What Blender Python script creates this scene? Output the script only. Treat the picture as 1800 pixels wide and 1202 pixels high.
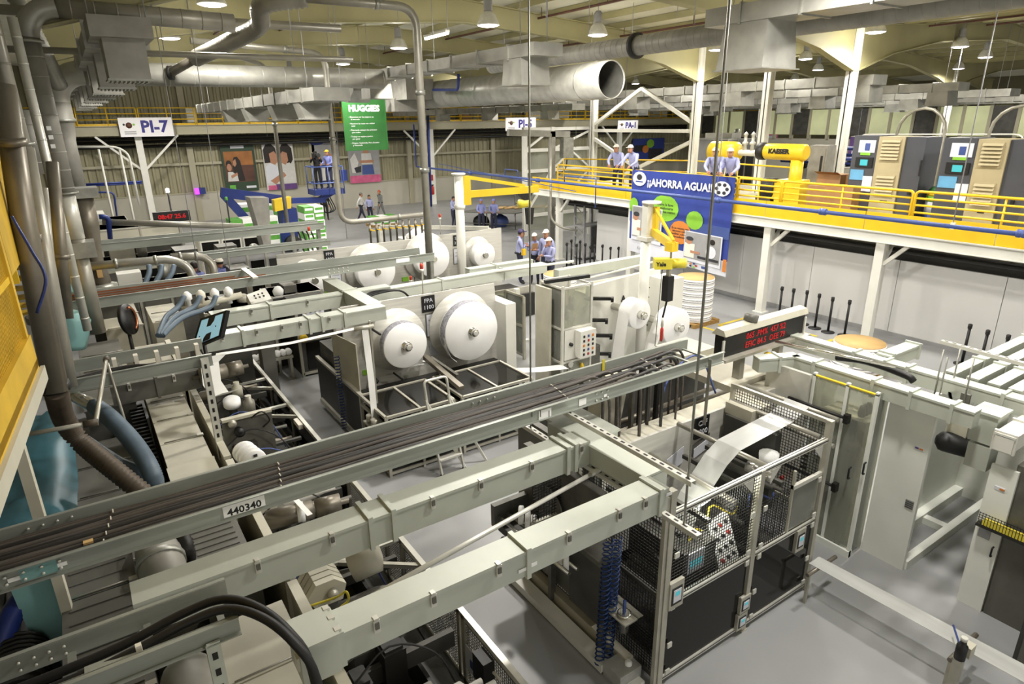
import bpy, bmesh, math, random
from mathutils import Vector, Matrix
for o in list(bpy.data.objects): bpy.data.objects.remove(o)
S = bpy.context.scene
COL = S.collection
# ---------------------------------------------------------------- camera
CAMZ = 5.6; FPX = 1123.8
def _rot(pitch, roll, yaw):
    cp, sp = math.cos(pitch), math.sin(pitch)
    f = Vector((math.cos(yaw)*cp, math.sin(yaw)*cp, -sp))
    r = Vector((math.sin(yaw), -math.cos(yaw), 0)); u = r.cross(f)
    c, s = math.cos(roll), math.sin(roll)
    return r*c+u*s, u*c-r*s, f
CR, CU, CF = _rot(0.33270794, -0.01414424, 0.98223049)
cam = bpy.data.cameras.new('camera'); camo = bpy.data.objects.new('camera', cam); COL.objects.link(camo)
cam.sensor_width = 36; cam.lens = 36*FPX/1800; cam.clip_start = .05; cam.clip_end = 300
camo.matrix_world = Matrix(((CR.x, CU.x, -CF.x, 0), (CR.y, CU.y, -CF.y, 0), (CR.z, CU.z, -CF.z, CAMZ), (0, 0, 0, 1)))
S.camera = camo
# ---------------------------------------------------------------- world, exposure
W = bpy.data.worlds.new('world'); S.world = W; W.use_nodes = True
W.node_tree.nodes['Background'].inputs[0].default_value = (1.0, .98, .92, 1)
W.node_tree.nodes['Background'].inputs[1].default_value = .72
S.view_settings.view_transform = 'Standard'; S.view_settings.look = 'None'
S.view_settings.exposure = 0.2; S.view_settings.gamma = 1; S.view_settings.use_curve_mapping = False
LAMP_W = 1100
# ---------------------------------------------------------------- helpers
def at(px, py, x=None, y=None, z=None):
    d = CF + CR*((px-900)/FPX) - CU*((py-601)/FPX); C = Vector((0, 0, CAMZ))
    if x is not None: t = x/d.x
    elif y is not None: t = y/d.y
    else: t = (z-CAMZ)/d.z
    return C+d*t
def V(*a): return Vector(a[0]) if len(a) == 1 else Vector(a)
OFF = {}
class M:
    def __init__(s): s.v = []; s.f = []; s.sm = []
    def face(s, idx, sm=False): s.f.append(tuple(idx)); s.sm.append(sm)
    def add(s, vs, fs, sm=False):
        b = len(s.v); s.v += [tuple(q) for q in vs]
        for f in fs: s.face([b+i for i in f], sm)
        return s
    def box(s, x0, y0, z0, x1, y1, z1):
        x0, x1 = min(x0, x1), max(x0, x1); y0, y1 = min(y0, y1), max(y0, y1); z0, z1 = min(z0, z1), max(z0, z1)
        return s.add([(x0,y0,z0),(x1,y0,z0),(x1,y1,z0),(x0,y1,z0),(x0,y0,z1),(x1,y0,z1),(x1,y1,z1),(x0,y1,z1)],
              [(0,3,2,1),(4,5,6,7),(0,1,5,4),(1,2,6,5),(2,3,7,6),(3,0,4,7)])
    def cb(s, c, d): return s.box(c[0]-d[0]/2, c[1]-d[1]/2, c[2]-d[2]/2, c[0]+d[0]/2, c[1]+d[1]/2, c[2]+d[2]/2)
    def bar(s, p, q, w, h, up=(0,0,1)):
        p, q = V(p), V(q); d = (q-p).normalized(); u = V(up)
        if abs(d.dot(u)) > .98: u = V(1,0,0)
        r = d.cross(u).normalized()*w/2; u = r.cross(d).normalized()*h/2
        vs = [p-r-u, p+r-u, p+r+u, p-r+u, q-r-u, q+r-u, q+r+u, q-r+u]
        return s.add(vs, [(3,2,1,0),(4,5,6,7),(0,1,5,4),(1,2,6,5),(2,3,7,6),(3,0,4,7)])
    def cyl(s, p, q, r, r2=None, n=12, cap=True):
        return s.tube([p, q], r if r2 is None else [r, r2], n, cap)
    def tube(s, pts, r, n=8, cap=True, sm=True):
        pts = [V(p) for p in pts]; N = len(pts); rs = r if isinstance(r, (list, tuple)) else [r]*N
        d0 = (pts[1]-pts[0]).normalized(); a = V(0,0,1) if abs(d0.z) < .9 else V(1,0,0)
        u = d0.cross(a).normalized(); b = len(s.v)
        for i, p in enumerate(pts):
            d = (pts[min(i+1, N-1)]-pts[max(i-1, 0)]).normalized()
            u = (u-d*u.dot(d)).normalized(); w = d.cross(u)
            for k in range(n):
                t = 2*math.pi*(k+.5)/n; s.v.append(tuple(p+(u*math.cos(t)+w*math.sin(t))*rs[i]))
        for i in range(N-1):
            for k in range(n):
                k2 = (k+1) % n; s.face((b+i*n+k, b+i*n+k2, b+(i+1)*n+k2, b+(i+1)*n+k), sm)
        if cap:
            s.face([b+k for k in range(n)][::-1]); s.face([b+(N-1)*n+k for k in range(n)])
        return s
    def lathe(s, prof, o, ax=(0,0,1), n=16, sm=True):
        o = V(o); d = V(ax).normalized(); a = V(0,0,1) if abs(d.z) < .9 else V(1,0,0)
        u = d.cross(a).normalized(); w = d.cross(u); b = len(s.v)
        for r, h in prof:
            for k in range(n):
                t = 2*math.pi*(k+.5)/n; s.v.append(tuple(o+d*h+(u*math.cos(t)+w*math.sin(t))*max(r, 1e-4)))
        for i in range(len(prof)-1):
            for k in range(n):
                k2 = (k+1) % n; s.face((b+i*n+k, b+i*n+k2, b+(i+1)*n+k2, b+(i+1)*n+k), sm)
        if prof[0][0] > .001: s.face([b+k for k in range(n)][::-1])
        if prof[-1][0] > .001: s.face([b+(len(prof)-1)*n+k for k in range(n)])
        return s
    def prism(s, pts, vec):
        pts = [V(p) for p in pts]; vec = V(vec); n = len(pts)
        return s.add(pts+[p+vec for p in pts], [tuple(range(n))[::-1], tuple(range(n, 2*n))]+[(i, (i+1) % n, n+(i+1) % n, n+i) for i in range(n)])
    def quad(s, a, b, c, d): return s.add([a, b, c, d], [(0,1,2,3)])
    def mesh(s, name, off=(0,0,0)):
        me = bpy.data.meshes.new(name); o = V(off)
        me.from_pydata([(v[0]-o.x, v[1]-o.y, v[2]-o.z) for v in s.v], [], s.f)
        me.polygons.foreach_set('use_smooth', s.sm); me.update()
        b = bmesh.new(); b.from_mesh(me); bmesh.ops.recalc_face_normals(b, faces=b.faces); b.to_mesh(me); b.free()
        return me
    def base(s):
        xs, ys, zs = zip(*s.v); return V((min(xs)+max(xs))/2, (min(ys)+max(ys))/2, min(zs))
    def build(s, name, mat, parent=None, label=None):
        off = OFF[parent.name] if parent is not None else s.base()
        me = s.mesh(name, off); me.materials.append(MT[mat] if isinstance(mat, str) else mat)
        o = bpy.data.objects.new(name, me); COL.objects.link(o)
        if parent is not None: o.parent = parent
        else: o.location = off
        OFF[o.name] = off
        if label: o['label'] = label
        return o
def tag(o, label, cat, group=None):
    o['label'] = label; o['category'] = cat
    if group: o['group'] = group
    return o
def struct(o): o['kind'] = 'structure'; return o
def stuff(o): o['kind'] = 'stuff'; return o
def th(name, label, cat, loc, group=None):
    o = bpy.data.objects.new(name, None); COL.objects.link(o); o.empty_display_size = .1
    o.location = loc; OFF[o.name] = V(loc); return tag(o, label, cat, group)
def one(name, m, mat, label, cat, group=None): return tag(m.build(name, mat), label, cat, group)
def copyto(src, parent, delta, name=None):
    c = src.copy(); COL.objects.link(c); c.parent = parent; c.location = src.location+V(delta); OFF[c.name] = OFF[src.name]+V(delta)
    for k in ('label',):
        pass
    for ch in src.children: copyto(ch, c, (0,0,0))
    return c
def dup(src, delta, label, group=None):
    c = copyto(src, None, delta); c['label'] = label
    if group: c['group'] = group
    return c
def arc(c, r, a0, a1, u, w, n=6):
    c, u, w = V(c), V(u), V(w)
    return [c+(u*math.cos(a0+(a1-a0)*i/n)+w*math.sin(a0+(a1-a0)*i/n))*r for i in range(n+1)]
def bend(pts, r, n=5):
    """polyline with rounded corners"""
    pts = [V(p) for p in pts]; out = [pts[0]]
    for i in range(1, len(pts)-1):
        a, b, c = pts[i-1], pts[i], pts[i+1]; d1 = (a-b); d2 = (c-b)
        k = min(r, d1.length*.49, d2.length*.49); p0 = b+d1.normalized()*k; p1 = b+d2.normalized()*k
        for j in range(n+1):
            t = j/n; out.append(p0*(1-t)**2+b*2*t*(1-t)+p1*t*t)
    return out+[pts[-1]]
def spl(pts, n=6):
    """smooth curve through points"""
    pts = [V(p) for p in pts]; P = [pts[0]*2-pts[1]]+pts+[pts[-1]*2-pts[-2]]; out = []
    for i in range(1, len(P)-2):
        for j in range(n):
            t = j/n; a, b, c, d = P[i-1:i+3]
            out.append((b*2+(c-a)*t+(a*2-b*5+c*4-d)*t*t+(b*3-a-c*3+d)*t**3)*.5)
    return out+[pts[-1]]
def corr(r0, r1, pts, pitch):
    """points and radii of a ribbed hose along a smooth path"""
    pts = [V(p) for p in pts]; L = [0]
    for i in range(1, len(pts)): L.append(L[-1]+(pts[i]-pts[i-1]).length)
    n = int(L[-1]/pitch)*2; P = []; R = []; j = 0
    for i in range(n+1):
        s = L[-1]*i/n
        while j < len(L)-2 and L[j+1] < s: j += 1
        t = (s-L[j])/max(1e-6, L[j+1]-L[j]); P.append(pts[j].lerp(pts[j+1], t)); R.append(r0 if i % 2 else r1)
    return P, R
_tx = {}
def text(name, s, size, o, ux, uy, mat, parent, depth=.004, align='CENTER', bold=0.0, label=None, sx=1.0):
    cu = bpy.data.curves.new('lettering', 'FONT'); cu.body = s; cu.size = size; cu.extrude = depth/2; cu.align_x = align; cu.align_y = 'CENTER'
    cu.offset = bold; cu.resolution_u = 2
    t = bpy.data.objects.new('lettering', cu); COL.objects.link(t)
    me = bpy.data.meshes.new_from_object(t.evaluated_get(bpy.context.evaluated_depsgraph_get()))
    bpy.data.objects.remove(t); bpy.data.curves.remove(cu)
    ux, uy = V(ux).normalized(), V(uy).normalized(); n = ux.cross(uy); o = V(o)-(OFF[parent.name] if parent is not None else V(0,0,0))
    me.transform(Matrix(((ux.x*sx, uy.x, n.x, o.x), (ux.y*sx, uy.y, n.y, o.y), (ux.z*sx, uy.z, n.z, o.z), (0,0,0,1))))
    me.materials.clear(); me.materials.append(MT[mat]); me.name = name
    b = bpy.data.objects.new(name, me); COL.objects.link(b); b.parent = parent; OFF[b.name] = OFF[parent.name]
    if label: b['label'] = label
    return b
# ---------------------------------------------------------------- materials
MT = {}
def lin(c): return tuple(((v/255)/12.92 if v < 10.3 else ((v/255+.055)/1.055)**2.4) for v in c)
def mat(name, rgb, rough=.5, metal=0.0, var=.12, scale=4.0, bump=.0, stretch=None, emit=None, alpha=None, spec=.5):
    m = bpy.data.materials.new(name); m.use_nodes = True; nt = m.node_tree; b = nt.nodes['Principled BSDF']
    c = lin(rgb); tc = nt.nodes.new('ShaderNodeTexCoord'); no = nt.nodes.new('ShaderNodeTexNoise'); no.inputs['Scale'].default_value = scale
    no.inputs['Detail'].default_value = 5
    src = tc.outputs['Object']
    if stretch:
        mp = nt.nodes.new('ShaderNodeMapping'); mp.inputs['Scale'].default_value = stretch; nt.links.new(src, mp.inputs[0]); src = mp.outputs[0]
    nt.links.new(src, no.inputs['Vector'])
    cr = nt.nodes.new('ShaderNodeValToRGB'); nt.links.new(no.outputs['Fac'], cr.inputs[0])
    cr.color_ramp.elements[0].position = .3; cr.color_ramp.elements[1].position = .7
    cr.color_ramp.elements[0].color = (*[v*(1-var) for v in c], 1); cr.color_ramp.elements[1].color = (*[min(1, v*(1+var)) for v in c], 1)
    nt.links.new(cr.outputs[0], b.inputs['Base Color'])
    b.inputs['Roughness'].default_value = rough; b.inputs['Metallic'].default_value = metal; b.inputs['Specular IOR Level'].default_value = spec
    if bump:
        bp = nt.nodes.new('ShaderNodeBump'); bp.inputs['Strength'].default_value = bump; bp.inputs['Distance'].default_value = .01
        nt.links.new(no.outputs['Fac'], bp.inputs['Height']); nt.links.new(bp.outputs[0], b.inputs['Normal'])
    if emit:
        b.inputs['Emission Color'].default_value = (*lin(emit[0]), 1); b.inputs['Emission Strength'].default_value = emit[1]
    if alpha is not None: b.inputs['Alpha'].default_value = alpha
    MT[name] = m; return m
mat('gutter', (190, 194, 183), .45, .1, .06, 3)
mat('tray', (160, 164, 156), .42, .4, .15, 2, .1, (.6, 4, 4))
mat('galv', (158, 158, 150), .42, .65, .22, 5, .1)
mat('duct', (160, 159, 151), .36, .4, .18, 2.5, .15)
mat('duct_dull', (142, 140, 132), .5, .15, .18, 3, .1)
mat('pipe', (152, 149, 138), .38, .35, .15, 3)
mat('pipe_brown', (124, 118, 106), .4, .5, .2, 3)
mat('alu', (184, 181, 168), .38, .4, .1, 6)
mat('alu_light', (212, 211, 202), .35, .3, .08, 6)
mat('chrome', (215, 213, 205), .15, .9, .05, 5)
mat('steel', (200, 198, 190), .34, .12, .1, 1.5, .05, (1, 1, 14))
mat('cream', (196, 192, 174), .5, 0, .08, 2)
mat('cover', (186, 182, 165), .5, .05, .1, 3)
mat('cover_dark', (100, 99, 92), .5, .1, .14, 3)  # dark grey covers, darkened further to carry the platform's shadow
mat('white', (222, 221, 212), .5, 0, .05, 2)
mat('cabwhite', (234, 236, 228), .45, 0, .05, 2)
mat('wallwhite', (214, 213, 210), .55, 0, .03, .6)
mat('dado', (176, 172, 158), .6, 0, .07, .7)
mat('wallsheet', (150, 145, 118), .55, .1, .1, .7)
mat('sheetlow', (112, 110, 96), .55, .1, .1, .7)
mat('roof', (222, 219, 200), .6, .1, .12, .7)
mat('rafter', (158, 152, 112), .55, .1, .1, .8)
mat('gallery', (166, 161, 138), .55, .05, .08, .7)
mat('rust', (92, 58, 46), .6, .1, .2, 3)
mat('dark', (34, 33, 30), .5, .1, .3, 4)
mat('black', (16, 16, 16), .5, 0, .3, 5)
mat('rubber', (24, 23, 23), .55, 0, .25, 6)
mat('cable', (78, 72, 66), .6, 0, .3, 3, .2, (1, 12, 12))
mat('cable_dark', (44, 42, 40), .5, 0, .3, 3)
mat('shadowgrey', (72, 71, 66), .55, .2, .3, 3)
mat('machgrey', (104, 103, 96), .5, .3, .3, 4)
mat('yellow', (226, 184, 26), .45, 0, .08, 2)
mat('mustard', (206, 168, 44), .5, 0, .15, 3)
mat('craneyellow', (224, 190, 40), .4, 0, .06, 2)
mat('hoist', (214, 198, 60), .4, 0, .06, 2)
mat('bluepipe', (66, 84, 142), .4, .1, .1, 3)
mat('navy', (34, 52, 120), .4, .1, .12, 3)
mat('bluecoil', (22, 52, 104), .35, 0, .1, 3)
mat('bluehose', (92, 108, 122), .5, 0, .12, 6, .2)
mat('brownhose', (86, 76, 64), .55, .1, .2, 6)
mat('teal', (52, 96, 108), .42, .1, .25, 2.5, .4)
mat('tealpaint', (122, 166, 164), .5, 0, .08, 2)
mat('skyblue', (96, 156, 196), .5)
mat('postergreen', (40, 62, 42), .5, 0, .1, 2)
mat('sunset', (150, 96, 44), .5, 0, .3, 1.5)
mat('umber', (84, 52, 40), .5, 0, .3, 2)
mat('paper', (244, 244, 242), .6, 0, .02, 3)
mat('web', (228, 228, 224), .5, 0, .03, 3)
mat('print', (150, 150, 158), .6, 0, .5, 26)
mat('kraft', (206, 170, 112), .6, 0, .1, 3)
mat('carton', (150, 112, 72), .6, 0, .15, 3)
mat('wood', (150, 116, 60), .6, 0, .25, 5, .1, (1, 8, 8))
mat('signwhite', (232, 230, 232), .45, 0, .02, 2)
mat('signblue', (40, 36, 120), .5)
mat('bannerblue', (44, 62, 142), .5, 0, .1, .9)
mat('bannerwhite', (214, 216, 224), .5, 0, .03, 2)
mat('lime', (128, 184, 54), .5, 0, .15, 2)
mat('orange', (204, 124, 50), .5, 0, .12, 2)
mat('signgreen', (44, 104, 46), .5, 0, .15, 2)
mat('greenpack', (96, 168, 66), .5, 0, .2, 6)
mat('red', (176, 42, 30), .45, 0, .1, 3)
mat('darkprint', (46, 46, 52), .5, 0, .4, 8)
mat('grey', (150, 150, 150), .5, 0, .1, 3)
mat('greycab', (72, 74, 80), .45, .1, .08, 2)
mat('tancab', (172, 160, 126), .5, .05, .08, 2)
mat('skin', (176, 128, 100), .55, 0, .06, 6)
mat('hair', (32, 24, 20), .6, 0, .2, 20)
mat('shirt', (162, 166, 206), .75, 0, .06, 8)
mat('shirtblue', (120, 128, 186), .75, 0, .08, 8)
mat('shirtwhite', (206, 204, 200), .75, 0, .06, 8)
mat('trousers', (40, 42, 62), .8, 0, .15, 8)
mat('blackcloth', (18, 18, 20), .8, 0, .2, 8)
mat('greytrousers', (110, 112, 110), .8, 0, .1, 8)
mat('cap', (226, 220, 206), .6, 0, .04, 8)
mat('helmet', (230, 186, 30), .35)
mat('smock', (140, 146, 200), .7, 0, .06, 8)
mat('redlight', (200, 60, 40), .3)
mat('led', (60, 4, 6), .4, 0, 0, 2, emit=((200, 14, 24), .8))
mat('screen', (150, 190, 205), .3, 0, .1, 6, emit=((150, 195, 210), .55))
mat('magenta', (170, 60, 220), .4, 0, 0, 2, emit=((170, 50, 240), 2.2))
mat('cyanlcd', (60, 150, 160), .3, 0, 0, 2, emit=((70, 170, 180), .5))
mat('lampglow', (255, 245, 250), .4, 0, 0, 2, emit=((255, 240, 255), 9))
mat('tube', (255, 250, 245), .4, 0, 0, 2, emit=((250, 252, 245), 5))
mat('window', (176, 180, 140), .4, 0, .25, .5, emit=((205, 208, 160), .3))
mat('copperbar', (176, 112, 80), .3, .7, .2, 3)
mat('lineyellow', (214, 186, 60), .5, 0, .15, 3)
mat('purple', (92, 62, 120), .5, 0, .2, 3)
mat('pink', (196, 90, 130), .5, 0, .2, 3)
def floor_mat():
    m = mat('floor', (150, 151, 152), .2, 0, .1, .5); nt = m.node_tree; b = nt.nodes['Principled BSDF']
    tc = nt.nodes['Texture Coordinate']; n2 = nt.nodes.new('ShaderNodeTexNoise'); n2.inputs['Scale'].default_value = 1.7; n2.inputs['Detail'].default_value = 8
    nt.links.new(tc.outputs['Object'], n2.inputs['Vector'])
    r = nt.nodes.new('ShaderNodeMapRange'); r.inputs[1].default_value = .2; r.inputs[2].default_value = .8; r.inputs[3].default_value = .3; r.inputs[4].default_value = .42
    nt.links.new(n2.outputs['Fac'], r.inputs[0]); nt.links.new(r.outputs[0], b.inputs['Roughness'])
floor_mat()
def glassy(name, rgb, a, rough=.08):
    m = bpy.data.materials.new(name); m.use_nodes = True; nt = m.node_tree; nt.nodes.remove(nt.nodes['Principled BSDF'])
    t = nt.nodes.new('ShaderNodeBsdfTransparent'); t.inputs[0].default_value = (*lin(rgb), 1)
    g = nt.nodes.new('ShaderNodeBsdfGlossy'); g.inputs['Roughness'].default_value = rough
    d = nt.nodes.new('ShaderNodeBsdfDiffuse'); d.inputs[0].default_value = (*lin(rgb), 1)
    x = nt.nodes.new('ShaderNodeMixShader'); y = nt.nodes.new('ShaderNodeMixShader')
    no = nt.nodes.new('ShaderNodeTexNoise'); no.inputs['Scale'].default_value = 2
    mr = nt.nodes.new('ShaderNodeMapRange'); mr.inputs[3].default_value = a*.7; mr.inputs[4].default_value = a*1.3; nt.links.new(no.outputs['Fac'], mr.inputs[0])
    nt.links.new(mr.outputs[0], x.inputs[0]); nt.links.new(t.outputs[0], x.inputs[1]); nt.links.new(d.outputs[0], x.inputs[2])
    fr = nt.nodes.new('ShaderNodeFresnel'); fr.inputs[0].default_value = 1.4
    nt.links.new(fr.outputs[0], y.inputs[0]); nt.links.new(x.outputs[0], y.inputs[1]); nt.links.new(g.outputs[0], y.inputs[2])
    nt.links.new(y.outputs[0], nt.nodes['Material Output'].inputs[0]); MT[name] = m
glassy('plexi', (226, 228, 216), .26); glassy('smoked', (40, 39, 36), .4); glassy('film', (225, 226, 222), .5, .25); glassy('clear', (235, 235, 228), .1)
# ================================================================ ROOM
def RZ(x):                                   # underside of the roof sheets
    k = abs(((x+11) % 22)-11)                # distance from eave lines x = 0, 22, 44
    k = 11-abs(((x) % 22)-11)
    return 8.55+.07*k
m = M().box(-10, -8, -.2, 78, 44, 0); fl = struct(m.build('floor', 'floor'))
def strip(pts, z=.004, name='floor_marking'):
    return M().prism([(p[0], p[1], .001) for p in pts], (0,0,z)).build(name, 'lineyellow', fl)
for a, b in (((14.6,11.2),(16.0,11.2)), ((14.6,10.7),(16.0,10.7)), ((14.1,12.9),(14.1,10.4)), ((13.4,13.6),(14.7,13.6)), ((11.9,16.2),(13.6,16.2)), ((14.6,11.2),(14.6,9.6)), ((15.9,10.0),(15.9,9.0)), ((16.0,8.6),(14.6,8.6))):
    dx, dy = b[0]-a[0], b[1]-a[1]; L = math.hypot(dx, dy); nx, ny = -dy/L*.05, dx/L*.05
    strip([(a[0]+nx,a[1]+ny),(b[0]+nx,b[1]+ny),(b[0]-nx,b[1]-ny),(a[0]-nx,a[1]-ny)])
# ---- far wall: dado, ribbed sheets
wb = struct(M().box(-10, 44.03, 0, 78, 44.3, 10.2).build('wall_back', 'wallsheet'))
M().box(-10, 43.82, 0, 78, 44, 1.68).build('dado', 'dado', wb)
M().box(-10, 43.78, 1.68, 78, 44, 1.75).build('dado_ledge', 'gallery', wb)
def sheet(z0, z1):
    p = M(); w = 1.6
    p.add([(0,44,z0),(w,44,z0),(w,44,z1),(0,44,z1)], [(0,1,2,3)])
    for k in range(4):
        a = .4*k; xs = (a+.08, a+.14, a+.24, a+.30); ys = (43.99, 43.93, 43.93, 43.99)
        vs = [(xs[i], ys[i], z) for z in (z0, z1) for i in range(4)]
        p.add(vs, [(0,1,5,4),(1,2,6,5),(2,3,7,6)])
    return p
for z0, z1 in ((1.75, 5.1), (5.1, 10.0)):
    proto = sheet(z0, z1).build('wall_sheet', 'wallsheet', wb); proto.location.x += -4.8
    for i in range(1, 40):
        c = proto.copy(); COL.objects.link(c); c.location.x = proto.location.x+1.6*i
for x in (-1.0, 6.1, 13.4, 14.9, 20.4, 27.5, 34.6): M().box(x, 43.7, 0, x+.35, 43.95, 9.5).build('wall_post', 'gallery', wb)
M().box(-5, 43.75, 3.35, 60, 43.9, 3.5).build('girt', 'gallery', wb)
struct(M().box(76, -8, 0, 76.3, 44, 10.2).build('wall_right', 'wallsheet'))
we = bpy.data.objects['wall_right']
for i in range(30):
    y = 8+i*1.2
    if i % 3: M().box(75.85, y, 4.0, 76, y+1.1, 6.4).build('window_pane', 'window', we)
    M().box(75.8, y-.1, 3.8, 76, y, 6.6).build('mullion', 'gallery', we)
struct(M().box(-10.3, -8, 0, -10, 44, 10.2).build('wall_left', 'wallsheet'))
# ---- roof
ce = None
m = M()
xs = [-11, 0, 11, 22, 33, 44, 55, 66, 77]
for a, b in zip(xs[:-1], xs[1:]): m.add([(a,-8,RZ(a)),(b,-8,RZ(b)),(b,44,RZ(b)),(a,44,RZ(a)),(a,-8,RZ(a)+.15),(b,-8,RZ(b)+.15),(b,44,RZ(b)+.15),(a,44,RZ(a)+.15)], [(0,3,2,1),(4,5,6,7),(0,1,5,4),(1,2,6,5),(2,3,7,6),(3,0,4,7)])
ce = struct(m.build('ceiling', 'roof'))
for i in range(44):
    x = -3+1.45*i
    M().box(x, -2, RZ(x)-.2, x+.07, 44, RZ(x)-.01).build('purlin', 'rafter', ce)
for y in [12.6-6.4*2+6.4*k for k in range(7)]:
    for e in (0, 22, 44):
        m = M(); a = [(e+.1, 7.0), (e+2.2, 7.6), (e+5.5, 8.15), (e+11, 8.5), (e+16.5, 8.15), (e+19.8, 7.6), (e+21.9, 7.0)]
        for (x0, z0), (x1, z1) in zip(a[:-1], a[1:]):
            m.add([(x0,y-.01,z0),(x1,y-.01,z1),(x1,y-.01,RZ(x1)-.2),(x0,y-.01,RZ(x0)-.2),(x0,y+.01,z0),(x1,y+.01,z1),(x1,y+.01,RZ(x1)-.2),(x0,y+.01,RZ(x0)-.2)], [(0,1,2,3),(7,6,5,4),(0,4,5,1),(3,2,6,7)])
            m.bar((x0,y,z0),(x1,y,z1), .26, .03); m.bar((x0,y,RZ(x0)-.2),(x1,y,RZ(x1)-.2), .26, .03)
        struct(m.build('roof_rafter', 'rafter'))
for y, cs in ((12.6, (22,)), (19.0, (22, 44)), (25.4, (22, 44)), (31.8, (44,)), (15.7, (22,)), (38.2, (44,))):
    for x in cs:
        m = M().box(x-.14, y-.02, 0, x+.14, y+.02, 8.5).box(x-.14, y-.14, 0, x-.12, y+.14, 8.5).box(x+.12, y-.14, 0, x+.14, y+.14, 8.5)
        struct(m.build('building_column', 'white'))
# wind bracing between the columns
m = M()
for (y0, z0), (y1, z1) in (((19.1,5.4),(22.2,6.9)), ((25.3,5.4),(22.2,6.9)), ((19.1,5.1),(25.3,5.1)), ((19.1,4.7),(23.4,3.0)), ((25.3,4.7),(21.2,3.0))): m.bar((22,y0,z0),(22,y1,z1), .14, .14)
struct(m.build('wind_brace', 'white'))
# sprinkler lines under the roof
for i, (x, z) in enumerate(((7.2, 8.75), (13.9, 8.8), (17.6, 8.45), (26.5, 8.6), (31, 8.9), (5.0, 8.5))):
    m = M().cyl((x,5,z),(x,43,z), .035, n=6)
    for k in range(12): m.cyl((x,6+3.2*k,z),(x,6+3.2*k,RZ(x)-.02), .012, n=4)
    o = one('sprinkler_line', m, 'rust', ('thin rust-red sprinkler pipe under roof, ' + ['second from left','third from left','third from right','second from right','farthest right','farthest left'][i]), 'pipe', 'sprinkler pipes under the roof')
for i, (y, z) in enumerate(((20.6, 8.5), (27.2, 8.6), (33.6, 8.7))):
    one('sprinkler_branch', M().tube([(1,y,RZ(1)-.5),(11,y,RZ(11)-.5),(21.5,y,RZ(21.5)-.5)], .03, 6), 'rust', 'thin red-brown crosswise pipe below rafters, ' + ['nearest of three','middle of three','farthest of three'][i], 'pipe', 'sprinkler pipes under the roof')
# ---- high-bay lamps
def lamp(x, y, label, z=8.0, w=None, up=True, group='high-bay lamps under the roof', s=1.0):
    t = th('highbay_lamp', label, 'lamp', (x, y, z), group)
    M().lathe([(.29*s,0),(.30*s,.02),(.27*s,.1*s),(.2*s,.25*s),(.11*s,.34*s)], (x,y,z), n=20).build('reflector', 'plexi' if False else 'alu_light', t)
    M().lathe([(.0,-.03),(.2*s,-.025),(.275*s,.0),(.275*s,.03)], (x,y,z), n=20).build('lens', 'lampglow', t)
    M().lathe([(.11*s,.34*s),(.12*s,.36*s),(.12*s,.6*s),(.07*s,.66*s)], (x,y,z), n=12).build('gear_housing', 'grey', t)
    M().cyl((x,y,z+.64*s),(x,y,RZ(x)-.02), .012, n=6).build('hanger_rod', 'grey', t)
    ld = bpy.data.lights.new('lamp_light', 'SPOT'); ld.energy = w or LAMP_W; ld.color = (1, .96, .89); ld.shadow_soft_size = .25; ld.spot_size = math.radians(168); ld.spot_blend = .35
    lo = bpy.data.objects.new('lamp_light', ld); COL.objects.link(lo); lo.parent = t; lo.location = (0,0,-.1)
    if up:                                   # light leaking sideways through the acrylic refractor
        ld = bpy.data.lights.new('refractor_light', 'POINT'); ld.energy = LAMP_W*.11; ld.color = (1, .95, .86); ld.shadow_soft_size = .2
        lo = bpy.data.objects.new('refractor_light', ld); COL.objects.link(lo); lo.parent = t; lo.location = (0,0,-.14)
for x, y, l in ((10.0,15.9,'bright high-bay lamp just right of the tall elbowed pipe'), (10.2,22.0,'high-bay lamp left of the tall elbowed pipe, near fluorescent tube'), (10.7,28.8,'high-bay lamp above the kinked galvanised duct'),
  (5.3,29.2,'small far high-bay lamp above long pale round duct at left'), (14.0,16.1,'high-bay lamp hanging in front of long spiral duct'), (20.9,23.6,'high-bay lamp directly above open mouth of big round duct'),
  (21.0,17.4,'high-bay lamp just left of the large square duct drop'), (21.2,11.6,'bright high-bay lamp below spiral duct at upper right'), (27.8,24.6,'high-bay lamp between open round duct and square duct drop'),
  (27.9,18.2,'high-bay lamp just right of the large square duct drop'), (28.7,12.4,'bright high-bay lamp farthest right near the slanted rod'), (21.8,37.1,'small far high-bay lamp above blue elbow pipe')):
    lamp(x, y, l, w=LAMP_W*(.5 if 20 < x < 22 else 1))
ORD = ('first','second','third','fourth','fifth','sixth','seventh','eighth','ninth','tenth','eleventh','twelfth','thirteenth','fourteenth','fifteenth')
far_l = [(28,35),(28.5,31),(35,14),(35,22),(42,18),(42,28),(50,22),(58,26),(60,18),(35,36)]
far_l.sort(key=lambda q: math.atan2(q[1],q[0]),reverse=True)
for i, (x, y) in enumerate(far_l): lamp(x, y, 'small distant high-bay lamp, '+ORD[i]+' from left among the farthest lamps', up=False)
for x, y, w in ((6.2,2.6,1),(5.8,9.6,1.15),(3.2,16,1),(10,3.3,.8),(10,6.5,.35),(16,4,1),(15.5,10,1),(22,4.5,1),(3.2,22.5,1),(3.2,36,1),(10.5,36,1)):  # first two are off the lamp rows, added to brighten the foreground
    lamp(x, y, 'round high-bay lamp hung above the picture frame', z=8.0, w=LAMP_W*w, up=(y > 8))
lt = th('fluorescent_batten', 'glowing white fluorescent tube fitting under roof beside the elbowed pipe', 'lamp', (9.8,18.4,8.0))
a, b = at(748,68,z=8.05), at(787,58,z=8.05)
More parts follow.
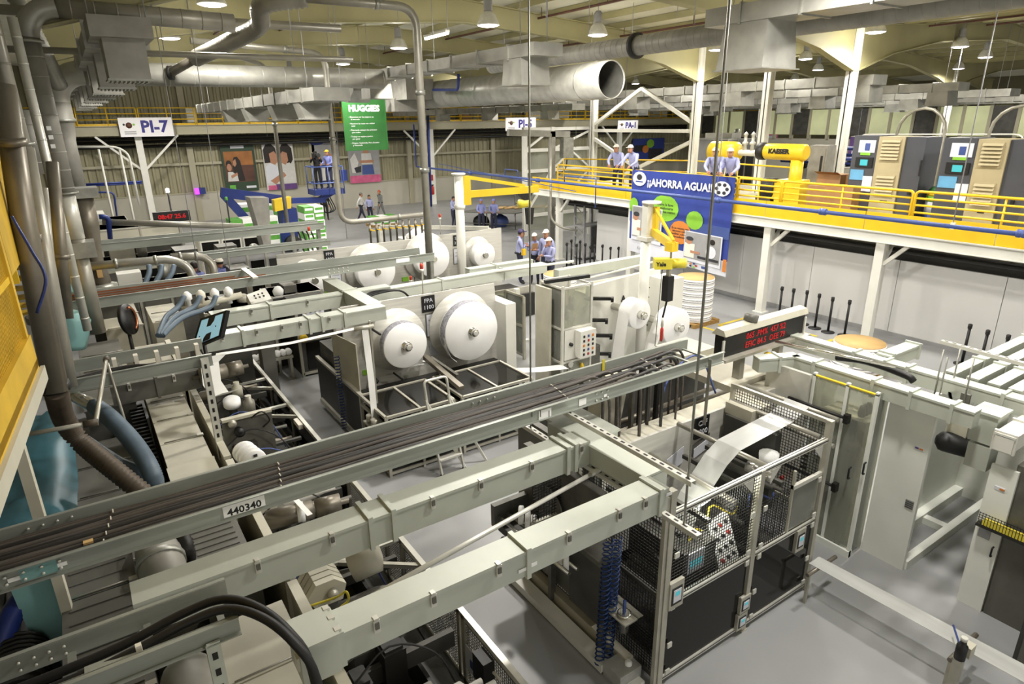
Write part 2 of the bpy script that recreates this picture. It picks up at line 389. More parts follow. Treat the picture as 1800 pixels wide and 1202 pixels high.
M().bar(a+V(0,0,.06), b+V(0,0,.06), .14, .06).build('housing', 'white', lt); M().cyl(a, b, .045, n=8).build('tube', 'tube', lt)
for q in (a, b): M().cyl(q+V(0,0,.08),q+V(0,0,1.0),.01,n=5).build('hanger_rod', 'grey', lt)
# ---- far gallery with railing
g = th('wall_gallery', 'beige steel gallery along the far wall with yellow railing', 'gallery', (20,42.2,0))
M().box(-4, 42.2, 5.5, 62, 43.95, 5.58).build('deck', 'gallery', g)
M().box(-4, 42.15, 5.14, 62, 42.22, 5.62).box(-4, 42.05, 5.6, 62, 42.3, 5.63).box(-4, 42.05, 5.12, 62, 42.3, 5.15).build('edge_beam', 'gallery', g)
for z, yy in ((4.95, 43.2), (4.75, 43.5), (4.5, 43.4)): M().cyl((-4,yy,z),(62,yy,z), .09, n=8).build('service_pipe', 'dark', g)
for x in (3.56, 21.5, 39.4, 57):
    M().box(x-.17, 42.0, 0, x+.17, 42.3, 5.14).build('column', 'white', g)
    for s in (-1, 1): M().bar((x+s*.1,42.15,3.3),(x+s*2.0,42.15,5.1), .11, .11).build('knee_brace', 'white', g)
for i in range(22):
    x = -2+2.9*i; r = M()
    for z in (5.95, 6.25, 6.55): r.cyl((x,42.25,z),(x+2.8,42.25,z), .03, n=6)
    for xx in (x, x+1.4, x+2.8): r.cyl((xx,42.25,5.6),(xx,42.25,6.55), .03, n=6)
    r.box(x,42.24,5.6,x+2.85,42.26,5.74); r.build('railing_panel', 'yellow', g)
for i, (x, w, h) in enumerate(((6.3,.5,1.0),(5.4,.5,.4),(13.2,1.3,1.1),(30.5,2.0,1.0),(33.5,1.0,.9),(24.5,.8,.8),(44,1.8,1.1),(47,1.1,.8))):
    m = M().box(x,42.9,5.585,x+w,43.5,5.58+h).box(x+.05,42.88,5.64,x+w-.05,42.9,5.52+h)
    one('gallery_crate', m, ('white','dark','grey','white','cream','carton','white','grey')[i], ('tall white cupboard','small dark box','grey case','wide white cabinet','cream locker','brown carton','white cabinet','low grey box')[i] + ' standing on the far gallery ' + ('behind PI-7 sign','left of the white cupboard behind PI-7 sign','above the posters','above the PA-1 sign','right of the wide white cabinet','left of PA-1 sign','above the yellow tank','farthest right')[i], 'box')
# ---- posters on far wall
def poster(px0, py0, px1, py1, label, back, shapes, y=43.7):
    a, b = at(px0, py0, y=y), at(px1, py1, y=y)
    t = th('wall_poster', label, 'poster', ((a.x+b.x)/2, y, b.z))
    M().box(a.x, y, b.z, b.x, y+.05, a.z).build('panel', back, t)
    W_, H_ = b.x-a.x, a.z-b.z
    for k, (mt, pts) in enumerate(shapes):
        M().prism([(a.x+W_*u, y-.004*(k+1), a.z-H_*v) for u, v in pts], (0,.004,0)).build('print', mt, t)
    return t, a, b
def ell(cx, cy, rx, ry, n=14): return [(cx+rx*math.cos(2*math.pi*i/n), cy+ry*math.sin(2*math.pi*i/n)) for i in range(n)]
R4 = [(0,0),(1,0),(1,1),(0,1)]
def rc(a, b, c, d): return [(a,b),(c,b),(c,d),(a,d)]
t, a, b = poster(385,253,456,334,'dark green poster with brown picture of a mother and child','postergreen',
 [('sunset',rc(.07,.16,.93,.8)),('umber',rc(.07,.45,.93,.8)),('hair',[(.3,.78),(.3,.4),(.36,.28),(.46,.27),(.54,.36),(.58,.6),(.62,.78)]),('hair',ell(.19,.42,.09,.08)),('skin',ell(.19,.49,.07,.08)),('skin',[(.32,.36),(.4,.32),(.42,.42),(.36,.48),(.31,.44)]),('shirtwhite',[(.1,.78),(.13,.58),(.26,.58),(.4,.66),(.42,.78)]),('skin',[(.2,.66),(.4,.6),(.42,.65),(.22,.72)]),('greenpack',rc(.12,.86,.3,.96)),('bannerwhite',rc(.3,.04,.7,.1)),('bannerwhite',rc(.62,.89,.92,.94))])
MT['signgreen_d'] = MT['signgreen']
t, a, b = poster(459,252,523,331,'pale poster of two dark-haired children cheek to cheek','shirtwhite',
 [('hair',[(.03,.42),(.02,.14),(.12,.03),(.3,.02),(.42,.1),(.44,.24),(.4,.4)]),('hair',[(.56,.4),(.54,.14),(.64,.03),(.82,.02),(.95,.12),(.96,.36),(.88,.45)]),('skin',[(.2,.22),(.36,.17),(.46,.26),(.47,.38),(.36,.46),(.22,.42)]),('skin',[(.54,.26),(.64,.18),(.78,.22),(.8,.38),(.7,.47),(.56,.42)]),('bannerwhite',[(.02,.84),(.04,.5),(.2,.42),(.42,.5),(.5,.7),(.4,.86)]),('shirtwhite',[(.5,.7),(.6,.5),(.82,.42),(.98,.52),(.99,.84),(.6,.86)]),('skin',[(.14,.8),(.6,.62),(.68,.7),(.3,.88)]),('purple',rc(.3,.88,1,1)),('pink',rc(.05,.9,.32,1))])
t, a, b = poster(546,246,600,320,'pale poster behind the boom lift basket','grey',[('bannerblue',ell(.2,.06,.26,.06)),('skin',ell(.6,.5,.2,.2)),('shirtwhite',rc(.3,.65,.9,.95))])
t, a, b = poster(611,262,670,319,'poster of child in white shirt below the green board','bannerwhite',[('grey',rc(0,0,1,1)),('skin',rc(.48,.0,.66,.14)),('shirtwhite',[(.42,.14),(.72,.14),(.76,.46),(.4,.46)]),('skin',[(.34,.34),(.8,.34),(.8,.42),(.34,.42)]),('bluepipe',[(.42,.48),(.76,.48),(.8,.76),(.4,.76)]),('shirtwhite',[(.04,.3),(.2,.12),(.3,.4),(.2,.7),(.08,.7)]),('darkprint',[(.15,.55),(.38,.5),(.36,.68),(.2,.7)]),('pink',rc(0,.78,1,1))])
t, a, b = poster(1113,244,1166,279,'blue poster with green and orange spots seen through white bracing','bannerblue',[('darkprint',rc(.05,.3,.45,.6)),('darkprint',rc(.5,.5,.95,.95)),('lime',ell(.55,.25,.12,.2)),('orange',ell(.4,.5,.1,.18))])
mg = th('insect_lamp', 'glowing magenta light box on the far wall', 'lamp', (at(349,336,y=43.4)))
a, b = at(341,331,y=43.6), at(361,340,y=43.6)
M().box(a.x,43.4,b.z,b.x-.35,43.55,a.z).build('tube', 'magenta', mg); M().box(b.x-.33,43.35,b.z,b.x,43.65,a.z+.02).build('case', 'navy', mg)
# line signs
def sign(px0, py0, px1, py1, y, txt, label, size, logo=True):
    a, b = at(px0,py0,y=y), at(px1,py1,y=y); t = th('line_sign', label, 'sign', ((a.x+b.x)/2,y,b.z))
    M().box(a.x,y,b.z,b.x,y+.06,a.z).build('board','signwhite',t); w, h = b.x-a.x, a.z-b.z
    text('lettering', txt, size*h, (a.x+w*.64,y-.004,b.z+h*.5), (1,0,0),(0,0,1), 'signblue', t, bold=.03*h)
    if logo:
        M().lathe([(.0,0),(h*.16,.0),(h*.16,.006)], (a.x+w*.18,y-.006,b.z+h*.6),(0,1,0),n=12).build('logo','rust',t)
        for k, sx in enumerate((-1, 1)): M().lathe([(.0,0),(h*.06,.0),(h*.06,.006)], (a.x+w*.18+sx*h*.24,y-.006,b.z+h*.64),(0,1,0),n=8).build('logo_dot','lime' if k else 'darkprint',t)
        for k in range(2): M().box(a.x+w*.08,y-.004,b.z+h*(.14+.1*k),a.x+w*.29,y,b.z+h*(.19+.1*k)).build('small_print','grey',t)
    for xx in (a.x+w*.1, b.x-w*.1): M().cyl((xx,y+.03,a.z),(xx,y+.03,RZ(xx)-.005), .008, n=4).build('hanger_wire','grey',t)
    return t
sign(206,207,308,239,41.6,'PI-7','white hanging sign reading PI-7',.86)
sign(889,207,942,229,38,'PI-5','white hanging sign reading PI-5',.86)
sign(1087,212,1121,229,38,'PA-1','white hanging sign reading PA-1',.8)
sign(1348,212,1372,227,36,'PF-2','small white hanging sign reading PF-2',.75,False)
# green slogan board
y = 30.0; a, b = at(600,172,y=y), at(682,262,y=y); w, h = b.x-a.x, a.z-b.z
t = th('slogan_board', 'hanging green board with white slogan lettering', 'sign', ((a.x+b.x)/2,y,b.z))
M().box(a.x,y,b.z,b.x,y+.05,a.z).build('board','signgreen',t)
text('lettering','HUGGIES',h*.16,(a.x+w*.5,y-.004,a.z-h*.2),(1,0,0),(0,0,1),'signwhite',t,bold=.02)
for k, (l1, l2) in enumerate((('Queremos ser los mejores en','el mercado'),('Hacemos las cosas con calidad','total'),('Mejorando siempre los procesos','para todos'),('Trabajo en equipo y pasion','por ganar'),('Chiapas, Guatemala, Peru, Ecuador','y Venezuela'))):
    zz = a.z-h*(.36+.125*k); text('lettering','- '+l1,h*.042,(a.x+w*.12,y-.004,zz),(1,0,0),(0,0,1),'signwhite',t,align='LEFT')
    text('lettering',l2,h*.042,(a.x+w*.17,y-.004,zz-h*.045),(1,0,0),(0,0,1),'signwhite',t,align='LEFT')
for s in ((a.x,a.z,b.x,a.z),(a.x,b.z,b.x,b.z),(a.x,a.z,a.x,b.z),(b.x,a.z,b.x,b.z)): M().bar((s[0],y-.01,s[1]),(s[2],y-.01,s[3]),.05,.04).build('frame','lime' if False else 'signgreen',t)
for xx in (a.x+.1, b.x-.1): M().cyl((xx,y,a.z),(xx,y,RZ(xx)-.1),.008,n=4).build('hanger_wire','grey',t)
# ================================================================ RIGHT MEZZANINE
EX = 16.6
mz = th('mezzanine', 'white steel mezzanine with yellow edge band along the right side', 'mezzanine', (EX,12,0))
M().box(EX+.02,-4,2.78,24.6,23.4,2.86).build('deck','gallery',mz)
M().box(EX,-4,2.6,EX+.05,23,2.85).box(EX-.06,-4,2.83,EX+.08,23,2.86).box(EX-.06,-4,2.585,EX+.08,23,2.61).build('edge_beam','white',mz)
for k in range(9): M().box(EX-.02,-3+k*2.9,2.865,EX+.0,-3+k*2.9+2.88,3.32).build('kick_plate','yellow',mz)
for y in (5.0-2.9, 8.1, 11.35, 17.0, 21.3):
    M().box(EX-.02,y-.11,0,EX+.2,y+.11,2.6).box(EX-.07,y-.17,0,EX+.27,y+.17,.03).build('column','white',mz)
    M().bar((EX+.09,y-.1,2.05),(EX+.09,y-.62,2.58),.09,.09).build('knee_brace','white',mz)
    M().bar((EX+.2,y,2.05),(EX+.75,y,2.58),.09,.09).build('knee_brace','white',mz)
for y in range(-3, 24, 2): M().box(EX+.1,y,2.62,24,y+.12,2.78).build('joist','gallery',mz)
M().cyl((17.2,-4,2.35),(17.2,22,2.35),.07,n=8).build('service_pipe','dark',mz)
M().box(17.3,-4,2.2,17.5,22,2.3).build('cable_ladder','dark',mz)
# panelled wall below the mezzanine
wr = struct(M().box(17.62,-4,0,17.8,19.9,2.78).build('wall_side','dark'))
for k in range(10):
    y0 = -4+2.4*k
    M().box(17.55,y0+.008,0.02,17.62,min(19.9,y0+2.392),2.03).build('wall_panel','wallwhite',wr)
    M().box(17.56,y0+.008,2.2,17.62,min(19.9,y0+2.392),2.42).build('upper_panel','wallwhite',wr)
M().box(17.5,-4,0,17.56,19.9,.1).build('skirting','grey',wr)
# dark store bay beyond the wall
struct(M().box(23,17.3,0,23.1,26,2.78).build('wall_store','dark'))
t = th('steel_rack', 'grey steel rack tower in the dark bay under the mezzanine', 'rack', (17.6,20.9,0))
for x in (17.3,18.2):
    for y in (20.4,21.0): M().box(x-.04,y-.04,0,x+.04,y+.04,2.5).build('upright','grey',t)
for z in (.1,1.4,2.4):
    M().box(17.25,20.35,z,18.25,21.05,z+.05).build('shelf','grey',t)
for k in range(5): M().bar((17.26,20.4,.3+.4*k),(17.26,21.0,.65+.4*k),.03,.03).build('lacing','grey',t)
one('store_cabinet', M().box(18.6,20.2,0,20,21.4,1.35).box(18.55,20.15,1.35,20.05,21.45,1.4).box(18.58,20.25,.1,18.6,20.75,1.25).box(18.58,20.85,.1,18.6,21.35,1.25), 'dark', 'dark low cupboard in the bay left of the white wall', 'cabinet')
# rail sections
def rail(y0, y1, label):
    t = th('guard_rail', label, 'railing', (EX-.01,(y0+y1)/2,2.86), 'yellow guard rail sections on the mezzanine edge'); x = EX+.06
    M().tube(bend([(x,y0,2.87),(x,y0,3.89),(x,y1,3.89),(x,y1,2.87)],.1,4),.033,8).build('frame','yellow',t)
    for z in (3.40,3.57,3.73): M().cyl((x,y0,z),(x,y1,z),.026,n=8).build('mid_rail','yellow',t)
    for k in range(1, max(2, int((y1-y0)/1.45))):
        y = y0+(y1-y0)*k/max(2, int((y1-y0)/1.45)); M().cyl((x,y,2.87),(x,y,3.88),.024,n=8).build('post','yellow',t)
rail(17.05,21.4,'yellow guard rail section left of the blue banner'); rail(12.6,17.0,'yellow guard rail section behind the blue banner')
rail(11.12,12.55,'short yellow guard rail section right of the blue banner'); rail(7.58,11.06,'long yellow guard rail section in front of the cardboard boxes')
rail(2.0,7.52,'yellow guard rail section farthest right in front of dark cabinets')
t = th('inner_rail', 'yellow railing deeper on the mezzanine behind the four leaning men', 'railing', (21,19,2.86))
for z in (3.4,3.88): M().tube([(19.5,24.6,z),(22.4,19.4,z),(21.6,14.0,z)],.03,6).build('rail','yellow',t)
for p in ((19.5,24.6),(20.9,22.0),(22.4,19.4),(22.0,16.7),(21.6,14)): M().cyl((p[0],p[1],2.86),(p[0],p[1],3.88),.03,n=6).build('post','yellow',t)
# banner
by = EX-.12; t = th('banner', 'large blue banner reading AHORRA AGUA hung over the yellow railing', 'banner', (by,14.8,.9))
TL, TR, BR, BL = at(1112,298,x=by), at(1293,312,x=by), at(1275,487,x=by), at(1105,440,x=by)
def bp(u, v, d=0): q = (TL.lerp(TR,u)).lerp(BL.lerp(BR,u),v); return q+V(-d,0,0)
m = M(); N = 16
for i in range(N+1):
    for j in range(2): m.v.append(tuple(bp(i/N,j*.84,.0)+V(.015*math.sin(i*1.3),0,0)))
for i in range(N): m.face((2*i,2*i+2,2*i+3,2*i+1))
m.build('cloth','bannerblue',t)
m = M()
for i in range(N+1):
    for j in range(2): m.v.append(tuple(bp(i/N,.84+j*.16,.0)+V(.015*math.sin(i*1.3),0,0)))
for i in range(N): m.face((2*i,2*i+2,2*i+3,2*i+1))
m.build('white_hem','bannerwhite',t)
def bq(name, mt, pts, d): M().prism([bp(u,v,d) for u,v in pts],(.004,0,0)).build(name,mt,t)
bq('band','bluepipe',rc(.0,.5,1,.62),.024)
bq('logo_disc','bannerwhite',ell(.09,.1,.075,.085),.03); bq('logo','darkprint',ell(.09,.08,.03,.035),.036); bq('logo_text','bluepipe',rc(.05,.125,.13,.14),.036)
bq('round_badge','bannerwhite',ell(.9,.12,.075,.075),.03)
for k in range(6): a = k*math.pi/3; bq('badge_dot','darkprint',ell(.9+.045*math.cos(a),.12+.045*math.sin(a),.016,.018,8),.036)
ux, uy = (TR-TL), (TL-BL)
text('lettering','¡¡AHORRA AGUA!!',.34,bp(.5,.13,.034),ux,uy,'bannerwhite',t,bold=.012)
bq('speech_blob','lime',ell(.38,.4,.14,.15),.03); bq('speech_blob','lime',ell(.68,.48,.08,.1),.03); bq('speech_blob','lime',ell(.04,.42,.05,.09),.03); bq('speech_blob','orange',ell(.55,.64,.105,.13),.034)
for k, s in enumerate(('Cierra la llave','al enjabonarte','o tallar tus manos')): text('lettering',s,.13,bp(.38,.36+.04*k,.036),ux,uy,'darkprint',t)
for k, s in enumerate(('Es un recurso que','debemos cuidar,','reutilizar y ahorrar','adecuadamente')): text('lettering',s,.1,bp(.55,.595+.032*k,.04),ux,uy,'darkprint',t)
for (u0,v0,u1,v1) in ((.03,.42,.36,.84),(.6,.6,.95,.93)):
    W_, H_ = u1-u0, v1-v0
    bq('photo_border','bannerwhite',rc(u0,v0,u1,v1),.04); bq('photo','grey',rc(u0+.02*W_,v0+.03*H_,u1-.03*W_,v1-.1*H_),.046)
    bq('photo_figure','cap',rc(u0+.03*W_,v0+.4*H_,u0+.3*W_,v1-.14*H_),.052); bq('photo_figure','skin',ell(u0+.14*W_,v0+.33*H_,.09*W_,.1*H_),.056); bq('photo_figure','darkprint',ell(u0+.16*W_,v0+.24*H_,.1*W_,.07*H_),.06); bq('photo_figure','skin',rc(u0+.2*W_,v0+.62*H_,u0+.45*W_,v0+.7*H_),.06)
    bq('photo_figure','bannerwhite',ell(u0+.74*W_,v0+.55*H_,.13*W_,.2*H_),.052); bq('photo_figure','hair',ell(u0+.76*W_,v0+.22*H_,.07*W_,.09*H_),.056); bq('photo_figure','darkprint',rc(u0+.4*W_,v0+.75*H_,u0+.95*W_,v0+.83*H_),.056)
bq('curl','orange',rc(.97,.82,1.0,.95),.03)
text('lettering','Kimberly',.16,bp(.17,.93,.03),ux,uy,'grey',t)
for k in range(5): bq('emblem',('red','lime','darkprint','orange','bluepipe')[k],ell(.7+.03*math.cos(k*1.25),.965+.02*math.sin(k*1.25),.011,.011,8),.03)
bq('emblem','bluepipe',rc(.78,.95,.84,.975),.03)
# blue pipe in front of the mezzanine
t = th('blue_pipe', 'long blue compressed-air pipe running in front of the mezzanine', 'pipe', (15.5,16,3.3))
M().tube([(15.5,31,3.36),(15.5,22,3.36),(15.5,3,3.33)],.05,10).build('run','bluepipe',t)
for y in (26.5,21.2,12.35,9.1,4.9): M().lathe([(.06,-.09),(.085,-.08),(.085,-.02),(.07,0),(.085,.02),(.085,.08),(.06,.09)],(15.5,y,3.345),(0,1,0),n=10).build('coupling','bluepipe',t)
for y, z1 in ((6.15,8.8),(12.4,8.6)): M().cyl((15.5,y,3.38),(15.5,y,z1),.012,n=5).build('hanger_rod','grey',t); 
for y in (6.15,12.4): M().box(15.47,y-.04,3.28,15.53,y+.04,3.42).build('clamp','white',t)
t = th('blue_branch', 'thin blue pipe loop rising above main blue pipe', 'pipe', (15.5,20,3.38))
M().tube(bend([(15.5,19.5,3.38),(15.5,19.5,3.62),(15.5,16.2+1.5,3.62),(15.5,17.7,2.6)],.06,3),.022,6).build('loop','bluepipe',t)
M().tube(bend([(15.5,23.6,3.38),(15.5,23.6,3.66),(15.5,22.6,3.66),(15.5,22.6,3.38)],.06,3),.022,6).build('loop','bluepipe',t)
M().tube(bend([(15.5,31.0,3.36),(15.5,32.2,3.36),(15.5,32.2,5.5)],.1,4),.04,8).build('riser','navy',t)
M().cyl((15.5,29.6,3.62),(15.5,18.8,3.1),.016,n=5).build('thin_line','bluepipe',t)
# belt stanchions
def stanchion(x, y, label, h=1.0, grp='black belt stanchions along the white wall'):
    t = th('belt_stanchion', label, 'stanchion', (x,y,0), grp)
    M().lathe([(.17,0),(.17,.02),(.05,.045)],(x,y,0),n=16).build('base','black',t); M().cyl((x,y,.03),(x,y,h-.1),.032,n=10).build('post','black',t)
    M().lathe([(.036,0),(.045,.02),(.045,.11),(.03,.12)],(x,y,h-.12),n=10).build('belt_head','rubber',t); M().box(x-.065,y-.015,h-.1,x-.04,y+.015,h-.03).build('belt_clip','dark',t)
    return t
nm = ('first','second','third','fourth','fifth','sixth')
for k, px in enumerate((1368,1388,1411,1432,1455,1484)):
    p = at(px,(562,566,570,577,584,590)[k],z=0); stanchion(p.x,p.y,f'black belt stanchion, {nm[k]} from left in the row of six')
for k, (px,py) in enumerate(((1690,640),(1720,652),(1755,662))):
    p = at(px,py,z=0); stanchion(p.x,p.y,f'black belt stanchion at far right by white wall, {nm[k]} of three')
for k, (px,py,h) in enumerate(((996,470,1.0),(1004,466,1.05),(1013,472,1.0),(1019,468,1.05),(1028,474,1.05),(1037,476,1.0),(1044,474,1.0),(1058,474,1.0),(1072,476,.95),(1104,470,.9))):
    p = at(px,py,z=0); p.x = min(p.x,17.3); stanchion(p.x,p.y,f'black stanchion, {ORD[k]} from left in the crowded cluster beside dark bay' if k < 9 else 'black stanchion partly behind the blue banner',h,'black stanchions clustered at the bay')
# paper reel stacks on pallets
def reelstack(x, y, r, h, label, layers=7):
    t = th('reel_stack', label, 'paper reels', (x,y,0))
    for k in range(3): M().box(x-r,y-r+k*(r-.06),0,x+r,y-r+k*(r-.06)+.12,.09).build('pallet_bearer','wood',t)
    for k in range(5): M().box(x-r+k*(r*2-.14)/4,y-r,.09,x-r+k*(r*2-.14)/4+.14,y+r,.115).build('pallet_board','wood',t)
    hh = (h-.13)/layers
    for k in range(layers):
        o = M().lathe([(r*.97,0),(r*.985,.01),(r*.985,hh-.01),(r*.97,hh)],(x,y,.115+hh*k),n=32).build('reel','paper',t)
        for f in (.3,.62): M().lathe([(r*.988,0),(r*.988,hh*.13)],(x,y,.115+hh*k+hh*f),n=32).build('printed_ring','print',o)
    M().lathe([(.0,0),(r*.97,0),(r*.97,.012),(0,.012)],(x,y,.117+hh*layers),n=32).build('kraft_lid','kraft',t)
p = at(1217,565,z=0); reelstack(p.x,p.y,.53,1.35,'tall stack of banded white paper reels on a pallet below the banner')
p = at(1512,600,z=.75); reelstack(p.x,p.y,.55,.75,'low paper reel stack with round kraft lid near right wall stanchions',3)
p = at(985,480,z=1.0); reelstack(p.x,p.y,.55,1.0,'paper reel stack with kraft lid behind the white A machine',5)
# ---- equipment on the mezzanine deck
D = 2.86
t = th('yellow_blower', 'yellow blower unit lettered KAESER on the mezzanine', 'compressor', (20,12.4,D))
Xb = 19.2
a, b = at(1345,268,x=Xb), at(1418,268,x=Xb); r = (at(1380,252,x=Xb)-at(1380,281,x=Xb)).length/2; c = at(1380,267,x=Xb)
M().lathe([(r*.8,0),(r,.05),(r,(a-b).length-.08),(r*.85,(a-b).length)],V(Xb,b.y,c.z),(0,1,0),n=20).build('silencer','craneyellow',t)
M().lathe([(r*1.02,0),(r*1.1,.05),(r*1.1,.25),(r*.8,.3)],V(Xb,a.y-.05,c.z),(0,1,0),n=16).build('intake','dark',t)
text('lettering','KAESER',r*.75,V(Xb-r-.012,c.y+.06,c.z+.02),(0,-1,0),(0,0,1),'black',t,bold=.012,sx=1.15)
q = at(1402,281,x=Xb); M().cyl((Xb,q.y,c.z-r*.9),(Xb,q.y,D+.5),.2,n=12).build('neck','craneyellow',t)
q = at(1395,318,x=Xb); M().box(Xb-.4,q.y-.5,D,Xb+.4,q.y+.5,D+.75).box(Xb-.3,q.y-.38,D+.75,Xb+.3,q.y+.38,D+.85).build('body','craneyellow',t)
q = at(1362,303,x=Xb); M().lathe([(.28,0),(.33,.05),(.33,.5),(.2,.6)],(Xb-.2,q.y-.3,D+.55),(0,1,0),n=14).build('motor','dark',t); M().box(Xb-.4,q.y-.35,D,Xb+.1,q.y+.35,D+.3).build('motor_base','shadowgrey',t)
def cabinet(px0, px1, pxs, py0, x, label, dep, ys=.5):
    a, b = at(px0,py0,x=x), at(px1,py0,x=x); y1, y0, zt = a.y, b.y, a.z
    t = th('compressor_cabinet', label, 'cabinet', (x+dep/2,(y0+y1)/2,D), 'dark compressor cabinets on the mezzanine')
    s = at(pxs,py0,x=x).y
    M().box(x,s,D,x+dep,y1,zt).build('control_bay','greycab',t); M().box(x-.03,y0,D,x+dep,s-.01,zt-.02).build('vent_bay','tancab',t)
    M().box(x+.02,y0-ys,D,x+dep,y0-.01,zt-.03).build('side_bay','greycab',t)
    w = s-y0
    for zc in (zt-.36,zt-1.3):
        f = M().box(x-.045,y0+.08,zc-.32,x-.03,s-.1,zc+.28).build('louvre_panel','tancab',t)
        for k in range(6): M().add([(x-.09,y0+.1,zc-.26+.09*k),(x-.09,s-.12,zc-.26+.09*k),(x-.045,s-.12,zc-.2+.09*k),(x-.045,y0+.1,zc-.2+.09*k)],[(0,1,2,3)]).build('louvre_slat','tancab',f)
    W_ = y1-s; k = M()
    M().box(x-.02,s+W_*.1,zt-.45,x,y1-W_*.25,zt-.12).build('notice','bannerwhite',t); M().box(x-.024,s+W_*.3,zt-.4,x-.02,s+W_*.5,zt-.2).build('notice_print','bluepipe',t); M().box(x-.024,s+W_*.25,zt-.52,x,y1-W_*.35,zt-.45).build('yellow_strip','lime',t)
    M().box(x-.03,s+W_*.1,zt-.85,x,y1-W_*.2,zt-.58).build('display','black',t); M().box(x-.034,s+W_*.3,zt-.8,x-.03,s+W_*.6,zt-.64).build('lcd','cyanlcd',t)
    M().box(x-.02,s+W_*.4,zt-1.2,x,y1-W_*.05,zt-.92).build('blue_notice','skyblue',t); M().box(x-.02,s+W_*.02,zt-1.5,x,s+W_*.4,zt-1.08).build('checklist','bannerwhite',t)
    M().box(x-.035,y0+.2,zt-1.62-.12,x-.03,s-.3,zt-1.62-.08).build('slot','black',t)
    M().box(x-.02,y0-.35,zt-1.5,x+.02,y0-.28,zt-1.38).build('lock','black',t); M().box(x-.0,y0-.5,zt-1.0,x+.02,y0-.46,zt-.6).build('handle','black',t)
    return t
cabinet(1503,1594,1547,238,18.6,'dark grey compressor cabinet with beige vents, left of the pair',.9)
cabinet(1662,1778,1722,242,18.3,'dark grey compressor cabinet with beige vents at the far right',.9)
t = th('yellow_tank', 'yellow horizontal tank behind two leaning men', 'tank', (24,17,D))
a = at(1250,268,x=22.5); b = at(1296,268,x=22.5); r = .42
M().lathe([(.1,-.12),(r*.7,-.08),(r,.06),(r,(a-b).length-.1),(r*.7,(a-b).length),(.05,(a-b).length+.04)],V(22.5,b.y,b.z),(0,1,0),n=18).build('vessel','craneyellow',t)
for f in (.25,.75): M().box(22.3,b.y+(a.y-b.y)*f-.06,D,22.7,b.y+(a.y-b.y)*f+.06,b.z-r*.8).build('saddle','white',t)
q = at(1335,265,x=22.5); M().cyl((22.5,b.y,b.z),(22.5,q.y,b.z),.12,n=10).build('white_pipe','white',t)
for px in (1309,1322): q = at(px,262,x=22.5); M().lathe([(.09,0),(.07,.2),(.12,.22),(.12,.3),(.06,.34),(.06,.55),(.1,.6),(.02,.7)],(22.5,q.y,b.z+.1),n=10).build('valve','alu_light',t)
for k, (px0,px1,py0,py1,x,lab) in enumerate(((1437,1475,305,330,19.0,'open brown carton on mezzanine beside the yellow blower'),(1472,1500,308,335,19.3,'brown carton between open carton and dark cabinet'),(1420,1448,325,345,18.4,'brown carton low behind the railing'),(1450,1497,326,352,18.2,'long brown carton at bottom of the carton heap'))):
    a, b = at(px0,py0,x=x), at(px1,py1,x=x); z0 = D if k > 1 else D+.02
    m = M().box(x,b.y,D,x+.6,a.y,a.z).box(x-.004,b.y,(D+a.z)/2+.05,x,a.y,(D+a.z)/2+.08)
    if k == 0: m.add([(x,b.y,a.z),(x,a.y,a.z),(x-.2,a.y,a.z+.08),(x-.2,b.y,a.z+.08)],[(0,1,2,3)])
    one('carton', m, 'carton', lab, 'box', 'cartons on the mezzanine')
a, b = at(1425,255,x=21), at(1448,310,x=21)
t = th('slim_cabinet','slim grey electrical cabinet behind the yellow blower','cabinet',(21.3,(a.y+b.y)/2,D)); M().box(21,b.y,D,21.5,a.y,a.z).build('body','duct_dull',t); M().box(20.98,b.y+.05,D+.1,21,a.y-.05,a.z-.1).build('door','duct_dull',t); M().box(20.95,b.y+.12,D+1.0,20.98,b.y+.18,D+1.5).build('handle','black',t)
a = at(1648,315,x=18.9)
t = th('striped_drum','striped green and white drum between the two dark cabinets','drum',(19.2,a.y,D))
for k, (z0,z1,mt) in enumerate(((0,.28,'bluepipe'),(.28,.55,'bannerwhite'),(.55,.7,'lime'),(.7,.8,'craneyellow'))): M().lathe([(.3,0),(.3,(z1-z0))],(19.2,a.y,D+z0),n=18).build('band',mt,t)
M().lathe([(.3,0),(.22,.12),(.02,.18)],(19.2,a.y,D+.8),n=18).build('dome','signgreen',t)
t = th('white_gate','slim white pipe frame with arched top behind the dark cabinets','pipe frame',(24,8,D))
M().tube(bend([at(1512,300,x=24)*1.0,at(1512,236,x=24),at(1800,236,x=24),at(1800,300,x=24)],.25,4),.025,6).build('frame','white',t)
t = th('hoop_pipes','two curved grey pipe hoops rising behind the cabinets','pipe',(26,9,D))
for px in (1618,1790):
    p = at(px,232,x=24); M().tube([(24,p.y-.75,2.86),(24,p.y-.75,p.z)]+arc((24,p.y,p.z),.75,math.pi,0,(0,1,0),(0,0,1),8)+[(24,p.y+.75,2.86)],.05,8).build('hoop','pipe',t)
# ================================================================ DUCTS AND OVERHEAD PIPES
def rings(m, pts, r, step, rr=.006, n=20):
    pts = [V(p) for p in pts]
    for a, b in zip(pts[:-1], pts[1:]):
        L = (b-a).length; d = (b-a)/L; k = 0
        while k*step < L: m.lathe([(r,-.012),(r+rr,0),(r,.012)], a+d*k*step, d, n); k += 1
def hangers(t, pts, zt=None):
    for p in pts: M().cyl(p,(p[0],p[1],(zt or RZ(p[0])-.05)),.01,n=4).build('hanger_rod','grey',t)
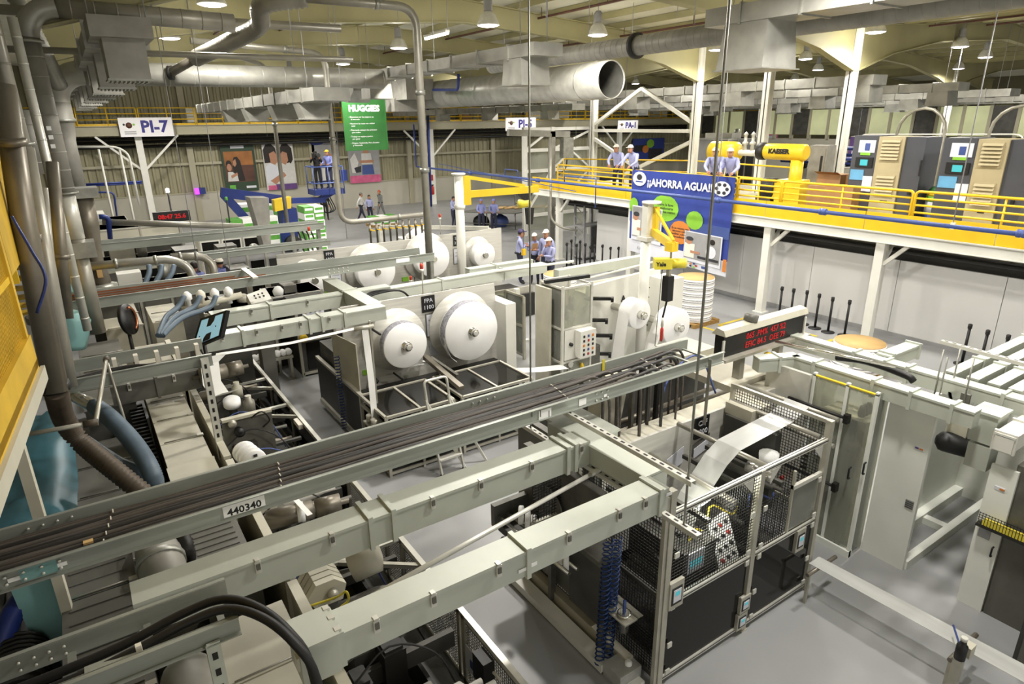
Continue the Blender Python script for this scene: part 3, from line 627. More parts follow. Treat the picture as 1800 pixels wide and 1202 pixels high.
# long pale round duct (left), down to the machine line
t = th('round_duct','long pale round duct crossing below the roof behind boxes at left','duct',(3,18.5,2.6))
el = arc((.72,18.5,6.14),.62,math.pi,math.pi/2,(1,0,0),(0,0,1),8)
M().tube(el,.26,20,False).build('elbow','duct',t)
m = M().cyl((.72,18.5,6.76),(8.0,18.5,6.79),.26,n=20); m.build('run','duct',t)
m = M(); rings(m,[(.8,18.5,6.76),(8,18.5,6.79)],.26,.55); m.build('seams','duct',t)
M().lathe([(.2,0),(.2,1.3),(.26,1.75),(.28,1.76),(.28,1.8),(.26,1.82),(.26,2.15)],(.1,18.5,3.99),n=20).build('reducer','duct_dull',t)
M().lathe([(.18,0),(.18,1.6)],(.1,18.5,2.4),n=18).build('drop','duct_dull',t)
for z in (5.75,4.0): M().lathe([(.27,-.03),(.3,-.03),(.3,.03),(.27,.03)],(.1,18.5,z),n=20).build('flange','galv',t)
for z in (4.9,4.6): M().box(-.08,18.23,z,.04,18.3,z+.08).build('tag','paper',t)
hangers(t,[(3.2,18.5,7.0),(6.6,18.5,7.0)])
# tall riser with elbow, run to the right
t = th('spiral_riser','tall spiral-seamed riser with big bright elbow at upper left','duct',(-.1,12.5,2.4))
M().tube(arc((.32,12.5,6.85),.42,math.pi,math.pi/2,(1,0,0),(0,0,1),8),.15,16,False).build('elbow','duct',t)
M().cyl((-.1,12.5,4.6),(-.1,12.5,6.85),.145,n=16).build('riser','duct_dull',t); m = M(); rings(m,[(-.1,12.5,4.7),(-.1,12.5,6.8)],.145,.27); m.build('seams','duct_dull',t)
M().cyl((.32,12.5,7.27),(2.8,12.5,7.22),.14,n=16).build('run','pipe',t); m = M(); rings(m,[(.5,12.5,7.27),(2.8,12.5,7.22)],.14,.3); m.build('seams','pipe',t)
for z in (6.8,4.62): M().lathe([(.15,-.02),(.19,-.02),(.19,.02),(.15,.02)],(-.1,12.5,z),n=16).build('flange','galv',t)
M().cyl((-.1,12.5,4.6),(-.1,12.5,3.9),.13,n=14).build('sleeve','alu_light',t); M().cyl((-.1,12.5,3.9),(-.1,12.5,2.3),.12,n=14).build('lower_riser','pipe',t); M().box(-.32,12.3,3.6,.14,12.7,3.85).build('damper_box','galv',t)
for k in range(3): M().box(-.14,12.348,5.3+.13*k,-.08,12.356,5.36+.13*k).build('tag','paper',t)
hangers(t,[(1.6,12.5,7.35)])
for k, (x, y, r, z0, z1, mt, lab) in enumerate(((-.42,11.0,.085,4.2,8.9,'pipe','dull spiral pipe farthest left in the riser bundle'),(-.22,11.6,.06,2.6,7.0,'alu_light','slim bright pipe in the riser bundle at left'),(-.52,9.4,.1,2.6,4.6,'pipe','thick dull pipe standing against yellow guard at left edge'),(-.1,16.4,.12,2.6,7.6,'pipe','grey riser behind the elbowed duct at left'),(.1,20.4,.14,2.0,5.5,'pipe','grey riser with blue bracket beyond left machine line'),(-.5,15,.28,4.8,5.9,'duct_dull','fat dull duct stub at left picture edge'))):
    t = th('riser_pipe',lab,'pipe',(x,y,z0)); M().cyl((x,y,z0),(x,y,z1),r,n=14).build('tube',mt,t)
    m = M(); rings(m,[(x,y,z0+.2),(x,y,z1-.1)],r,.33,.005,14); m.build('seams',mt,t)
    if k in (0,4): M().lathe([(r,-.02),(r+.05,-.02),(r+.05,.02),(r,.02)],(x,y,z0+1.2),n=14).build('flange','galv',t)
P_, R_ = corr(.13,.16,spl([at(20,-20,y=16),at(50,40,y=16),at(80,100,y=16.5),at(104,150,y=17)],6),.09)
one('foil_hose',M().tube(P_,R_,14),'duct','crumpled bright foil hose behind the big bright elbow','hose')
# box duct with stepped diffusers (left)
t = th('diffuser_duct','near square supply duct with row of stepped drop boxes at upper left','duct',(1.2,20,6.2))
M().box(.62,11.4,6.8,1.42,38,7.08).build('trunk','duct_dull',t)
for k, y in enumerate((11.5,14.0,16.6,19.2,22,25,28.5,32.5)):
    z0 = 6.26; b = M().box(.76,y,z0,1.3,y+.55,6.8).build('drop_box','duct_dull',t); M().box(.74,y-.02,z0-.03,1.32,y+.57,z0+.0).build('grille_frame','galv',b)
    for s in range(9): M().box(.78+.058*s,y+.0,z0-.05,.8+.058*s,y+.5,z0-.03).build('grille_blade','galv',b)
    M().box(.58,y+.9,6.74,1.46,y+.94,7.12).build('flange','galv',t)
hangers(t,[(.66,11.6,7.08),(1.38,11.6,7.08),(.66,17,7.08),(1.38,17,7.08),(1,25,7.08)])
def rectduct(x, y0, y1, z0, z1, w, drops, label, endbox=True, mt='duct', dz=.55, dw=.8):
    t = th('rect_duct',label,'duct',(x,(y0+y1)/2,z0)); M().box(x-w/2,y0,z0,x+w/2,y1,z1).build('trunk',mt,t)
    y = y0+.9
    while y < y1: M().box(x-w/2-.03,y,z0-.03,x+w/2+.03,y+.04,z1+.03).build('flange','galv',t); y += 1.25
    for d in drops:
        b = M().add([(x-dw/2,d-dw/2,z0-dz),(x+dw/2,d-dw/2,z0-dz),(x+dw/2,d+dw/2,z0-dz),(x-dw/2,d+dw/2,z0-dz),(x-w/2+.02,d-dw/2+.05,z0),(x+w/2-.02,d-dw/2+.05,z0),(x+w/2-.02,d+dw/2-.05,z0),(x-w/2+.02,d+dw/2-.05,z0)],[(0,3,2,1),(4,5,6,7),(0,1,5,4),(1,2,6,5),(2,3,7,6),(3,0,4,7)]).build('drop_box',mt,t)
        M().box(x-dw/2-.05,d-dw/2-.05,z0-dz-.02,x+dw/2+.05,d+dw/2+.05,z0-dz).build('grille_frame','galv',b)
    hangers(t,[(x-w/2+.03,y0+.5,z1),(x+w/2-.03,y0+.5,z1),(x,(y0+y1)/2,z1),(x,y1-.5,z1)]); return t
rectduct(11.5,1.5,9.5,7.3,7.62,.9,[8.55],'near flat duct with large square drop box at upper right',dz=.82,dw=1.05,mt='duct')
rectduct(8.6,11.4,21.4,6.85,7.1,.75,[12.2,20.4],'pale flat duct with square end drop left of centre',dz=.52,dw=.75)
rectduct(5.6,16.0,32.0,6.12,6.42,.9,[17.6,20.2,23.6,27],'pale ribbed flat duct above the far gallery railing at left',dz=.4,dw=.6,mt='duct')
rectduct(24.0,12.7,38,6.62,6.95,.9,[13.2,18.5,24.5],'galvanised flat duct ending in drop box right of centre',dz=.55,dw=.9)
rectduct(28.5,11.9,38,6.45,6.75,.9,[12.6,17.5,23,29],'second galvanised flat duct farther back on the right',dz=.5,dw=.8)
rectduct(33.5,12,40,6.3,6.6,1.0,[16,22.5,28.5,34],'third galvanised flat duct in the distance on the right',dz=.45,dw=.9)
rectduct(40,12,40,6.2,6.5,1.0,[20,27,33],'farthest galvanised flat duct with pale drops on right',dz=.4,dw=.9)
rectduct(18.2,22,40,6.0,6.25,.7,[24,29,34],'low galvanised flat duct below the big round duct',dz=.35,dw=.6)
t = th('kinked_duct','kinked pale duct bend at end of flat duct beside green board','duct',(8.6,22.4,6.4))
M().prism([(8.22,21.4,6.85),(8.22,22.3,6.5),(8.22,22.7,6.55),(8.22,23.6,7.45),(8.22,25.2,7.5),(8.22,25.2,7.15),(8.22,23.9,7.1),(8.22,23.0,6.35),(8.22,22.0,6.25),(8.22,21.4,6.6)],(.75,0,0)).build('bend','duct',t)
M().box(8.18,25.1,7.1,9.0,25.16,7.55).build('flange','galv',t)
def roundduct(x, y0, y1, z, r, label, step, mt='duct', open_=False, ring=.006):
    t = th('round_duct',label,'duct',(x,(y0+y1)/2,z-r)); 
    if open_: M().lathe([(r,0),(r,y1-y0)],(x,y0,z),(0,1,0),32).build('shell',mt,t); bpy.data.objects
    else: M().cyl((x,y0,z),(x,y1,z),r,n=24).build('shell',mt,t)
    m = M(); rings(m,[(x,y0,z),(x,y1,z)],r,step,ring,28); m.build('seams',mt,t)
    hangers(t,[(x,y0+.8,z+r),(x,(y0+y1)/2,z+r),(x,y1-.8,z+r)]); return t
t = roundduct(13,2.5,20.5,7.42,.24,'long dark spiral duct running diagonally at upper right','x' and .22,'duct_dull')
M().lathe([(.24,-.06),(.32,-.06),(.32,.06),(.24,.06)],(13,13.4,7.42),(0,1,0),24).build('coupling','dark',t)
t = th('open_duct','big round galvanised duct with open dark mouth','duct',(15.4,24,6.1))
m = M(); n = 36; r = .6
for (rr, y) in ((r,16.95),(r,34),(r-.03,34),(r-.03,16.95)):
    for k in range(n): a = 2*math.pi*k/n; m.v.append((15.4+rr*math.cos(a),y,6.84+rr*math.sin(a)))
for i in range(4):
    for k in range(n): k2 = (k+1) % n; j = (i+1) % 4; m.face((i*n+k,i*n+k2,j*n+k2,j*n+k),True)
m.build('shell','duct',t)
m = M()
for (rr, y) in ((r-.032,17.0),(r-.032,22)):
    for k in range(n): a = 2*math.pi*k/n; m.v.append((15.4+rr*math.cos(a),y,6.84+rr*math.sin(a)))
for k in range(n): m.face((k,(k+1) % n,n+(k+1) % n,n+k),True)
m.build('mouth_shade','shadowgrey',t)  # dark inner sleeve added; its colour stands for shade inside the mouth
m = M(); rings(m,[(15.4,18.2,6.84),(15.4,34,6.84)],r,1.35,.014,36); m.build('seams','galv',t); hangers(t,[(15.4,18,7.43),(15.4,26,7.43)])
M().lathe([(.58,0),(.0,.02)],(15.4,18.3,6.84),(0,1,0),30).build('shade_disc','dark',t)  # dark disc added so the duct interior looks shaded
t = th('grey_transition','pale square transition piece on big round duct','duct',(14.2,30,6.5)); M().box(13.5,28.6,6.6,14.9,30.2,7.5).box(13.4,29.8,6.1,14.7,31.2,6.7).build('box','duct_dull',t)
one('blue_elbow',M().tube(bend([at(762,158,x=14.3),at(805,158,x=14.3),at(806,130,x=14.3)],.15),.06,8),'navy','blue elbow pipe beside the big round duct','pipe')
# tall steel pipes with elbows
def risers(name, pts, r, label, mt='pipe', bendr=.35, bands=()):
    t = th(name,label,'pipe',pts[0]); M().tube(bend(pts,bendr,6),r,14).build('tube',mt,t)
    for p, ax in bands: M().lathe([(r,-.05),(r+.02,-.05),(r+.02,.05),(r,.05)],p,ax,14).build('clamp','galv',t)
    return t
t = risers('elbow_pipe',[(6.55,13.2,2.0),(6.55,13.2,7.82),(4.2,13.2,7.82)],.085,'tall vertical steel pipe with elbow in the centre left',bendr=.42,bands=[((6.55,13.2,6.2),(0,0,1)),((6.55,13.2,4.6),(0,0,1)),((5.7,13.2,7.82),(1,0,0))])
P_, R_ = corr(.15,.18,spl([(4.3,13.2,7.82),(3.6,13.6,7.7),at(455,45,y=14.5),at(400,76,y=15.6),at(345,102,y=17.0)],6),.1)
M().tube(P_,R_,14).build('flexible_hose','pipe',t); M().cyl(at(345,102,y=17),at(300,128,y=18.2),.1,n=12).build('tail_pipe','pipe_brown',t); M().lathe([(.1,-.05),(.16,-.05),(.16,.05),(.1,.05)],at(300,128,y=18.2),(1,-.5,0),14).build('flange','dark',t)
t = risers('elbow_pipe',[(9.0,18,2.92),(6.2,18,2.9),(6.2,18,7.35),(3.0,18,7.5)],.075,'steel pipe curving from ceiling down to valve header',bendr=.4,bands=[((6.2,18,5.2),(0,0,1)),((8,18,2.91),(1,0,0)),((5.2,18,7.4),(1,0,0))])
for k in range(9):
    x = 7.05+.21*k; z = 2.82
    v = M().lathe([(.03,0),(.03,.12),(.045,.13),(.045,.24),(.03,.25),(.03,.6+.1*(k%2))],(x,18,z),(0,0,-1),8).build('valve_drop','pipe_brown',t)
    M().bar((x-.02,17.94,z-.18),(x+.12,17.9,z-.22),.02,.03).build('yellow_lever','yellow',v)
risers('elbow_pipe',[(5.74,22,2.5),(5.74,22,7.3),(4.2,22,7.75)],.065,'thin steel pipe with elbow in front of green-and-white posters',bendr=.3,bands=[((5.74,22,5.6),(0,0,1))])
t = th('pipe_run','two parallel service pipes under roof at upper left','pipe',(2,15,7)); M().cyl((-.5,15,6.9),(5.8,15,6.95),.06,n=8).build('tube','pipe',t); M().cyl((-.5,15.6,7.6),(5.8,15.6,7.65),.09,n=8).build('tube','pipe',t); hangers(t,[(2,15,6.95),(4.5,15,7.0),(2,15.6,7.65)])
# thin hanger rods seen across the picture
for px, x, y, z0, lab in ((0,3.86,5.42,2.2,'long thin steel rod in centre carrying the near tray trapeze'),(0,3.88,3.14,2.2,'long thin steel rod carrying front end of the slotted strut')):
    one('hanger_rod',M().cyl((x,y,z0),(x,y,RZ(x)-.05),.011,n=6),'galv',lab,'rod')
for k, (px,py,z0,y) in enumerate(((350,480,2.4,13.8),(520,60,7,20),(700,40,7,16),(1035,60,7,15),(1110,90,7,16),(1190,30,8,13),(960,40,8,14),(300,60,7,20),(405,480,2.4,13.9),(610,420,2.4,19),(640,180,4,25),(470,240,3,26),(1012,260,3,26),(1000,120,6,22),(825,200,5,30))):
    p = at(px,py,y=y); one('hanger_rod',M().cyl((p.x,p.y,p.z),(p.x,p.y,RZ(p.x)-.05),.008,n=4),'grey','hair-thin steel hanger wire '+('at left of the copper-lined tray','','','','','','','','beside two blue-shirted workers','near far reel plate','under the white flat duct','near second poster','left of the PA-1 sign','beside the open round duct','left of the PI-5 sign')[k],'rod','thin hanger wires') if k in (0,8,9,10,11,12,13,14) else one('hanger_rod',M().cyl((p.x,p.y,p.z),(p.x,p.y,RZ(p.x)-.05),.008,n=4),'grey','hair-thin wire hanging from roof '+('','left of the tall elbow pipe','right of the fluorescent tube','near lamp before the spiral duct','just above the spiral duct','left of the big drop box','between lamp and flat duct','at upper left beyond stepped boxes')[k],'rod','thin hanger wires')
# ================================================================ CABLE TRAYS AND WIREWAYS
def bolts(t, pts, ax, r=.012, mt='alu_light'):
    first = None
    for p in pts:
        if first is None: first = M().lathe([(r,0),(r,.008),(r*.5,.012)],p,ax,8).build('bolt',mt,t); fp = V(p)
        else:
            c = first.copy(); COL.objects.link(c); c.parent = t; c.location = first.location+V(p)-fp
def tray(x0, x1, y0, y1, zb, h, label, rungs=.3, mt='tray'):
    t = th('cable_tray',label,'cable tray',((x0+x1)/2,y0,zb))
    def ch(y, s):  # channel rail, web at y, flanges towards s
        return M().box(x0,y-.004,zb,x1,y+.004,zb+h).box(x0,y,zb+h-.008,x1,y+s*.035,zb+h).box(x0,y,zb,x1,y+s*.035,zb+.008)
    ch(y0,-1).build('front_rail',mt,t); ch(y1,1).build('back_rail',mt,t)
    n = int((x1-x0)/rungs); f = None
    for k in range(n):
        x = x0+.1+(x1-x0-.2)*k/(n-1)
        if f is None: f = M().box(x,y0,zb+.012,x+.04,y1,zb+.03).build('rung',mt,t); fx = x
        else: c = f.copy(); COL.objects.link(c); c.location.x += x-fx
    return t
def wireway(p, q, w, h, label, joints=(), latches=(), mt='gutter', name='wireway', lips=True, latchside=1):
    """square trunking along x or y: p, q = centre of the lid at both ends"""
    p, q = V(p), V(q); d = (q-p).normalized(); L = (q-p).length; s = V(0,0,1).cross(d)*(-1); t = th(name,label,'wireway',(p+q)/2-V(0,0,h))
    M().bar(p-V(0,0,h/2+.014),q-V(0,0,h/2+.014),w,h-.028).build('body',mt,t); M().bar(p-V(0,0,.027),q-V(0,0,.027),w-.012,.006).build('seam','dark',t); M().bar(p-V(0,0,.012),q-V(0,0,.012),w+.02,.026).build('lid',mt,t)
    for j in joints:
        c = p+d*(L*j); k = M().bar(c-d*.02-V(0,0,h/2-.005),c+d*.02-V(0,0,h/2-.005),w+.045,h+.04).build('joint_collar',mt,t)
    for j in latches:
        c = p+d*(L*j)+s*latchside*(w/2+.012); b = M().bar(c-d*.022-V(0,0,.055)+s*latchside*.004,c+d*.022-V(0,0,.055)+s*latchside*.004,.012,.1).build('latch','alu_light',t); M().bar(c-d*.014-V(0,0,.045)+s*latchside*.012,c+d*.014-V(0,0,.045)+s*latchside*.012,.016,.05).build('latch_tongue','machgrey',b); M().bar(c-d*.016+V(0,0,.003)-s*latchside*.01,c+d*.016+V(0,0,.003)-s*latchside*.01,.04,.012).build('latch_hook','alu_light',b)
    return t
# ---- main tray with cables
T = tray(-1.2,6.35,4.77,5.34,2.71,.14,'long near cable tray full of dark cables with plate 440340')
text('plate_number','440340',.085,at(430,893,y=4.758),(1,0,0),(0,0,1),'black',M().box(at(430,893,y=4.76).x-.155,4.757,2.735,at(430,893,y=4.76).x+.155,4.764,2.835).build('number_plate','paper',T),bold=.002)
for (px,py,w,h) in ((958,727,.16,.1),(1024,706,.1,.08),(1064,695,.04,.03),(107,992,.07,.03),(25,1018,.07,.03)):
    c = at(px,py,y=4.76); M().box(c.x-w/2,4.758,c.z-h/2,c.x+w/2,4.764,c.z+h/2).build('sticker','paper',T)
for i, k in enumerate((935,950,965)): 
    c = at(k,727,y=4.757); M().box(c.x-.004,4.755,c.z-.035,c.x+.004,4.757,c.z+.035).build('barcode','darkprint',T)
bolts(T,[at(1048+10*i,698-3*i+10*j,y=4.762) for i in range(3) for j in (-.6,.6)],(0,-1,0)); 
sp = M().box(at(35,1012,y=4.76).x,4.755,2.735,at(100,990,y=4.76).x,4.764,2.83).build('splice_plate','tealpaint',T)
bolts(T,[(-.86+.1*i,4.755,2.755+.055*j) for i in range(4) for j in (0,1)],(0,-1,0),.011)
bolts(T,[(3.05+.09*i,5.33,2.76+.05*j) for i in range(4) for j in (0,1)],(0,-1,0),.01)
bolts(T,[(-.75+.09*i,5.33,2.76+.05*j) for i in range(4) for j in (0,1)],(0,-1,0),.01)
random.seed(4)
cabs = []
for k in range(15):
    y = 4.81+.034*k; r = random.choice((.014,.017,.02,.023)); z = 2.745+r
    pts = []; x = -1.2; xe = (4.35,4.5,4.9,5.3,5.6,5.0,4.7,5.2,5.75,5.5,4.55,4.8,5.9,6.05,5.85)[k]
    while x < xe-.35: pts.append((x,y+random.uniform(-.008,.008),z+random.uniform(0,.014))); x += .45
    sw = .25 if k % 2 else -.1
    pts += [(xe-.2,y,z+.03),(xe,y+.02,z+.03),(xe+.13,y+.03,z-.05),(xe+.19,y+.03,z-.25),(xe+.2,y+.03,1.75)]
    dark = k in (3,7,8,12)
    one('power_cable',M().tube(spl(pts,3),r,7),'cable_dark' if dark else 'cable',('black' if dark else 'dusty grey-brown')+' cable lying in the near tray, '+('first','second','third','fourth','fifth','sixth','seventh','eighth','ninth','tenth','eleventh','twelfth','thirteenth','fourteenth','fifteenth')[k]+' from its front rail','cable','cables in the near tray')
for x in (-.3,.95,3.95,5.35):
    for k in range(5): M().box(x+.02*k,4.83+.1*k,2.797,x+.008+.02*k,4.88+.1*k,2.803).build('cable_tie','cap',T)
M().box(-.42,4.9,2.775,-.36,4.94,2.8).build('cable_tag','kraft',T)
M().box(at(1060,640,y=5.335).x-.02,5.325,2.72,at(1060,640,y=5.335).x+.02,5.33,2.9).build('yellow_tape','hoist',T)
# trapeze struts (slotted)
def strut(p, q, label, w=.06, n=14):
    p, q = V(p), V(q); d = (q-p).normalized(); s = d.cross(V(0,0,1)); t = th('slotted_strut',label,'strut',(p+q)/2)
    M().bar(p,q,w,.004).bar(p+s*w/2-V(0,0,.02),q+s*w/2-V(0,0,.02),.004,.044).bar(p-s*w/2-V(0,0,.02),q-s*w/2-V(0,0,.02),.004,.044).build('channel','alu_light',t)
    L = (q-p).length; f = None; n = int(L/.1)
    for k in range(n):
        c = p+d*(.06+(L-.12)*k/(n-1))+V(0,0,.0025)
        if f is None: f = M().bar(c-d*.024,c+d*.024,.02,.003).build('slot','black',t); fc = c
        else: o = f.copy(); COL.objects.link(o); o.location = f.location+c-fc
    return t
strut((3.88,5.6,2.70),(3.88,3.08,2.70),'slotted steel strut on top of the wireways at centre')
strut((3.86,5.7,2.25),(3.86,2.95,2.25),'lower slotted steel strut under the wireways beside black cage')
p0, p1 = at(1235,740,x=6.05), at(1225,650,x=6.05)
t = th('slotted_post','slotted angle post holding end of the near tray','post',(6.05,4.72,1.9)); M().box(6.03,4.72,1.95,6.07,4.725,2.83).box(6.03,4.68,1.95,6.035,4.725,2.83).build('angle','galv',t)
for k in range(8): M().box(6.04,4.717,2.0+.1*k,6.06,4.72,2.03+.1*k).build('slot','black',t)
# ---- near tray at bottom left
T2 = tray(-1.4,.33,3.48,3.84,2.72,.13,'short near tray at the bottom left corner')
bolts(T2,[(-.75+.07*i,3.83,2.76+.05*j) for i in range(4) for j in (0,1)],(0,-1,0),.009)
M().box(-.45,3.5,2.74,-.2,3.6,2.8).build('filler_plate','tray',T2); M().box(-.2,3.52,2.74,-.17,3.55,2.86).build('clip','cap',T2)
for k, y in enumerate((3.58,3.68)):
    one('thick_cable',M().tube(spl([(-1.4,y,2.76),(-.4,y,2.77),(.05,y,2.84),(.28,y-.06,2.88),(.44,y-.24,2.87),(.56,y-.42,2.76),(.64,y-.5,2.5),(.66,y-.5,1.75)],5),.027,10),'rubber',('front','rear')[k]+' of two thick black cables spilling over the tray end','cable','thick black cables at bottom left')
t = th('slotted_post','slotted post under the short near tray at bottom left','post',(.17,3.44,0)); M().box(.13,3.45,0,.21,3.465,2.74).box(.13,3.4,0,.135,3.465,2.74).build('angle','gutter',t)
for k in range(12): M().box(.155,3.447,1.3+.12*k,.185,3.45,1.35+.12*k).build('slot','black',t)
# ---- wireways 2 and 3
wireway((-.2,4.47,2.56),(3.82,4.47,2.56),.25,.27,'grey wireway running below the near tray, with latches',(.42,.47,.93,.955),(.2,.34,.56,.68,.82,.97),latchside=1)
W3 = wireway((.86,3.4,2.56),(3.82,3.4,2.56),.22,.23,'pale wireway nearest the camera ending at slotted strut',(.0,.49,.965),(.08,.22,.4,.62,.8,.9))
t = th('junction_box','pale junction box at near end of front wireway','box',(.72,3.4,2.3)); M().box(.6,3.26,2.3,.84,3.54,2.58).build('body','gutter',t); M().box(.59,3.25,2.575,.85,3.55,2.6).build('lid','gutter',t)
for y in (3.3,3.42,3.52): M().box(.83,y-.02,2.56,.87,y+.02,2.605).build('latch','alu_light',t)
M().box(.585,3.3,2.4,.6,3.36,2.5).build('latch','alu_light',t); M().box(.64,3.255,2.31,.7,3.26,2.34).build('sticker','paper',t)
for i, (x,y) in enumerate(((2.28,3.288),(2.36,3.288),(3.66,3.288),(2.2,4.343),(1.9,4.343),(3.55,4.343),(3.66,4.343))): pass
for i, (px,py,yy,par) in enumerate(((918,1002,3.285,W3),(937,992,3.285,W3),(1176,868,3.285,W3))):
    c = at(px,py,y=yy); M().box(c.x-.035,yy-.004,c.z-.015,c.x+.035,yy,c.z+.015).build('sticker','paper',par)
one('aluminium_tube',M().tube([(.86,3.75,2.28),(3.72,4.2,2.28)],.022,10).lathe([(.0,0),(.035,.0),(.035,.14),(.0,.15)],(.86,3.75,2.28),(-1,-.16,0),10).lathe([(.0,0),(.03,.0),(.03,.12),(.0,.13)],(3.72,4.2,2.28),(1,.16,0),10),'alu_light','long slanting aluminium tube between the two front wireways','tube')
t = th('wireway_box','grey end box where the middle wireway meets slotted strut','box',(3.95,4.75,2.1)); M().box(3.9,4.5,2.15,4.35,5.15,2.45).box(3.88,4.48,2.45,4.37,5.17,2.475).build('body','gutter',t); M().box(3.93,4.485,2.2,3.98,4.5,2.4).build('latch','alu_light',t)
wireway((3.95,5.0,2.5),(4.0,3.6,2.5),.3,.2,'flat pale cover box lying beside the slotted strut',(),(),name='cover_box')
# ---- tray L2, copper tray, far trays
T3 = tray(-.55,1.1,8.75,9.5,2.62,.16,'short grey tray with white stand-offs above left machine',.4)
for k in range(5): M().box(.0+.24*k,9.1,2.66,.05+.24*k,9.2,2.82).build('standoff','cap',T3)
one('power_cable',M().tube(spl([(-.5,9.0,2.68),(.1,9.1,2.69),(.5,8.95,2.68)],5),.03,8),'cable_dark','black cable lying in the short tray at left','cable')
t = th('slotted_post','slotted post under the short tray at left','post',(1.0,8.72,1.2)); M().box(.95,8.7,1.3,1.05,8.715,2.75).box(.95,8.64,1.3,.96,8.715,2.75).build('angle','alu_light',t)
for k in range(11): M().box(.985,8.695,1.35+.125*k,1.015,8.7,1.41+.125*k).build('slot','black',t)
T4 = tray(-.55,6.55,12.95,13.7,2.62,.18,'wide cable tray with copper bars crossing the left half of the hall',.5)
for k in range(3): M().box(-.5,13.68,2.64+.045*k,3.0-.6*k,13.694,2.665+.045*k).build('copper_bar','copperbar',T4)
bolts(T4,[(4.1+.1*i,12.944,2.66+.07*j) for i in range(5) for j in (0,1)],(0,-1,0),.016); bolts(T4,[(-.4+.1*i,12.944,2.66+.07*j) for i in range(3) for j in (0,1)],(0,-1,0),.014)
c = at(708,457,y=12.94); M().box(c.x-.16,12.935,c.z-.05,c.x+.16,12.945,c.z+.05).build('sticker','paper',T4)
M().box(2.55,12.75,2.8,2.65,13.75,2.83).build('cross_strut','alu_light',T4)
for x in (6.2,6.45): M().box(x,12.95,1.2,x+.06,13.0,2.62).build('leg','galv',T4)
T5 = tray(-.5,6.3,19.9,20.5,2.5,.2,'farther grey cable tray crossing near the boom lift',.6)
for x in (5.3,6.1): M().box(x,20,0,x+.1,20.1,2.5).build('leg','galv',T5)
for k in range(4): one('power_cable',M().tube(spl([(5.2+.1*k,20.2,2.6),(5.5+.12*k,20.15,2.55),(5.6+.14*k,20.0,2.0),(5.7+.15*k,19.8,.6)],5),.025,6),'cable_dark','dark cable dropping from end of farther tray, '+('leftmost','second','third','rightmost')[k]+' of four','cable','cables dropping from the farther tray')
tray(-.3,5.4,16.7,17.05,2.55,.14,'narrow light tray just beyond the bent bright pipes',.5)
wireway((1.2,10.55,2.5),(4.25,10.55,2.5),.26,.24,'wireway with clamps running to the reel plate at mid left',(.2,.55,.62,.75),(.1,.27,.4,.5,.66))
wireway((1.6,12.05,2.45),(5.0,12.05,2.45),.24,.26,'wireway behind the clamped wireway at mid left',(.3,.75),(.2,.5))
wireway((4.15,10.7,2.5),(4.15,13.2,2.5),.26,.24,'short cross wireway near the reel plate',(.5,),())
wireway((5.0,12.05,2.4),(9.0,12.05,2.4),.22,.22,'wireway behind the printed reels plate',(.3,.7),())
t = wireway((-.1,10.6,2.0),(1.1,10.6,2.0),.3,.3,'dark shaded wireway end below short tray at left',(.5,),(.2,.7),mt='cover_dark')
# ================================================================ LEFT GUARD AND CONVERTING LINE
# ---- yellow guard platform at left edge
t = th('guard_platform','yellow mesh-sided platform edge at the left picture border','platform',(-.5,6,0))
M().box(-.56,-1,3.74,-.5,6.1,4.06).build('kick_plate','mustard',t); M().box(-3,-1,3.8,-.5,6.1,3.86).build('deck','mustard',t); M().box(-.5,-1,3.66,-.47,6.15,3.78).build('edge_angle','cream',t)
for y in (-.9,2.4,6.0): M().box(-.57,y,3.86,-.51,y+.07,5.3).build('post','mustard',t)
M().box(-.57,-1,5.24,-.51,6.1,5.3).build('top_rail','mustard',t); M().box(-.57,-1,4.5,-.52,6.1,4.55).build('mid_rail','yellow',t)
m = M()
for k in range(170): y = -.9+.041*k; m.box(-.545,y,4.06,-.535,y+.012,5.24)
for k in range(29): z = 4.07+.041*k; m.box(-.55,-.9,z,-.54,6.0,z+.012)
stuff(m.build('wire_mesh','mustard',t))
M().box(-.78,5.9,0,-.7,5.98,3.7).build('column','cream',t)
t.rotation_euler.z = -.085
t = th('stair_guard','yellow stair side panel sloping down behind the left pipes','staircase',(-.6,12,0))
M().prism([(-.56,6.3,5.5),(-.56,9.2,5.3),(-.56,15.2,2.7),(-.56,15.2,1.9),(-.56,9.2,4.3),(-.56,6.3,4.5)],(.04,0,0)).build('stringer','mustard',t)
for k in range(5): y = 7+1.9*k; M().box(-.6,y,max(1.5,4.6-.4*k)-.3,-.54,y+.06,5.5-.45*k).build('post','yellow',t)
M().tube([(-.58,6.3,5.6),(-.58,9.2,5.45),(-.58,15.2,2.9)],.03,8).build('handrail','yellow',t)
for k in range(8): M().box(-1.5,9.6+.6*k,4.9-.26*k-.6,-.58,9.85+.6*k,4.94-.26*k-.6).build('tread','mustard',t)
t = th('left_ground_wall','pale plinth wall below the left platform','plinth',(-1.2,10,0)); M().box(-1.9,-1,0,-1.5,20,1.5).build('body','cover_dark',t)
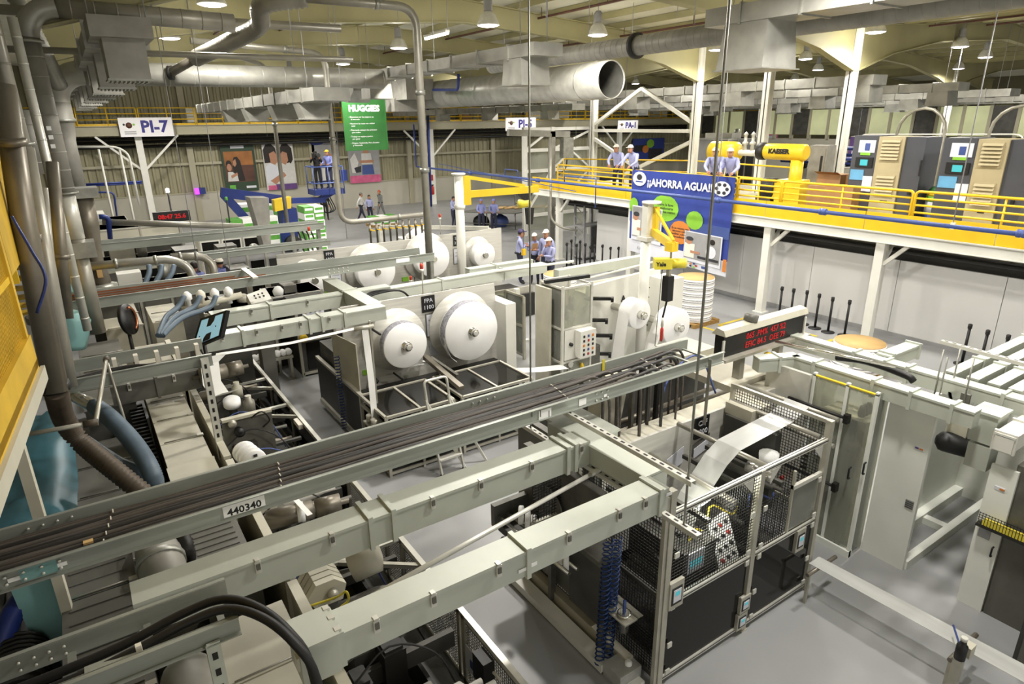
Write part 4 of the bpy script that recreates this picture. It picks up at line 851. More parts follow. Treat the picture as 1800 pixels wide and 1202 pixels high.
# ---- pipes hanging in front of the guard
t = th('suction_pipe','thick dusty pipe leading into brown corrugated hose at left','pipe',at(100,690,y=7))
M().tube([at(5,150,y=7.6),at(40,380,y=7.4),at(100,690,y=7.0)],.1,14).build('tube','pipe_brown',t)
for py, f in ((250,.2),(420,.5),(560,.75)): p = at(22+.155*(py-250),py,y=7.4); M().lathe([(.1,-.03),(.112,-.03),(.112,.03),(.1,.03)],p,(0,.1,-1),14).build('band','pipe_brown',t)
P_, R_ = corr(.074,.104,spl([at(98,685,y=7.05),at(112,735,z=2.75),at(140,775,z=2.4),at(200,825,z=2.2),at(262,875,z=1.95)],6),.05)
M().tube(P_,R_,14).build('corrugated_hose','brownhose',t); M().lathe([(.1,-.04),(.125,-.04),(.125,.04),(.1,.04)],at(97,680,y=7.05),(.05,0,-1),14).build('collar','dark',t)
t = th('suction_pipe','grey pipe with chrome nozzle leading into blue hose at left','pipe',at(120,690,z=2.1))
M().tube([at(45,260,y=9.2),at(85,480,y=8.9),at(122,680,y=8.6)],.085,14).build('tube','pipe',t)
p0, p1 = at(118,690,z=2.3), at(168,714,z=2.25); M().tube([p0,p1],[.07,.085],14).build('chrome_nozzle','chrome',t)
M().tube(*corr(.096,.104,spl([p1,at(200,740,z=2.25),at(240,785,z=2.05),at(268,835,z=1.85),at(272,870,z=1.5)],6),.03),14).build('blue_hose','bluehose',t)
M().tube(spl([at(150,775,z=1.9),at(205,812,z=1.9),at(255,838,z=1.7),at(268,880,z=1.3)],6),.075,12).build('blue_hose','bluehose',t); M().tube([at(140,770,z=1.9),at(200,808,z=1.9)],.06,10).build('chrome_nozzle','chrome',t)
one('loop_cable',M().tube(spl([at(20,380,y=6.5),at(55,440,y=6.4),at(80,490,y=6.3),at(65,550,y=6.3)],6),.012,6),'navy','thin blue-black cable looping over the left pipes','cable')
t = th('elbow_tube','bare tube with two dark elbows reaching out from the left platform','pipe',at(160,745,z=2.9))
a, b, c = at(45,764,z=2.9), at(168,742,z=2.9), at(187,632,z=2.95)
M().cyl(a,b,.022,n=10).build('tube','alu',t); M().cyl(b,c,.022,n=10).build('tube','alu',t); M().lathe([(.034,-.1),(.034,.02)],b,(b-a),10).build('elbow','brownhose',t); M().lathe([(.034,-.05),(.034,.05)],c,(c-b),10).build('elbow','brownhose',t)
M().cyl(c,V(c.x+.1,c.y,.9),.018,n=8).build('drop_tube','pipe',t)
for k, (p, q, r, mt, lab) in enumerate(((at(92,285,y=11),at(118,560,y=10.6),.08,'pipe_brown','brownish pipe passing in front of the yellow stair panel'),(at(75,330,y=10.2),at(104,640,y=9.9),.06,'pipe','slim pipe between yellow panel and brown pipe'),(at(118,330,y=13.6),at(150,520,y=13.4),.09,'pipe','pipe dropping to the copper-lined tray at left'))):
    one('drop_pipe',M().tube([p,q],r,12).lathe([(r,-.03),(r+.03,-.03),(r+.03,.03),(r,.03)],p.lerp(q,.6),q-p,12),mt,lab,'pipe')
t = th('bent_duct','bent bright duct sweeping into left machine beside teal frame','duct',(.1,14,1.9))
M().tube(spl([at(118,430,y=13.6),at(122,470,y=13.6),at(135,505,y=13.5),at(165,522,y=13.45)],6),.1,14).build('bend','duct',t); M().tube(spl([at(108,440,y=13.5),at(112,480,y=13.5),at(125,515,y=13.4)],5),.05,8).build('teal_edge','tealpaint',t)
t = th('damper_stack','dusty damper and reducer stack below the left elbow duct','duct',(.15,16.5,2.2))
M().lathe([(.17,0),(.19,.1),(.13,.5),(.15,.9),(.2,1.3),(.2,1.9)],(.15,16.5,2.3),n=16).build('reducer','pipe_brown',t); M().box(-.15,16.2,4.2,.45,16.8,4.4).build('damper_box','galv',t); M().box(.1,16.3,2.5,.2,16.33,2.7).build('tag','kraft',t); M().lathe([(.28,0),(.3,.05),(.3,.2),(.2,.24)],(.15,16.5,2.1),n=14).build('flange','galv',t); M().box(-.2,16.2,0,.5,16.8,2.1).build('stand','shadowgrey',t)
for k, sx in enumerate((1,-1)):
    lab = ('bright bent pipe curving down among blue hoses, longer one','dull bent pipe curving down beside the white-capped worker')[k]
    if k == 0: pts = [at(160,468,y=15),at(300,455,y=15),at(335,470,y=14.9),at(345,520,y=14.8)]
    else: pts = [at(300,452,y=15.6),at(355,450,y=15.6),at(375,465,y=15.5),at(378,505,y=15.4)]
    t = th('bent_pipe',lab,'pipe',pts[0]); M().tube(bend(pts,.25,6),.085,14).build('tube','duct' if k == 0 else 'pipe',t)
    for f in (.3,.8): M().lathe([(.085,-.03),(.105,-.03),(.105,.03),(.085,.03)],V(pts[0]).lerp(V(pts[1]),f),(1,0,0),14).build('clamp','galv',t)
# teal sheet and teal post
m = M(); N = 10; random.seed(2)
for i in range(N+1):
    for j in range(N+1): m.v.append((-1.45+.8*j/N,7.2+4.2*i/N,1.55+.25*math.sin(i*1.1)*.3+random.uniform(-.03,.03)-.5*max(0,(j/N-.75))))
for i in range(N):
    for j in range(N): m.face((i*(N+1)+j,i*(N+1)+j+1,(i+1)*(N+1)+j+1,(i+1)*(N+1)+j),True)
one('plastic_sheet',m,'teal','crumpled teal plastic sheet draped below the left hoses','sheet')
t = th('teal_post','light teal painted post at lower left','post',(-.9,6.1,0)); M().prism([(-.95,6.0,0),(-.72,6.0,0),(-.72,6.0,2.4),(-1.1,6.0,2.4)],(0,.12,0)).build('plate','tealpaint',t); M().box(-1.15,5.98,2.4,-.7,6.14,2.44).build('cap_plate','tealpaint',t)
t = th('finned_motor','dark finned electric motor with blue pipe at lower left corner','motor',(-1.15,5.6,.6))
M().lathe([(.16,0),(.2,.05),(.2,.5),(.12,.56)],(-1.15,5.5,1.3),(0,1,.1),16).build('body','dark',t)
for k in range(9): M().lathe([(.2,0),(.235,.004),(.235,.016),(.2,.02)],(-1.15,5.55+.05*k,1.305+.005*k),(0,1,.1),16).build('fin','dark',t)
M().tube(spl([(-1.3,5.9,1.4),(-1.05,6.1,1.75),(-.75,6.2,1.75)],5),.09,12).build('blue_pipe','navy',t); M().box(-1.4,5.5,0,-.9,6.1,1.1).build('plinth','shadowgrey',t)
# ---- converting-line covers, along y
def cover(x0, x1, y0, y1, z, label, mt='cover', n=1, z0=.5, slots=False, grp='machine covers along the converting line'):
    t = th('machine_cover',label,'machine cover',((x0+x1)/2,(y0+y1)/2,0),grp)
    M().box(x0+.01,y0+.01,z0,x1-.01,y1-.01,z-.02).build('housing',mt,t); w = (y1-y0)/n
    for k in range(n): M().box(x0,y0+w*k+.008,z-.025,x1,y0+w*(k+1)-.008,z).build('lid',mt,t)
    for k in range(n):
        yy = y0+w*k+.03; M().cyl((x0+.05,yy,z+.012),(x1-.02,yy,z+.012),.008,n=6).build('lid_rod','pipe',t); M().box(x1-.06,yy-.03,z,x1+.015,yy+.03,z+.02).build('hinge','alu',t)
    if slots:
        for k in range(10): M().box(x0+.06,y0+.1+(y1-y0-.2)*k/10,z+.001,x1-.06,y0+.1+(y1-y0-.2)*k/10+.025,z+.012).build('rib',mt,t)
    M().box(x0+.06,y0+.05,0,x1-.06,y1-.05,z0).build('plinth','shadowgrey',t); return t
cover(.3,.84,7.0,8.15,1.62,'raised cream machine cover nearest the near tray at left')
cover(.32,.84,8.17,11.4,1.56,'long cream machine cover of several lids at left','cover',4)
cover(.36,.95,11.45,14.0,1.5,'cream lids further along the left machine line, under the screen','cover',4)
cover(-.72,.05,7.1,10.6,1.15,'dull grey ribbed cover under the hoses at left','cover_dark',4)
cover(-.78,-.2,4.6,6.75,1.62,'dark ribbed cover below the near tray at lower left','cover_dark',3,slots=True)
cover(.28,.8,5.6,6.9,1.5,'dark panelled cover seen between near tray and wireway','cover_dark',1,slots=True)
cover(.25,.84,3.5,5.0,1.62,'pale box cover under the wireway bend at lower left','cover',2)
cover(.1,.95,2.0,3.4,1.9,'big pale machine cover at bottom edge behind thick cables','cover',1)
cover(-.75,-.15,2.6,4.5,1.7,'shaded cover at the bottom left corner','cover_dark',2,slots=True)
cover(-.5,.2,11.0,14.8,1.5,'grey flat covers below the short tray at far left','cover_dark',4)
cover(.0,.7,15.2,17.5,1.6,'grey boxed cover beyond copper-lined tray at left','cover',2)
cover(.9,1.5,15.4,17.0,1.55,'cream sloped cover beside blue hoses at left','cover',2)
for k, (x, y, z, r, lab) in enumerate(((.02,6.2,1.75,.2,'round galvanised duct with strap between near tray and wireway'),(.02,4.3,1.7,.2,'round galvanised duct with band at the bottom edge'))):
    t = th('round_elbow',lab,'duct',(x,y,.6)); M().tube(arc((x,y-.0,z-.55),.5,0,math.pi*.75,(0,-1,0),(0,0,1),8),r,18).build('elbow','duct_dull',t)
    for a in (.5,1.3): c = V(x,y-.5*math.cos(a),z-.55+.5*math.sin(a)); M().lathe([(r,-.03),(r+.015,-.03),(r+.015,.03),(r,.03)],c,(0,math.sin(a),math.cos(a)),18).build('strap','galv',t)
    M().box(x-.15,y-.7,0,x+.15,y-.3,z-.6).build('stand','shadowgrey',t)
P_, R_ = corr(.06,.075,spl([at(310,935,z=1.8),at(325,950,z=1.75),at(330,975,z=1.6),at(332,990,z=1.3)],5),.03); one('black_hose',M().tube(P_,R_,12),'dark','short black corrugated hose beside the strapped round duct','hose')
# black bellows strip between covers
m = M()
for k in range(60): m.box(.08,7.0+.07*k,.9,.27,7.05+.07*k,1.35+.03*(k%2))
stuff(one('cable_chain',m,'black','black cable chain running between the grey and cream covers','cable chain'))
# machine side plates and inner works, x 0.95 - 2.4
t = th('side_frame','long cream edged side plate of the converting machine','machine frame',(1.0,7,0))
for y0, y1 in ((3.2,5.3),(5.5,8.1),(8.2,11.2),(11.4,14.0)): M().box(.98,y0,.2,1.03,y1,1.5).build('plate','cover',t); M().box(.96,y0,1.5,1.05,y1,1.54).build('edge_strip','cream',t)
M().box(.9,3,0,2.3,14,.25).build('bed','shadowgrey',t)
random.seed(11)
def works(y0, y1, n, lab):
    t = th('machine_works',lab,'machine',(1.7,(y0+y1)/2,.25),'dark inner works of the converting line')
    for k in range(n):
        y = y0+(y1-y0)*(k+.5)/n; mt = random.choice(('machgrey','dark','shadowgrey','pipe_brown','cover_dark','cream')); q = random.random(); z = random.uniform(.45,1.15)
        if q < .4: M().lathe([(.03,0),(.03,.1),(.09,.1),(.09,random.uniform(.6,1.0)),(.03,1.0),(.03,1.15)],(1.06,y,z),(1,0,0),14).build('roller',random.choice(('pipe_brown','machgrey','steel')),t)
        elif q < .7: w = random.uniform(.15,.35); x = random.uniform(1.15,1.8); M().box(x,y-.12,.25,x+w,y+.12,z).box(x+.02,y-.1,z,x+w-.02,y+.1,z+.03).build('housing',mt,t)
        else: x = random.uniform(1.2,2.0); M().lathe([(.02,0),(.09,.02),(.09,.2),(.05,.24),(.05,.3)],(x,y,z),(0,0,1),12).build('actuator',random.choice(('machgrey','cream','pipe')),t); M().box(x-.06,y-.06,.25,x+.06,y+.06,z).build('bracket','machgrey',t)
        if k % 3 == 0: M().tube(spl([(1.1,y,1.2),(1.5,y+.1,1.35),(1.9,y+.05,1.1),(2.1,y,.6)],4),.01,5).build('air_line',random.choice(('bluepipe','black','rubber')),t)
        if k % 4 == 1: M().box(1.05,y-.03,random.uniform(.6,.8),2.3,y+.03,random.uniform(.82,.86)).build('cross_beam','shadowgrey',t)
    for k in range(3): M().box(1.1+.4*k,y0,.25,1.14+.4*k,y1,.6).build('rail','dark',t)
works(3.3,5.4,9,'dark machinery below the front wireway'); works(5.6,8.1,11,'dark machinery between near tray and middle wireway'); works(8.3,11.2,12,'dark machinery behind the near tray at left'); works(11.4,14.4,11,'dark machinery under the hanging white web')
t = th('backing_plate','grey plate with black knob beside the stacked white discs','machine plate',(1.3,9.2,.25)); M().box(1.15,9.35,.25,1.85,9.4,1.55).build('plate','machgrey',t); M().lathe([(.05,0),(.05,.08),(.07,.08),(.07,.14),(.02,.16)],(1.35,9.34,1.35),(0,-1,0),14).build('knob','black',t); M().lathe([(.03,0),(.06,.02),(.06,.06),(.02,.08)],(1.28,9.34,1.48),(0,-1,0),12).build('fitting','alu',t); M().box(1.15,9.3,1.52,1.85,9.4,1.56).build('top_strip','cream',t); M().tube(spl([(1.55,9.32,1.5),(1.7,9.25,1.58),(1.8,9.3,1.4),(1.7,9.32,1.3)],4),.012,6).build('loop_hose','dark',t)
for k in range(4):
    t = th('white_disc',('rearmost','second rear','second front','frontmost')[k]+' of four white tape discs on a spindle','tape roll',(1.25+.02*k,8.65-.11*k,1.1),'white tape discs on one spindle')
    M().lathe([(.04,0),(.15,0),(.155,.01),(.155,.05),(.15,.06),(.04,.06)],(1.28+.02*k,8.66-.11*k,1.32),(0,-1,0),24).build('tape','paper',t); M().box(1.265+.02*k,8.58-.11*k,1.39,1.315+.02*k,8.585-.11*k,1.43).build('core_key','darkprint',t)
one('spindle',M().cyl((1.28,8.9,1.32),(1.36,8.1,1.32),.03,n=10),'pipe_brown','brown spindle through the four white discs','spindle')
one('roll_end',M().lathe([(.04,0),(.13,0),(.13,.1),(.04,.1)],(1.45,10.2,1.4),(0,-.3,1),24),'paper','single white roll peeping above the grey plate','tape roll')
for k, (a, b, r, mt, lab) in enumerate(((at(468,915,z=1.42),at(598,883,z=1.42),.11,'pipe_brown','thick brown roller with white strap below the near tray'),(at(350,662,z=1.9),at(425,645,z=1.9),.12,'pipe_brown','brown roller carrying the draped white web'),(at(575,1150,z=1.5),at(650,1085,z=1.5),.17,'chrome','large shiny roller below the front wireway'))):
    t = th('web_roller',lab,'roller',(a+b)/2); d = b-a; L = d.length; M().lathe([(.03,-.1),(.03,0),(r,0),(r,L*.62),(r*.85,L*.62),(r*.85,L*.66),(r,L*.66),(r,L),(.03,L),(.03,L+.1)],a,d,20).build('barrel',mt,t)
    if k == 0: M().lathe([(r+.006,L*.4),(r+.006,L*.5)],a,d,20).build('strap','paper',t); M().bar(at(520,878,z=1.55),at(545,905,z=1.55),.06,.004).build('strap_tail','paper',t)
t = th('cream_block','cream stepped gearbox block below the aluminium tube','gearbox',(1.28,5.4,.8))
c = at(565,1010,z=1.45)
for k in range(4): M().prism([(c.x-.16+.03*(k%2),c.y+.2-.09*k,1.2),(c.x+.16-.02*(k%2),c.y+.2-.09*k,1.2),(c.x+.19,c.y+.2-.09*k,1.36),(c.x+.08,c.y+.2-.09*k,1.46),(c.x-.1,c.y+.2-.09*k,1.46),(c.x-.19,c.y+.2-.09*k,1.34)],(0,-.075,0)).build('plate','cream',t)
M().lathe([(.05,0),(.05,.05),(.02,.07)],(c.x+.04,c.y-.16,1.33),(0,-1,0),10).build('cap','alu',t); M().box(c.x-.1,c.y-.1,.3,c.x+.1,c.y+.2,1.2).build('stand','machgrey',t)
t = th('tan_drum','tan drum half hidden under the middle wireway','drum',(1.75,5.5,.6)); M().lathe([(.1,0),(.2,.02),(.2,.3),(.1,.34)],at(628,972,z=1.35)-V(.1,0,.1),(1,-.3,.3),20).build('drum','cover',t)
one('yellow_cable',M().tube(spl([at(545,1065,z=1.35),at(590,1050,z=1.4),at(608,1040,z=1.5),at(612,1055,z=1.4),at(598,1068,z=1.35)],6),.012,6),'hoist','thin yellow cable loop below the aluminium tube','cable')
# ---- fence along the aisle at x = 2.46
t = th('aisle_fence','aluminium framed mesh fence along the machine aisle','fence',(2.46,8,0))
ys = [3.2,4.62,4.72,6.1,6.6,7.9,9.3,10.7,12.1,13.6]
M().box(2.43,3.2,.86,2.49,13.6,.92).build('top_rail','alu_light',t); M().box(2.43,3.2,.02,2.49,13.6,.08).build('bottom_rail','alu',t)
for y in ys: M().box(2.43,y-.03,0,2.49,y+.03,.9).build('post','alu',t)
for a, b in zip(ys[:-1], ys[1:]):
    if b-a < .2: continue
    if a < 7:
        m = M(); y = a+.04
        while y < b-.03: m.box(2.455,y,.08,2.465,y+.008,.86); y += .034
        for k in range(22): m.box(2.45,a+.03,.1+.035*k,2.462,b-.03,.108+.035*k)
        stuff(m.build('wire_mesh','machgrey',t))
    else: M().box(2.455,a+.03,.08,2.465,b-.03,.86).build('panel','smoked',t)
for y, z in ((6.2,.88),(9.0,.9),(10.9,.9),(12.4,.9)): M().box(1.06,y-.035,z-.04,2.44,y+.035,z).build('cross_bar','alu_light',t); M().bar((1.7,y-.02,z-.02),(2.44,y-.6,z-.02),.05,.05).build('diagonal','alu',t)
M().box(2.3,4.0,.55,2.42,4.2,.85).build('interlock','black',t); M().bar((2.36,4.3,.75),(2.42,3.9,.7),.02,.02).build('actuator','cap',t); M().box(2.415,4.3,.3,2.425,4.55,.6).build('notice','bannerwhite',t); M().box(2.41,4.36,.38,2.414,4.46,.48).build('notice_print','bluepipe',t); M().box(2.35,9.9,.82,2.42,10.2,.9).build('latch_block','cap',t)
one('fence_end_box',M().box(2.44,8.15,.72,2.62,8.3,.9).box(2.46,8.13,.74,2.6,8.15,.88),'alu','hollow aluminium section end lying at fence beside near tray','section')
# ---- hanging white web from unwind to line
def ribbon(name, pts, w, side, mt, label, cat='web'):
    pts = [V(p) for p in pts]; s = V(side).normalized()*w/2; m = M()
    for p in pts: m.v += [tuple(p-s),tuple(p+s)]
    for i in range(len(pts)-1): m.face((2*i,2*i+1,2*i+3,2*i+2),False)
    o = one(name,m,mt,label,cat); mod = o.modifiers.new('thick','SOLIDIFY'); mod.thickness = .003; return o
ribbon('paper_web',[(1.25,9.5,2.5),(2.3,9.5,2.46),(3.46,9.5,2.5)],.12,(.25,1,0),'web','narrow white web stretched from left machine to the tall guide roller')
ribbon('paper_web',[(3.47,9.45,2.5),(3.48,9.4,1.6),(3.46,9.35,.8)],.13,(1,.35,0),'web','narrow white web dropping beside the dark cabinet')
p = at(372,600,y=9.45); ribbon('paper_web',[(1.28,9.45,2.51),(1.14,9.4,2.42),(1.1,9.2,2.2),(1.16,9.05,2.05),(1.3,9.0,2.1)],.24,(1,.1,0),'web','broad white web draped over the brown roller')
one('guide_roller',M().cyl((3.3,9.45,2.5),(3.62,9.45,2.5),.035,n=12).box(3.6,9.58,0,3.63,9.61,2.55),'alu','guide roller on tall post turning the narrow web down','roller')
# ---- monitor, control desk, led board and blue hoses in the left middle
t = th('monitor','black framed monitor with pale picture hanging over the left line','monitor',(1.3,10.2,2.45))
a, b, c, d = at(352,560,y=10.2), at(398,545,y=9.7), at(388,592,y=9.7), at(336,614,y=10.2); n = (b-a).cross(d-a).normalized(); n = -n if n.dot(V(0,0,CAMZ)-a) < 0 else n
M().prism([a,b,c,d],n*-.06).build('case','black',t); cx = (a+b+c+d)/4; sc = [cx+(q-cx)*.82+n*.004 for q in (a,b,c,d)]; M().prism(sc,n*-.003).build('screen','screen',t)
M().prism([sc[0].lerp(sc[1],.35)+n*.003,sc[0].lerp(sc[1],.65)+n*.003,sc[3].lerp(sc[2],.65)+n*.003,sc[3].lerp(sc[2],.35)+n*.003],n*-.002).build('dark_stripe','darkprint',t); 
for u, v in ((.15,.7),(.8,.5)): q = sc[0].lerp(sc[1],u).lerp(sc[3].lerp(sc[2],u),v)+n*.003; M().cb(q,(.02,.01,.02)).build('cursor','darkprint',t)
M().bar(cx-n*.05,cx-n*.05+V(-.1,.3,.0),.06,.06).build('arm','dark',t); M().cyl(cx-n*.05+V(-.1,.3,0),V(cx.x-.1,cx.y+.3,1.2),.03,n=8).build('mast','dark',t)
t = th('control_desk','white sloped control panel with black buttons at mid left','control panel',(2.8,13.6,0))
a, b, c, d = at(433,518,y=13.7), at(466,506,y=14.0), at(478,525,y=13.6), at(442,535,y=13.2); M().prism([a,b,c,d],(0,.1,-.15)).build('face','white',t)
for i in range(3):
    for j in range(2): q = a.lerp(b,.3+.2*i).lerp(d.lerp(c,.3+.2*i),.4+.25*j); M().cb(q+V(0,-.01,.02),(.03,.03,.03)).build('button','black',t)
M().box(a.x+.1,13.55,0,c.x-.1,13.9,2.0).build('pedestal','cover_dark',t)
M().lathe([(.0,0),(.1,.02),(.12,.12),(.06,.2),(0,.22)],at(490,520,y=13.9),n=10).build('white_cap','paper',t)
t = th('led_board','long black LED board with red digits at the far left line','display board',(2.8,24.4,0))
a, b = at(268,374,y=24.4), at(336,387,y=24.4); M().box(a.x,24.4,b.z,b.x,24.55,a.z).build('case','black',t); text('digits','08:47 25.6',.2,((a.x+b.x)/2,24.39,(a.z+b.z)/2),(1,0,0),(0,0,1),'led',t,bold=.006); M().cyl((2.8,24.5,b.z),(2.8,24.5,0),.05,n=8).build('post','machgrey',t)
for k in range(3): one('blue_hose',M().tube(spl([at(262+22*k,466,y=14.5),at(262+20*k,480,y=14.4),at(255+18*k,498,y=14.3),at(250+17*k,512,y=14.2)],5),.05,8),'bluehose',('left','middle','right')[k]+' of three short blue-grey hoses above the copper-lined tray','hose','short blue-grey hoses')
for k in range(3):
    one('blue_hose',M().tube(spl([at(380-28*k,520,y=11.9),at(368-28*k,540,y=11.8),at(325-16*k,556,y=11.6),at(300-8*k,575,y=11.3),at(286-4*k,590,y=11.1)],6),.045,8),'bluehose','long curving blue-grey hose under the copper-lined tray, '+('front','middle','rear')[k]+' one','hose','long curving blue-grey hoses')
t = th('valve_manifold','white valve heads in a row under the copper-lined tray','valve manifold',(2.1,12.3,1.9))
for k in range(4): p = at(330+24*k,528-3*k,y=12.5); M().lathe([(.05,-.15),(.05,0),(.08,.02),(.08,.1),(.03,.16)],p,(0,0,1),12).build('valve','paper' if k != 1 else 'cap',t)
a, b = at(320,545,y=12.5), at(425,518,y=12.5); M().cyl(a,b,.06,n=10).build('header','cover',t); M().box(a.x,12.4,0,b.x,12.6,1.8).build('base','shadowgrey',t)
t = th('rope_coil','orange-brown coiled belt on black disc at left','coil',at(220,560,y=12)); p = at(222,562,y=12); M().lathe([(.02,0),(.26,0),(.26,.06),(.02,.06)],p,(1,-.5,.2),20).build('disc','black',t); M().tube(arc(p+V(.07,-.03,.01),.19,-1.2,1.8,V(.4,.8,-.2).normalized(),V(0,.2,1).normalized(),8),.022,6).build('belt','copperbar',t); M().cyl(p,(p.x,p.y,1.4),.03,n=6).build('stand','dark',t)
one('teal_barrel',M().lathe([(.0,0),(.25,.02),(.27,.1),(.27,.5),(.2,.6),(.1,.62)],at(110,575,y=12.2)-V(0,0,.35),(.3,0,1),18),'tealpaint','light teal barrel behind left pipes','drum')
# ================================================================ UNWIND STANDS
def reel(x, y, z, r, w, label, rc_=.1, grp=None, printed=False, chuck=.12, back=None, cat='paper reel'):
    """paper reel facing -y; front face at y"""
    t = th('paper_reel',label,cat,(x,y+w/2,z-r),grp)
    M().lathe([(rc_,0),(r-.01,0),(r,.01),(r,w-.01),(r-.01,w),(rc_,w)],(x,y,z),(0,1,0),48).build('paper','paper',t)
    if printed: M().lathe([(r+.002,w*.12),(r+.002,w*.88)],(x,y,z),(0,1,0),48).build('printed_edge','print',t)
    k = M().lathe([(rc_*.9,.05),(rc_*.9,-chuck),(rc_*.8,-chuck-.01),(rc_*.3,-chuck-.01)],(x,y,z),(0,1,0),24).build('chuck','chrome',t)
    M().lathe([(rc_*.55,0),(rc_*.55,.012),(rc_*.4,.014)],(x,y-chuck-.012,z),(0,-1,0),20).build('chuck_cap','alu_light',k)
    for a in range(3): M().lathe([(.01,0),(.01,.008)],(x+rc_*.68*math.cos(a*2.1),y-chuck-.01,z+rc_*.68*math.sin(a*2.1)),(0,-1,0),6).build('chuck_screw','dark',k)
    return t
def idplate(t, x, y, z, l1, l2, s=.11):
    b = M().box(x-s*1.3,y-.02,z-s*1.5,x+s*1.3,y,z+s*1.5).build('name_plate','black',t); text('plate_text',l1,s*1.05,(x,y-.022,z+s*.6),(1,0,0),(0,0,1),'bannerwhite',b); text('plate_text',l2,s*1.05,(x,y-.022,z-s*.65),(1,0,0),(0,0,1),'bannerwhite',b)
def doc(t, x, y, z, w=.28, h=.45):
    b = M().box(x-w/2-.02,y-.015,z-h/2-.02,x+w/2+.02,y,z+h/2+.02).build('document_frame','machgrey',t); M().box(x-w/2,y-.018,z-h/2,x+w/2,y-.015,z+h/2).build('document','bannerwhite',b); M().box(x-w/2+.04,y-.02,z,x+w/2-.04,y-.018,z+.02).build('document_print','grey',b); M().box(x-w/2+.04,y-.02,z+.1,x+w/2-.04,y-.018,z+.12).build('document_print','grey',b)
# ---- near reel stand (FPA 1100)
t = th('reel_stand','steel reel stand with plate FPA 1100 holding two printed reels','unwind machine',(5.3,10,0))
M().prism([(3.65,11.1,.5),(7.1,11.1,.5),(6.98,11.1,2.38),(3.65,11.1,2.42)],(0,.04,0)).build('back_plate','steel',t)
M().box(3.6,11.14,.4,7.1,12.5,1.4).build('rear_housing','shadowgrey',t); M().box(7.0,10.7,.2,7.25,11.5,2.0).build('side_cabinet','white',t)
M().prism([(3.55,10.2,1.0),(3.55,11.5,1.05),(3.55,11.5,1.85),(3.55,10.2,1.98)],(.02,0,0)).build('side_panel','cover',t)
idplate(t,5.42,11.1,2.2,'FPA','1100'); doc(t,5.5,11.1,1.75); M().box(5.4,11.08,1.1,5.65,11.1,1.4).build('lower_notice','bannerwhite',t); M().box(3.95,11.07,1.02,4.12,11.1,1.12).build('yellow_tag','lime',t)
for x, r in ((4.62,.62),(6.06,.72)): M().lathe([(.1,0),(r,0),(r,.02),(.1,.02)],(x,10.95,1.65),(0,1,0),40).build('reel_flange','steel',t); M().cyl((x,10.4,1.65),(x,11.1,1.65),.09,n=16).build('shaft','chrome',t)
M().bar((4.1,10.9,2.0),(4.1,10.4,2.0),.03,.03).build('stop_arm','dark',t); M().cyl((4.5,10.9,1.0),(4.5,10.5,1.0),.02,n=6).build('stop_arm','dark',t); M().lathe([(.05,0),(.05,.2),(.02,.24)],(4.1,11.0,.95),(0,-1,0),10).build('valve','dark',t)
def table(x0, x1, y0, y1, z, par, cells):
    for x in (x0, x1):
        for y in (y0, y1): M().box(x-.025,y-.025,0,x+.025,y+.025,z).build('post','alu',par)
    for a, b in (((x0,y0),(x1,y0)),((x0,y1),(x1,y1)),((x0,y0),(x0,y1)),((x1,y0),(x1,y1))):
        for zz in (z,z-.16,.06): M().bar((a[0],a[1],zz),(b[0],b[1],zz),.045,.045).build('rail','alu',par)
    w = (x1-x0)/cells
    for k in range(cells):
        M().box(x0+w*k+.03,y0+.03,z-.01,x0+w*(k+1)-.03,y1-.03,z).build('tinted_lid','smoked',par); M().box(x0+w*k+.03,y0-.008,.1,x0+w*(k+1)-.03,y0,z-.19).build('tinted_panel','smoked',par)
        if k: M().box(x0+w*k-.02,y0,z-.02,x0+w*k+.02,y1,z+.02).build('rail','alu',par); M().box(x0+w*k-.02,y0-.02,0,x0+w*k+.02,y0+.02,z).build('post','alu',par)
        for q in (.2,.8): M().box(x0+w*(k+q)-.06,y0-.03,z-.13,x0+w*(k+q)+.06,y0-.022,z-.04).build('hinge','alu_light',par)
        M().prism([(x0+w*(k+.06),y0-.026,z-.18),(x0+w*(k+.16),y0-.026,z-.18),(x0+w*(k+.06),y0-.026,z-.3)],(0,.004,0)).build('gusset','alu_light',par)
    for k in range(2*cells): M().lathe([(.02,0),(.05,.01),(.05,.3),(.02,.32)],(x0+(x1-x0)*(k+.5)/(2*cells),y0+.3,z-.5),(0,1,0),10).build('inner_roller','machgrey',par)
    M().box(x0+.1,y0+.25,.05,x1-.1,y1-.1,z-.55).build('inner_works','dark',par)
table(3.5,4.75,8.95,10.05,1.08,t,2); table(4.92,6.4,8.95,10.05,1.08,t,2)
M().box(3.5,10.1,.05,3.53,12.5,1.05).build('dark_side','dark',t); M().box(3.48,10.05,1.05,3.55,12.5,1.1).build('side_rail','alu',t); M().box(3.7,10.1,.2,6.9,11.05,.75).build('lower_works','dark',t); M().box(3.45,9.0,.1,3.52,12.4,.2).build('floor_rail','alu',t)
for q in (0,1): M().lathe([(.03,0),(.07,.01),(.07,.12),(.05,.12)],(3.42,9.25+.2*q,.85),n=12).build('cup','alu',t)
M().box(3.34,9.1,.8,3.5,9.6,.83).build('cup_shelf','alu',t)
g_ = M().bar((5.05,10.6,1.3),(5.0,9.1,1.18),.1,.08).build('guide_arm','pipe_brown',t); M().bar((5.12,10.5,1.28),(5.2,9.6,1.18),.06,.1).build('guide_arm','machgrey',t); None
reel(4.62,10.5,1.65,.44,.24,'smaller printed paper reel, left of the two on the FPA 1100 stand',.09,'printed reels on the near stand',True)
reel(6.06,10.5,1.65,.6,.26,'larger printed paper reel, right of the two on the FPA 1100 stand',.09,'printed reels on the near stand',True)
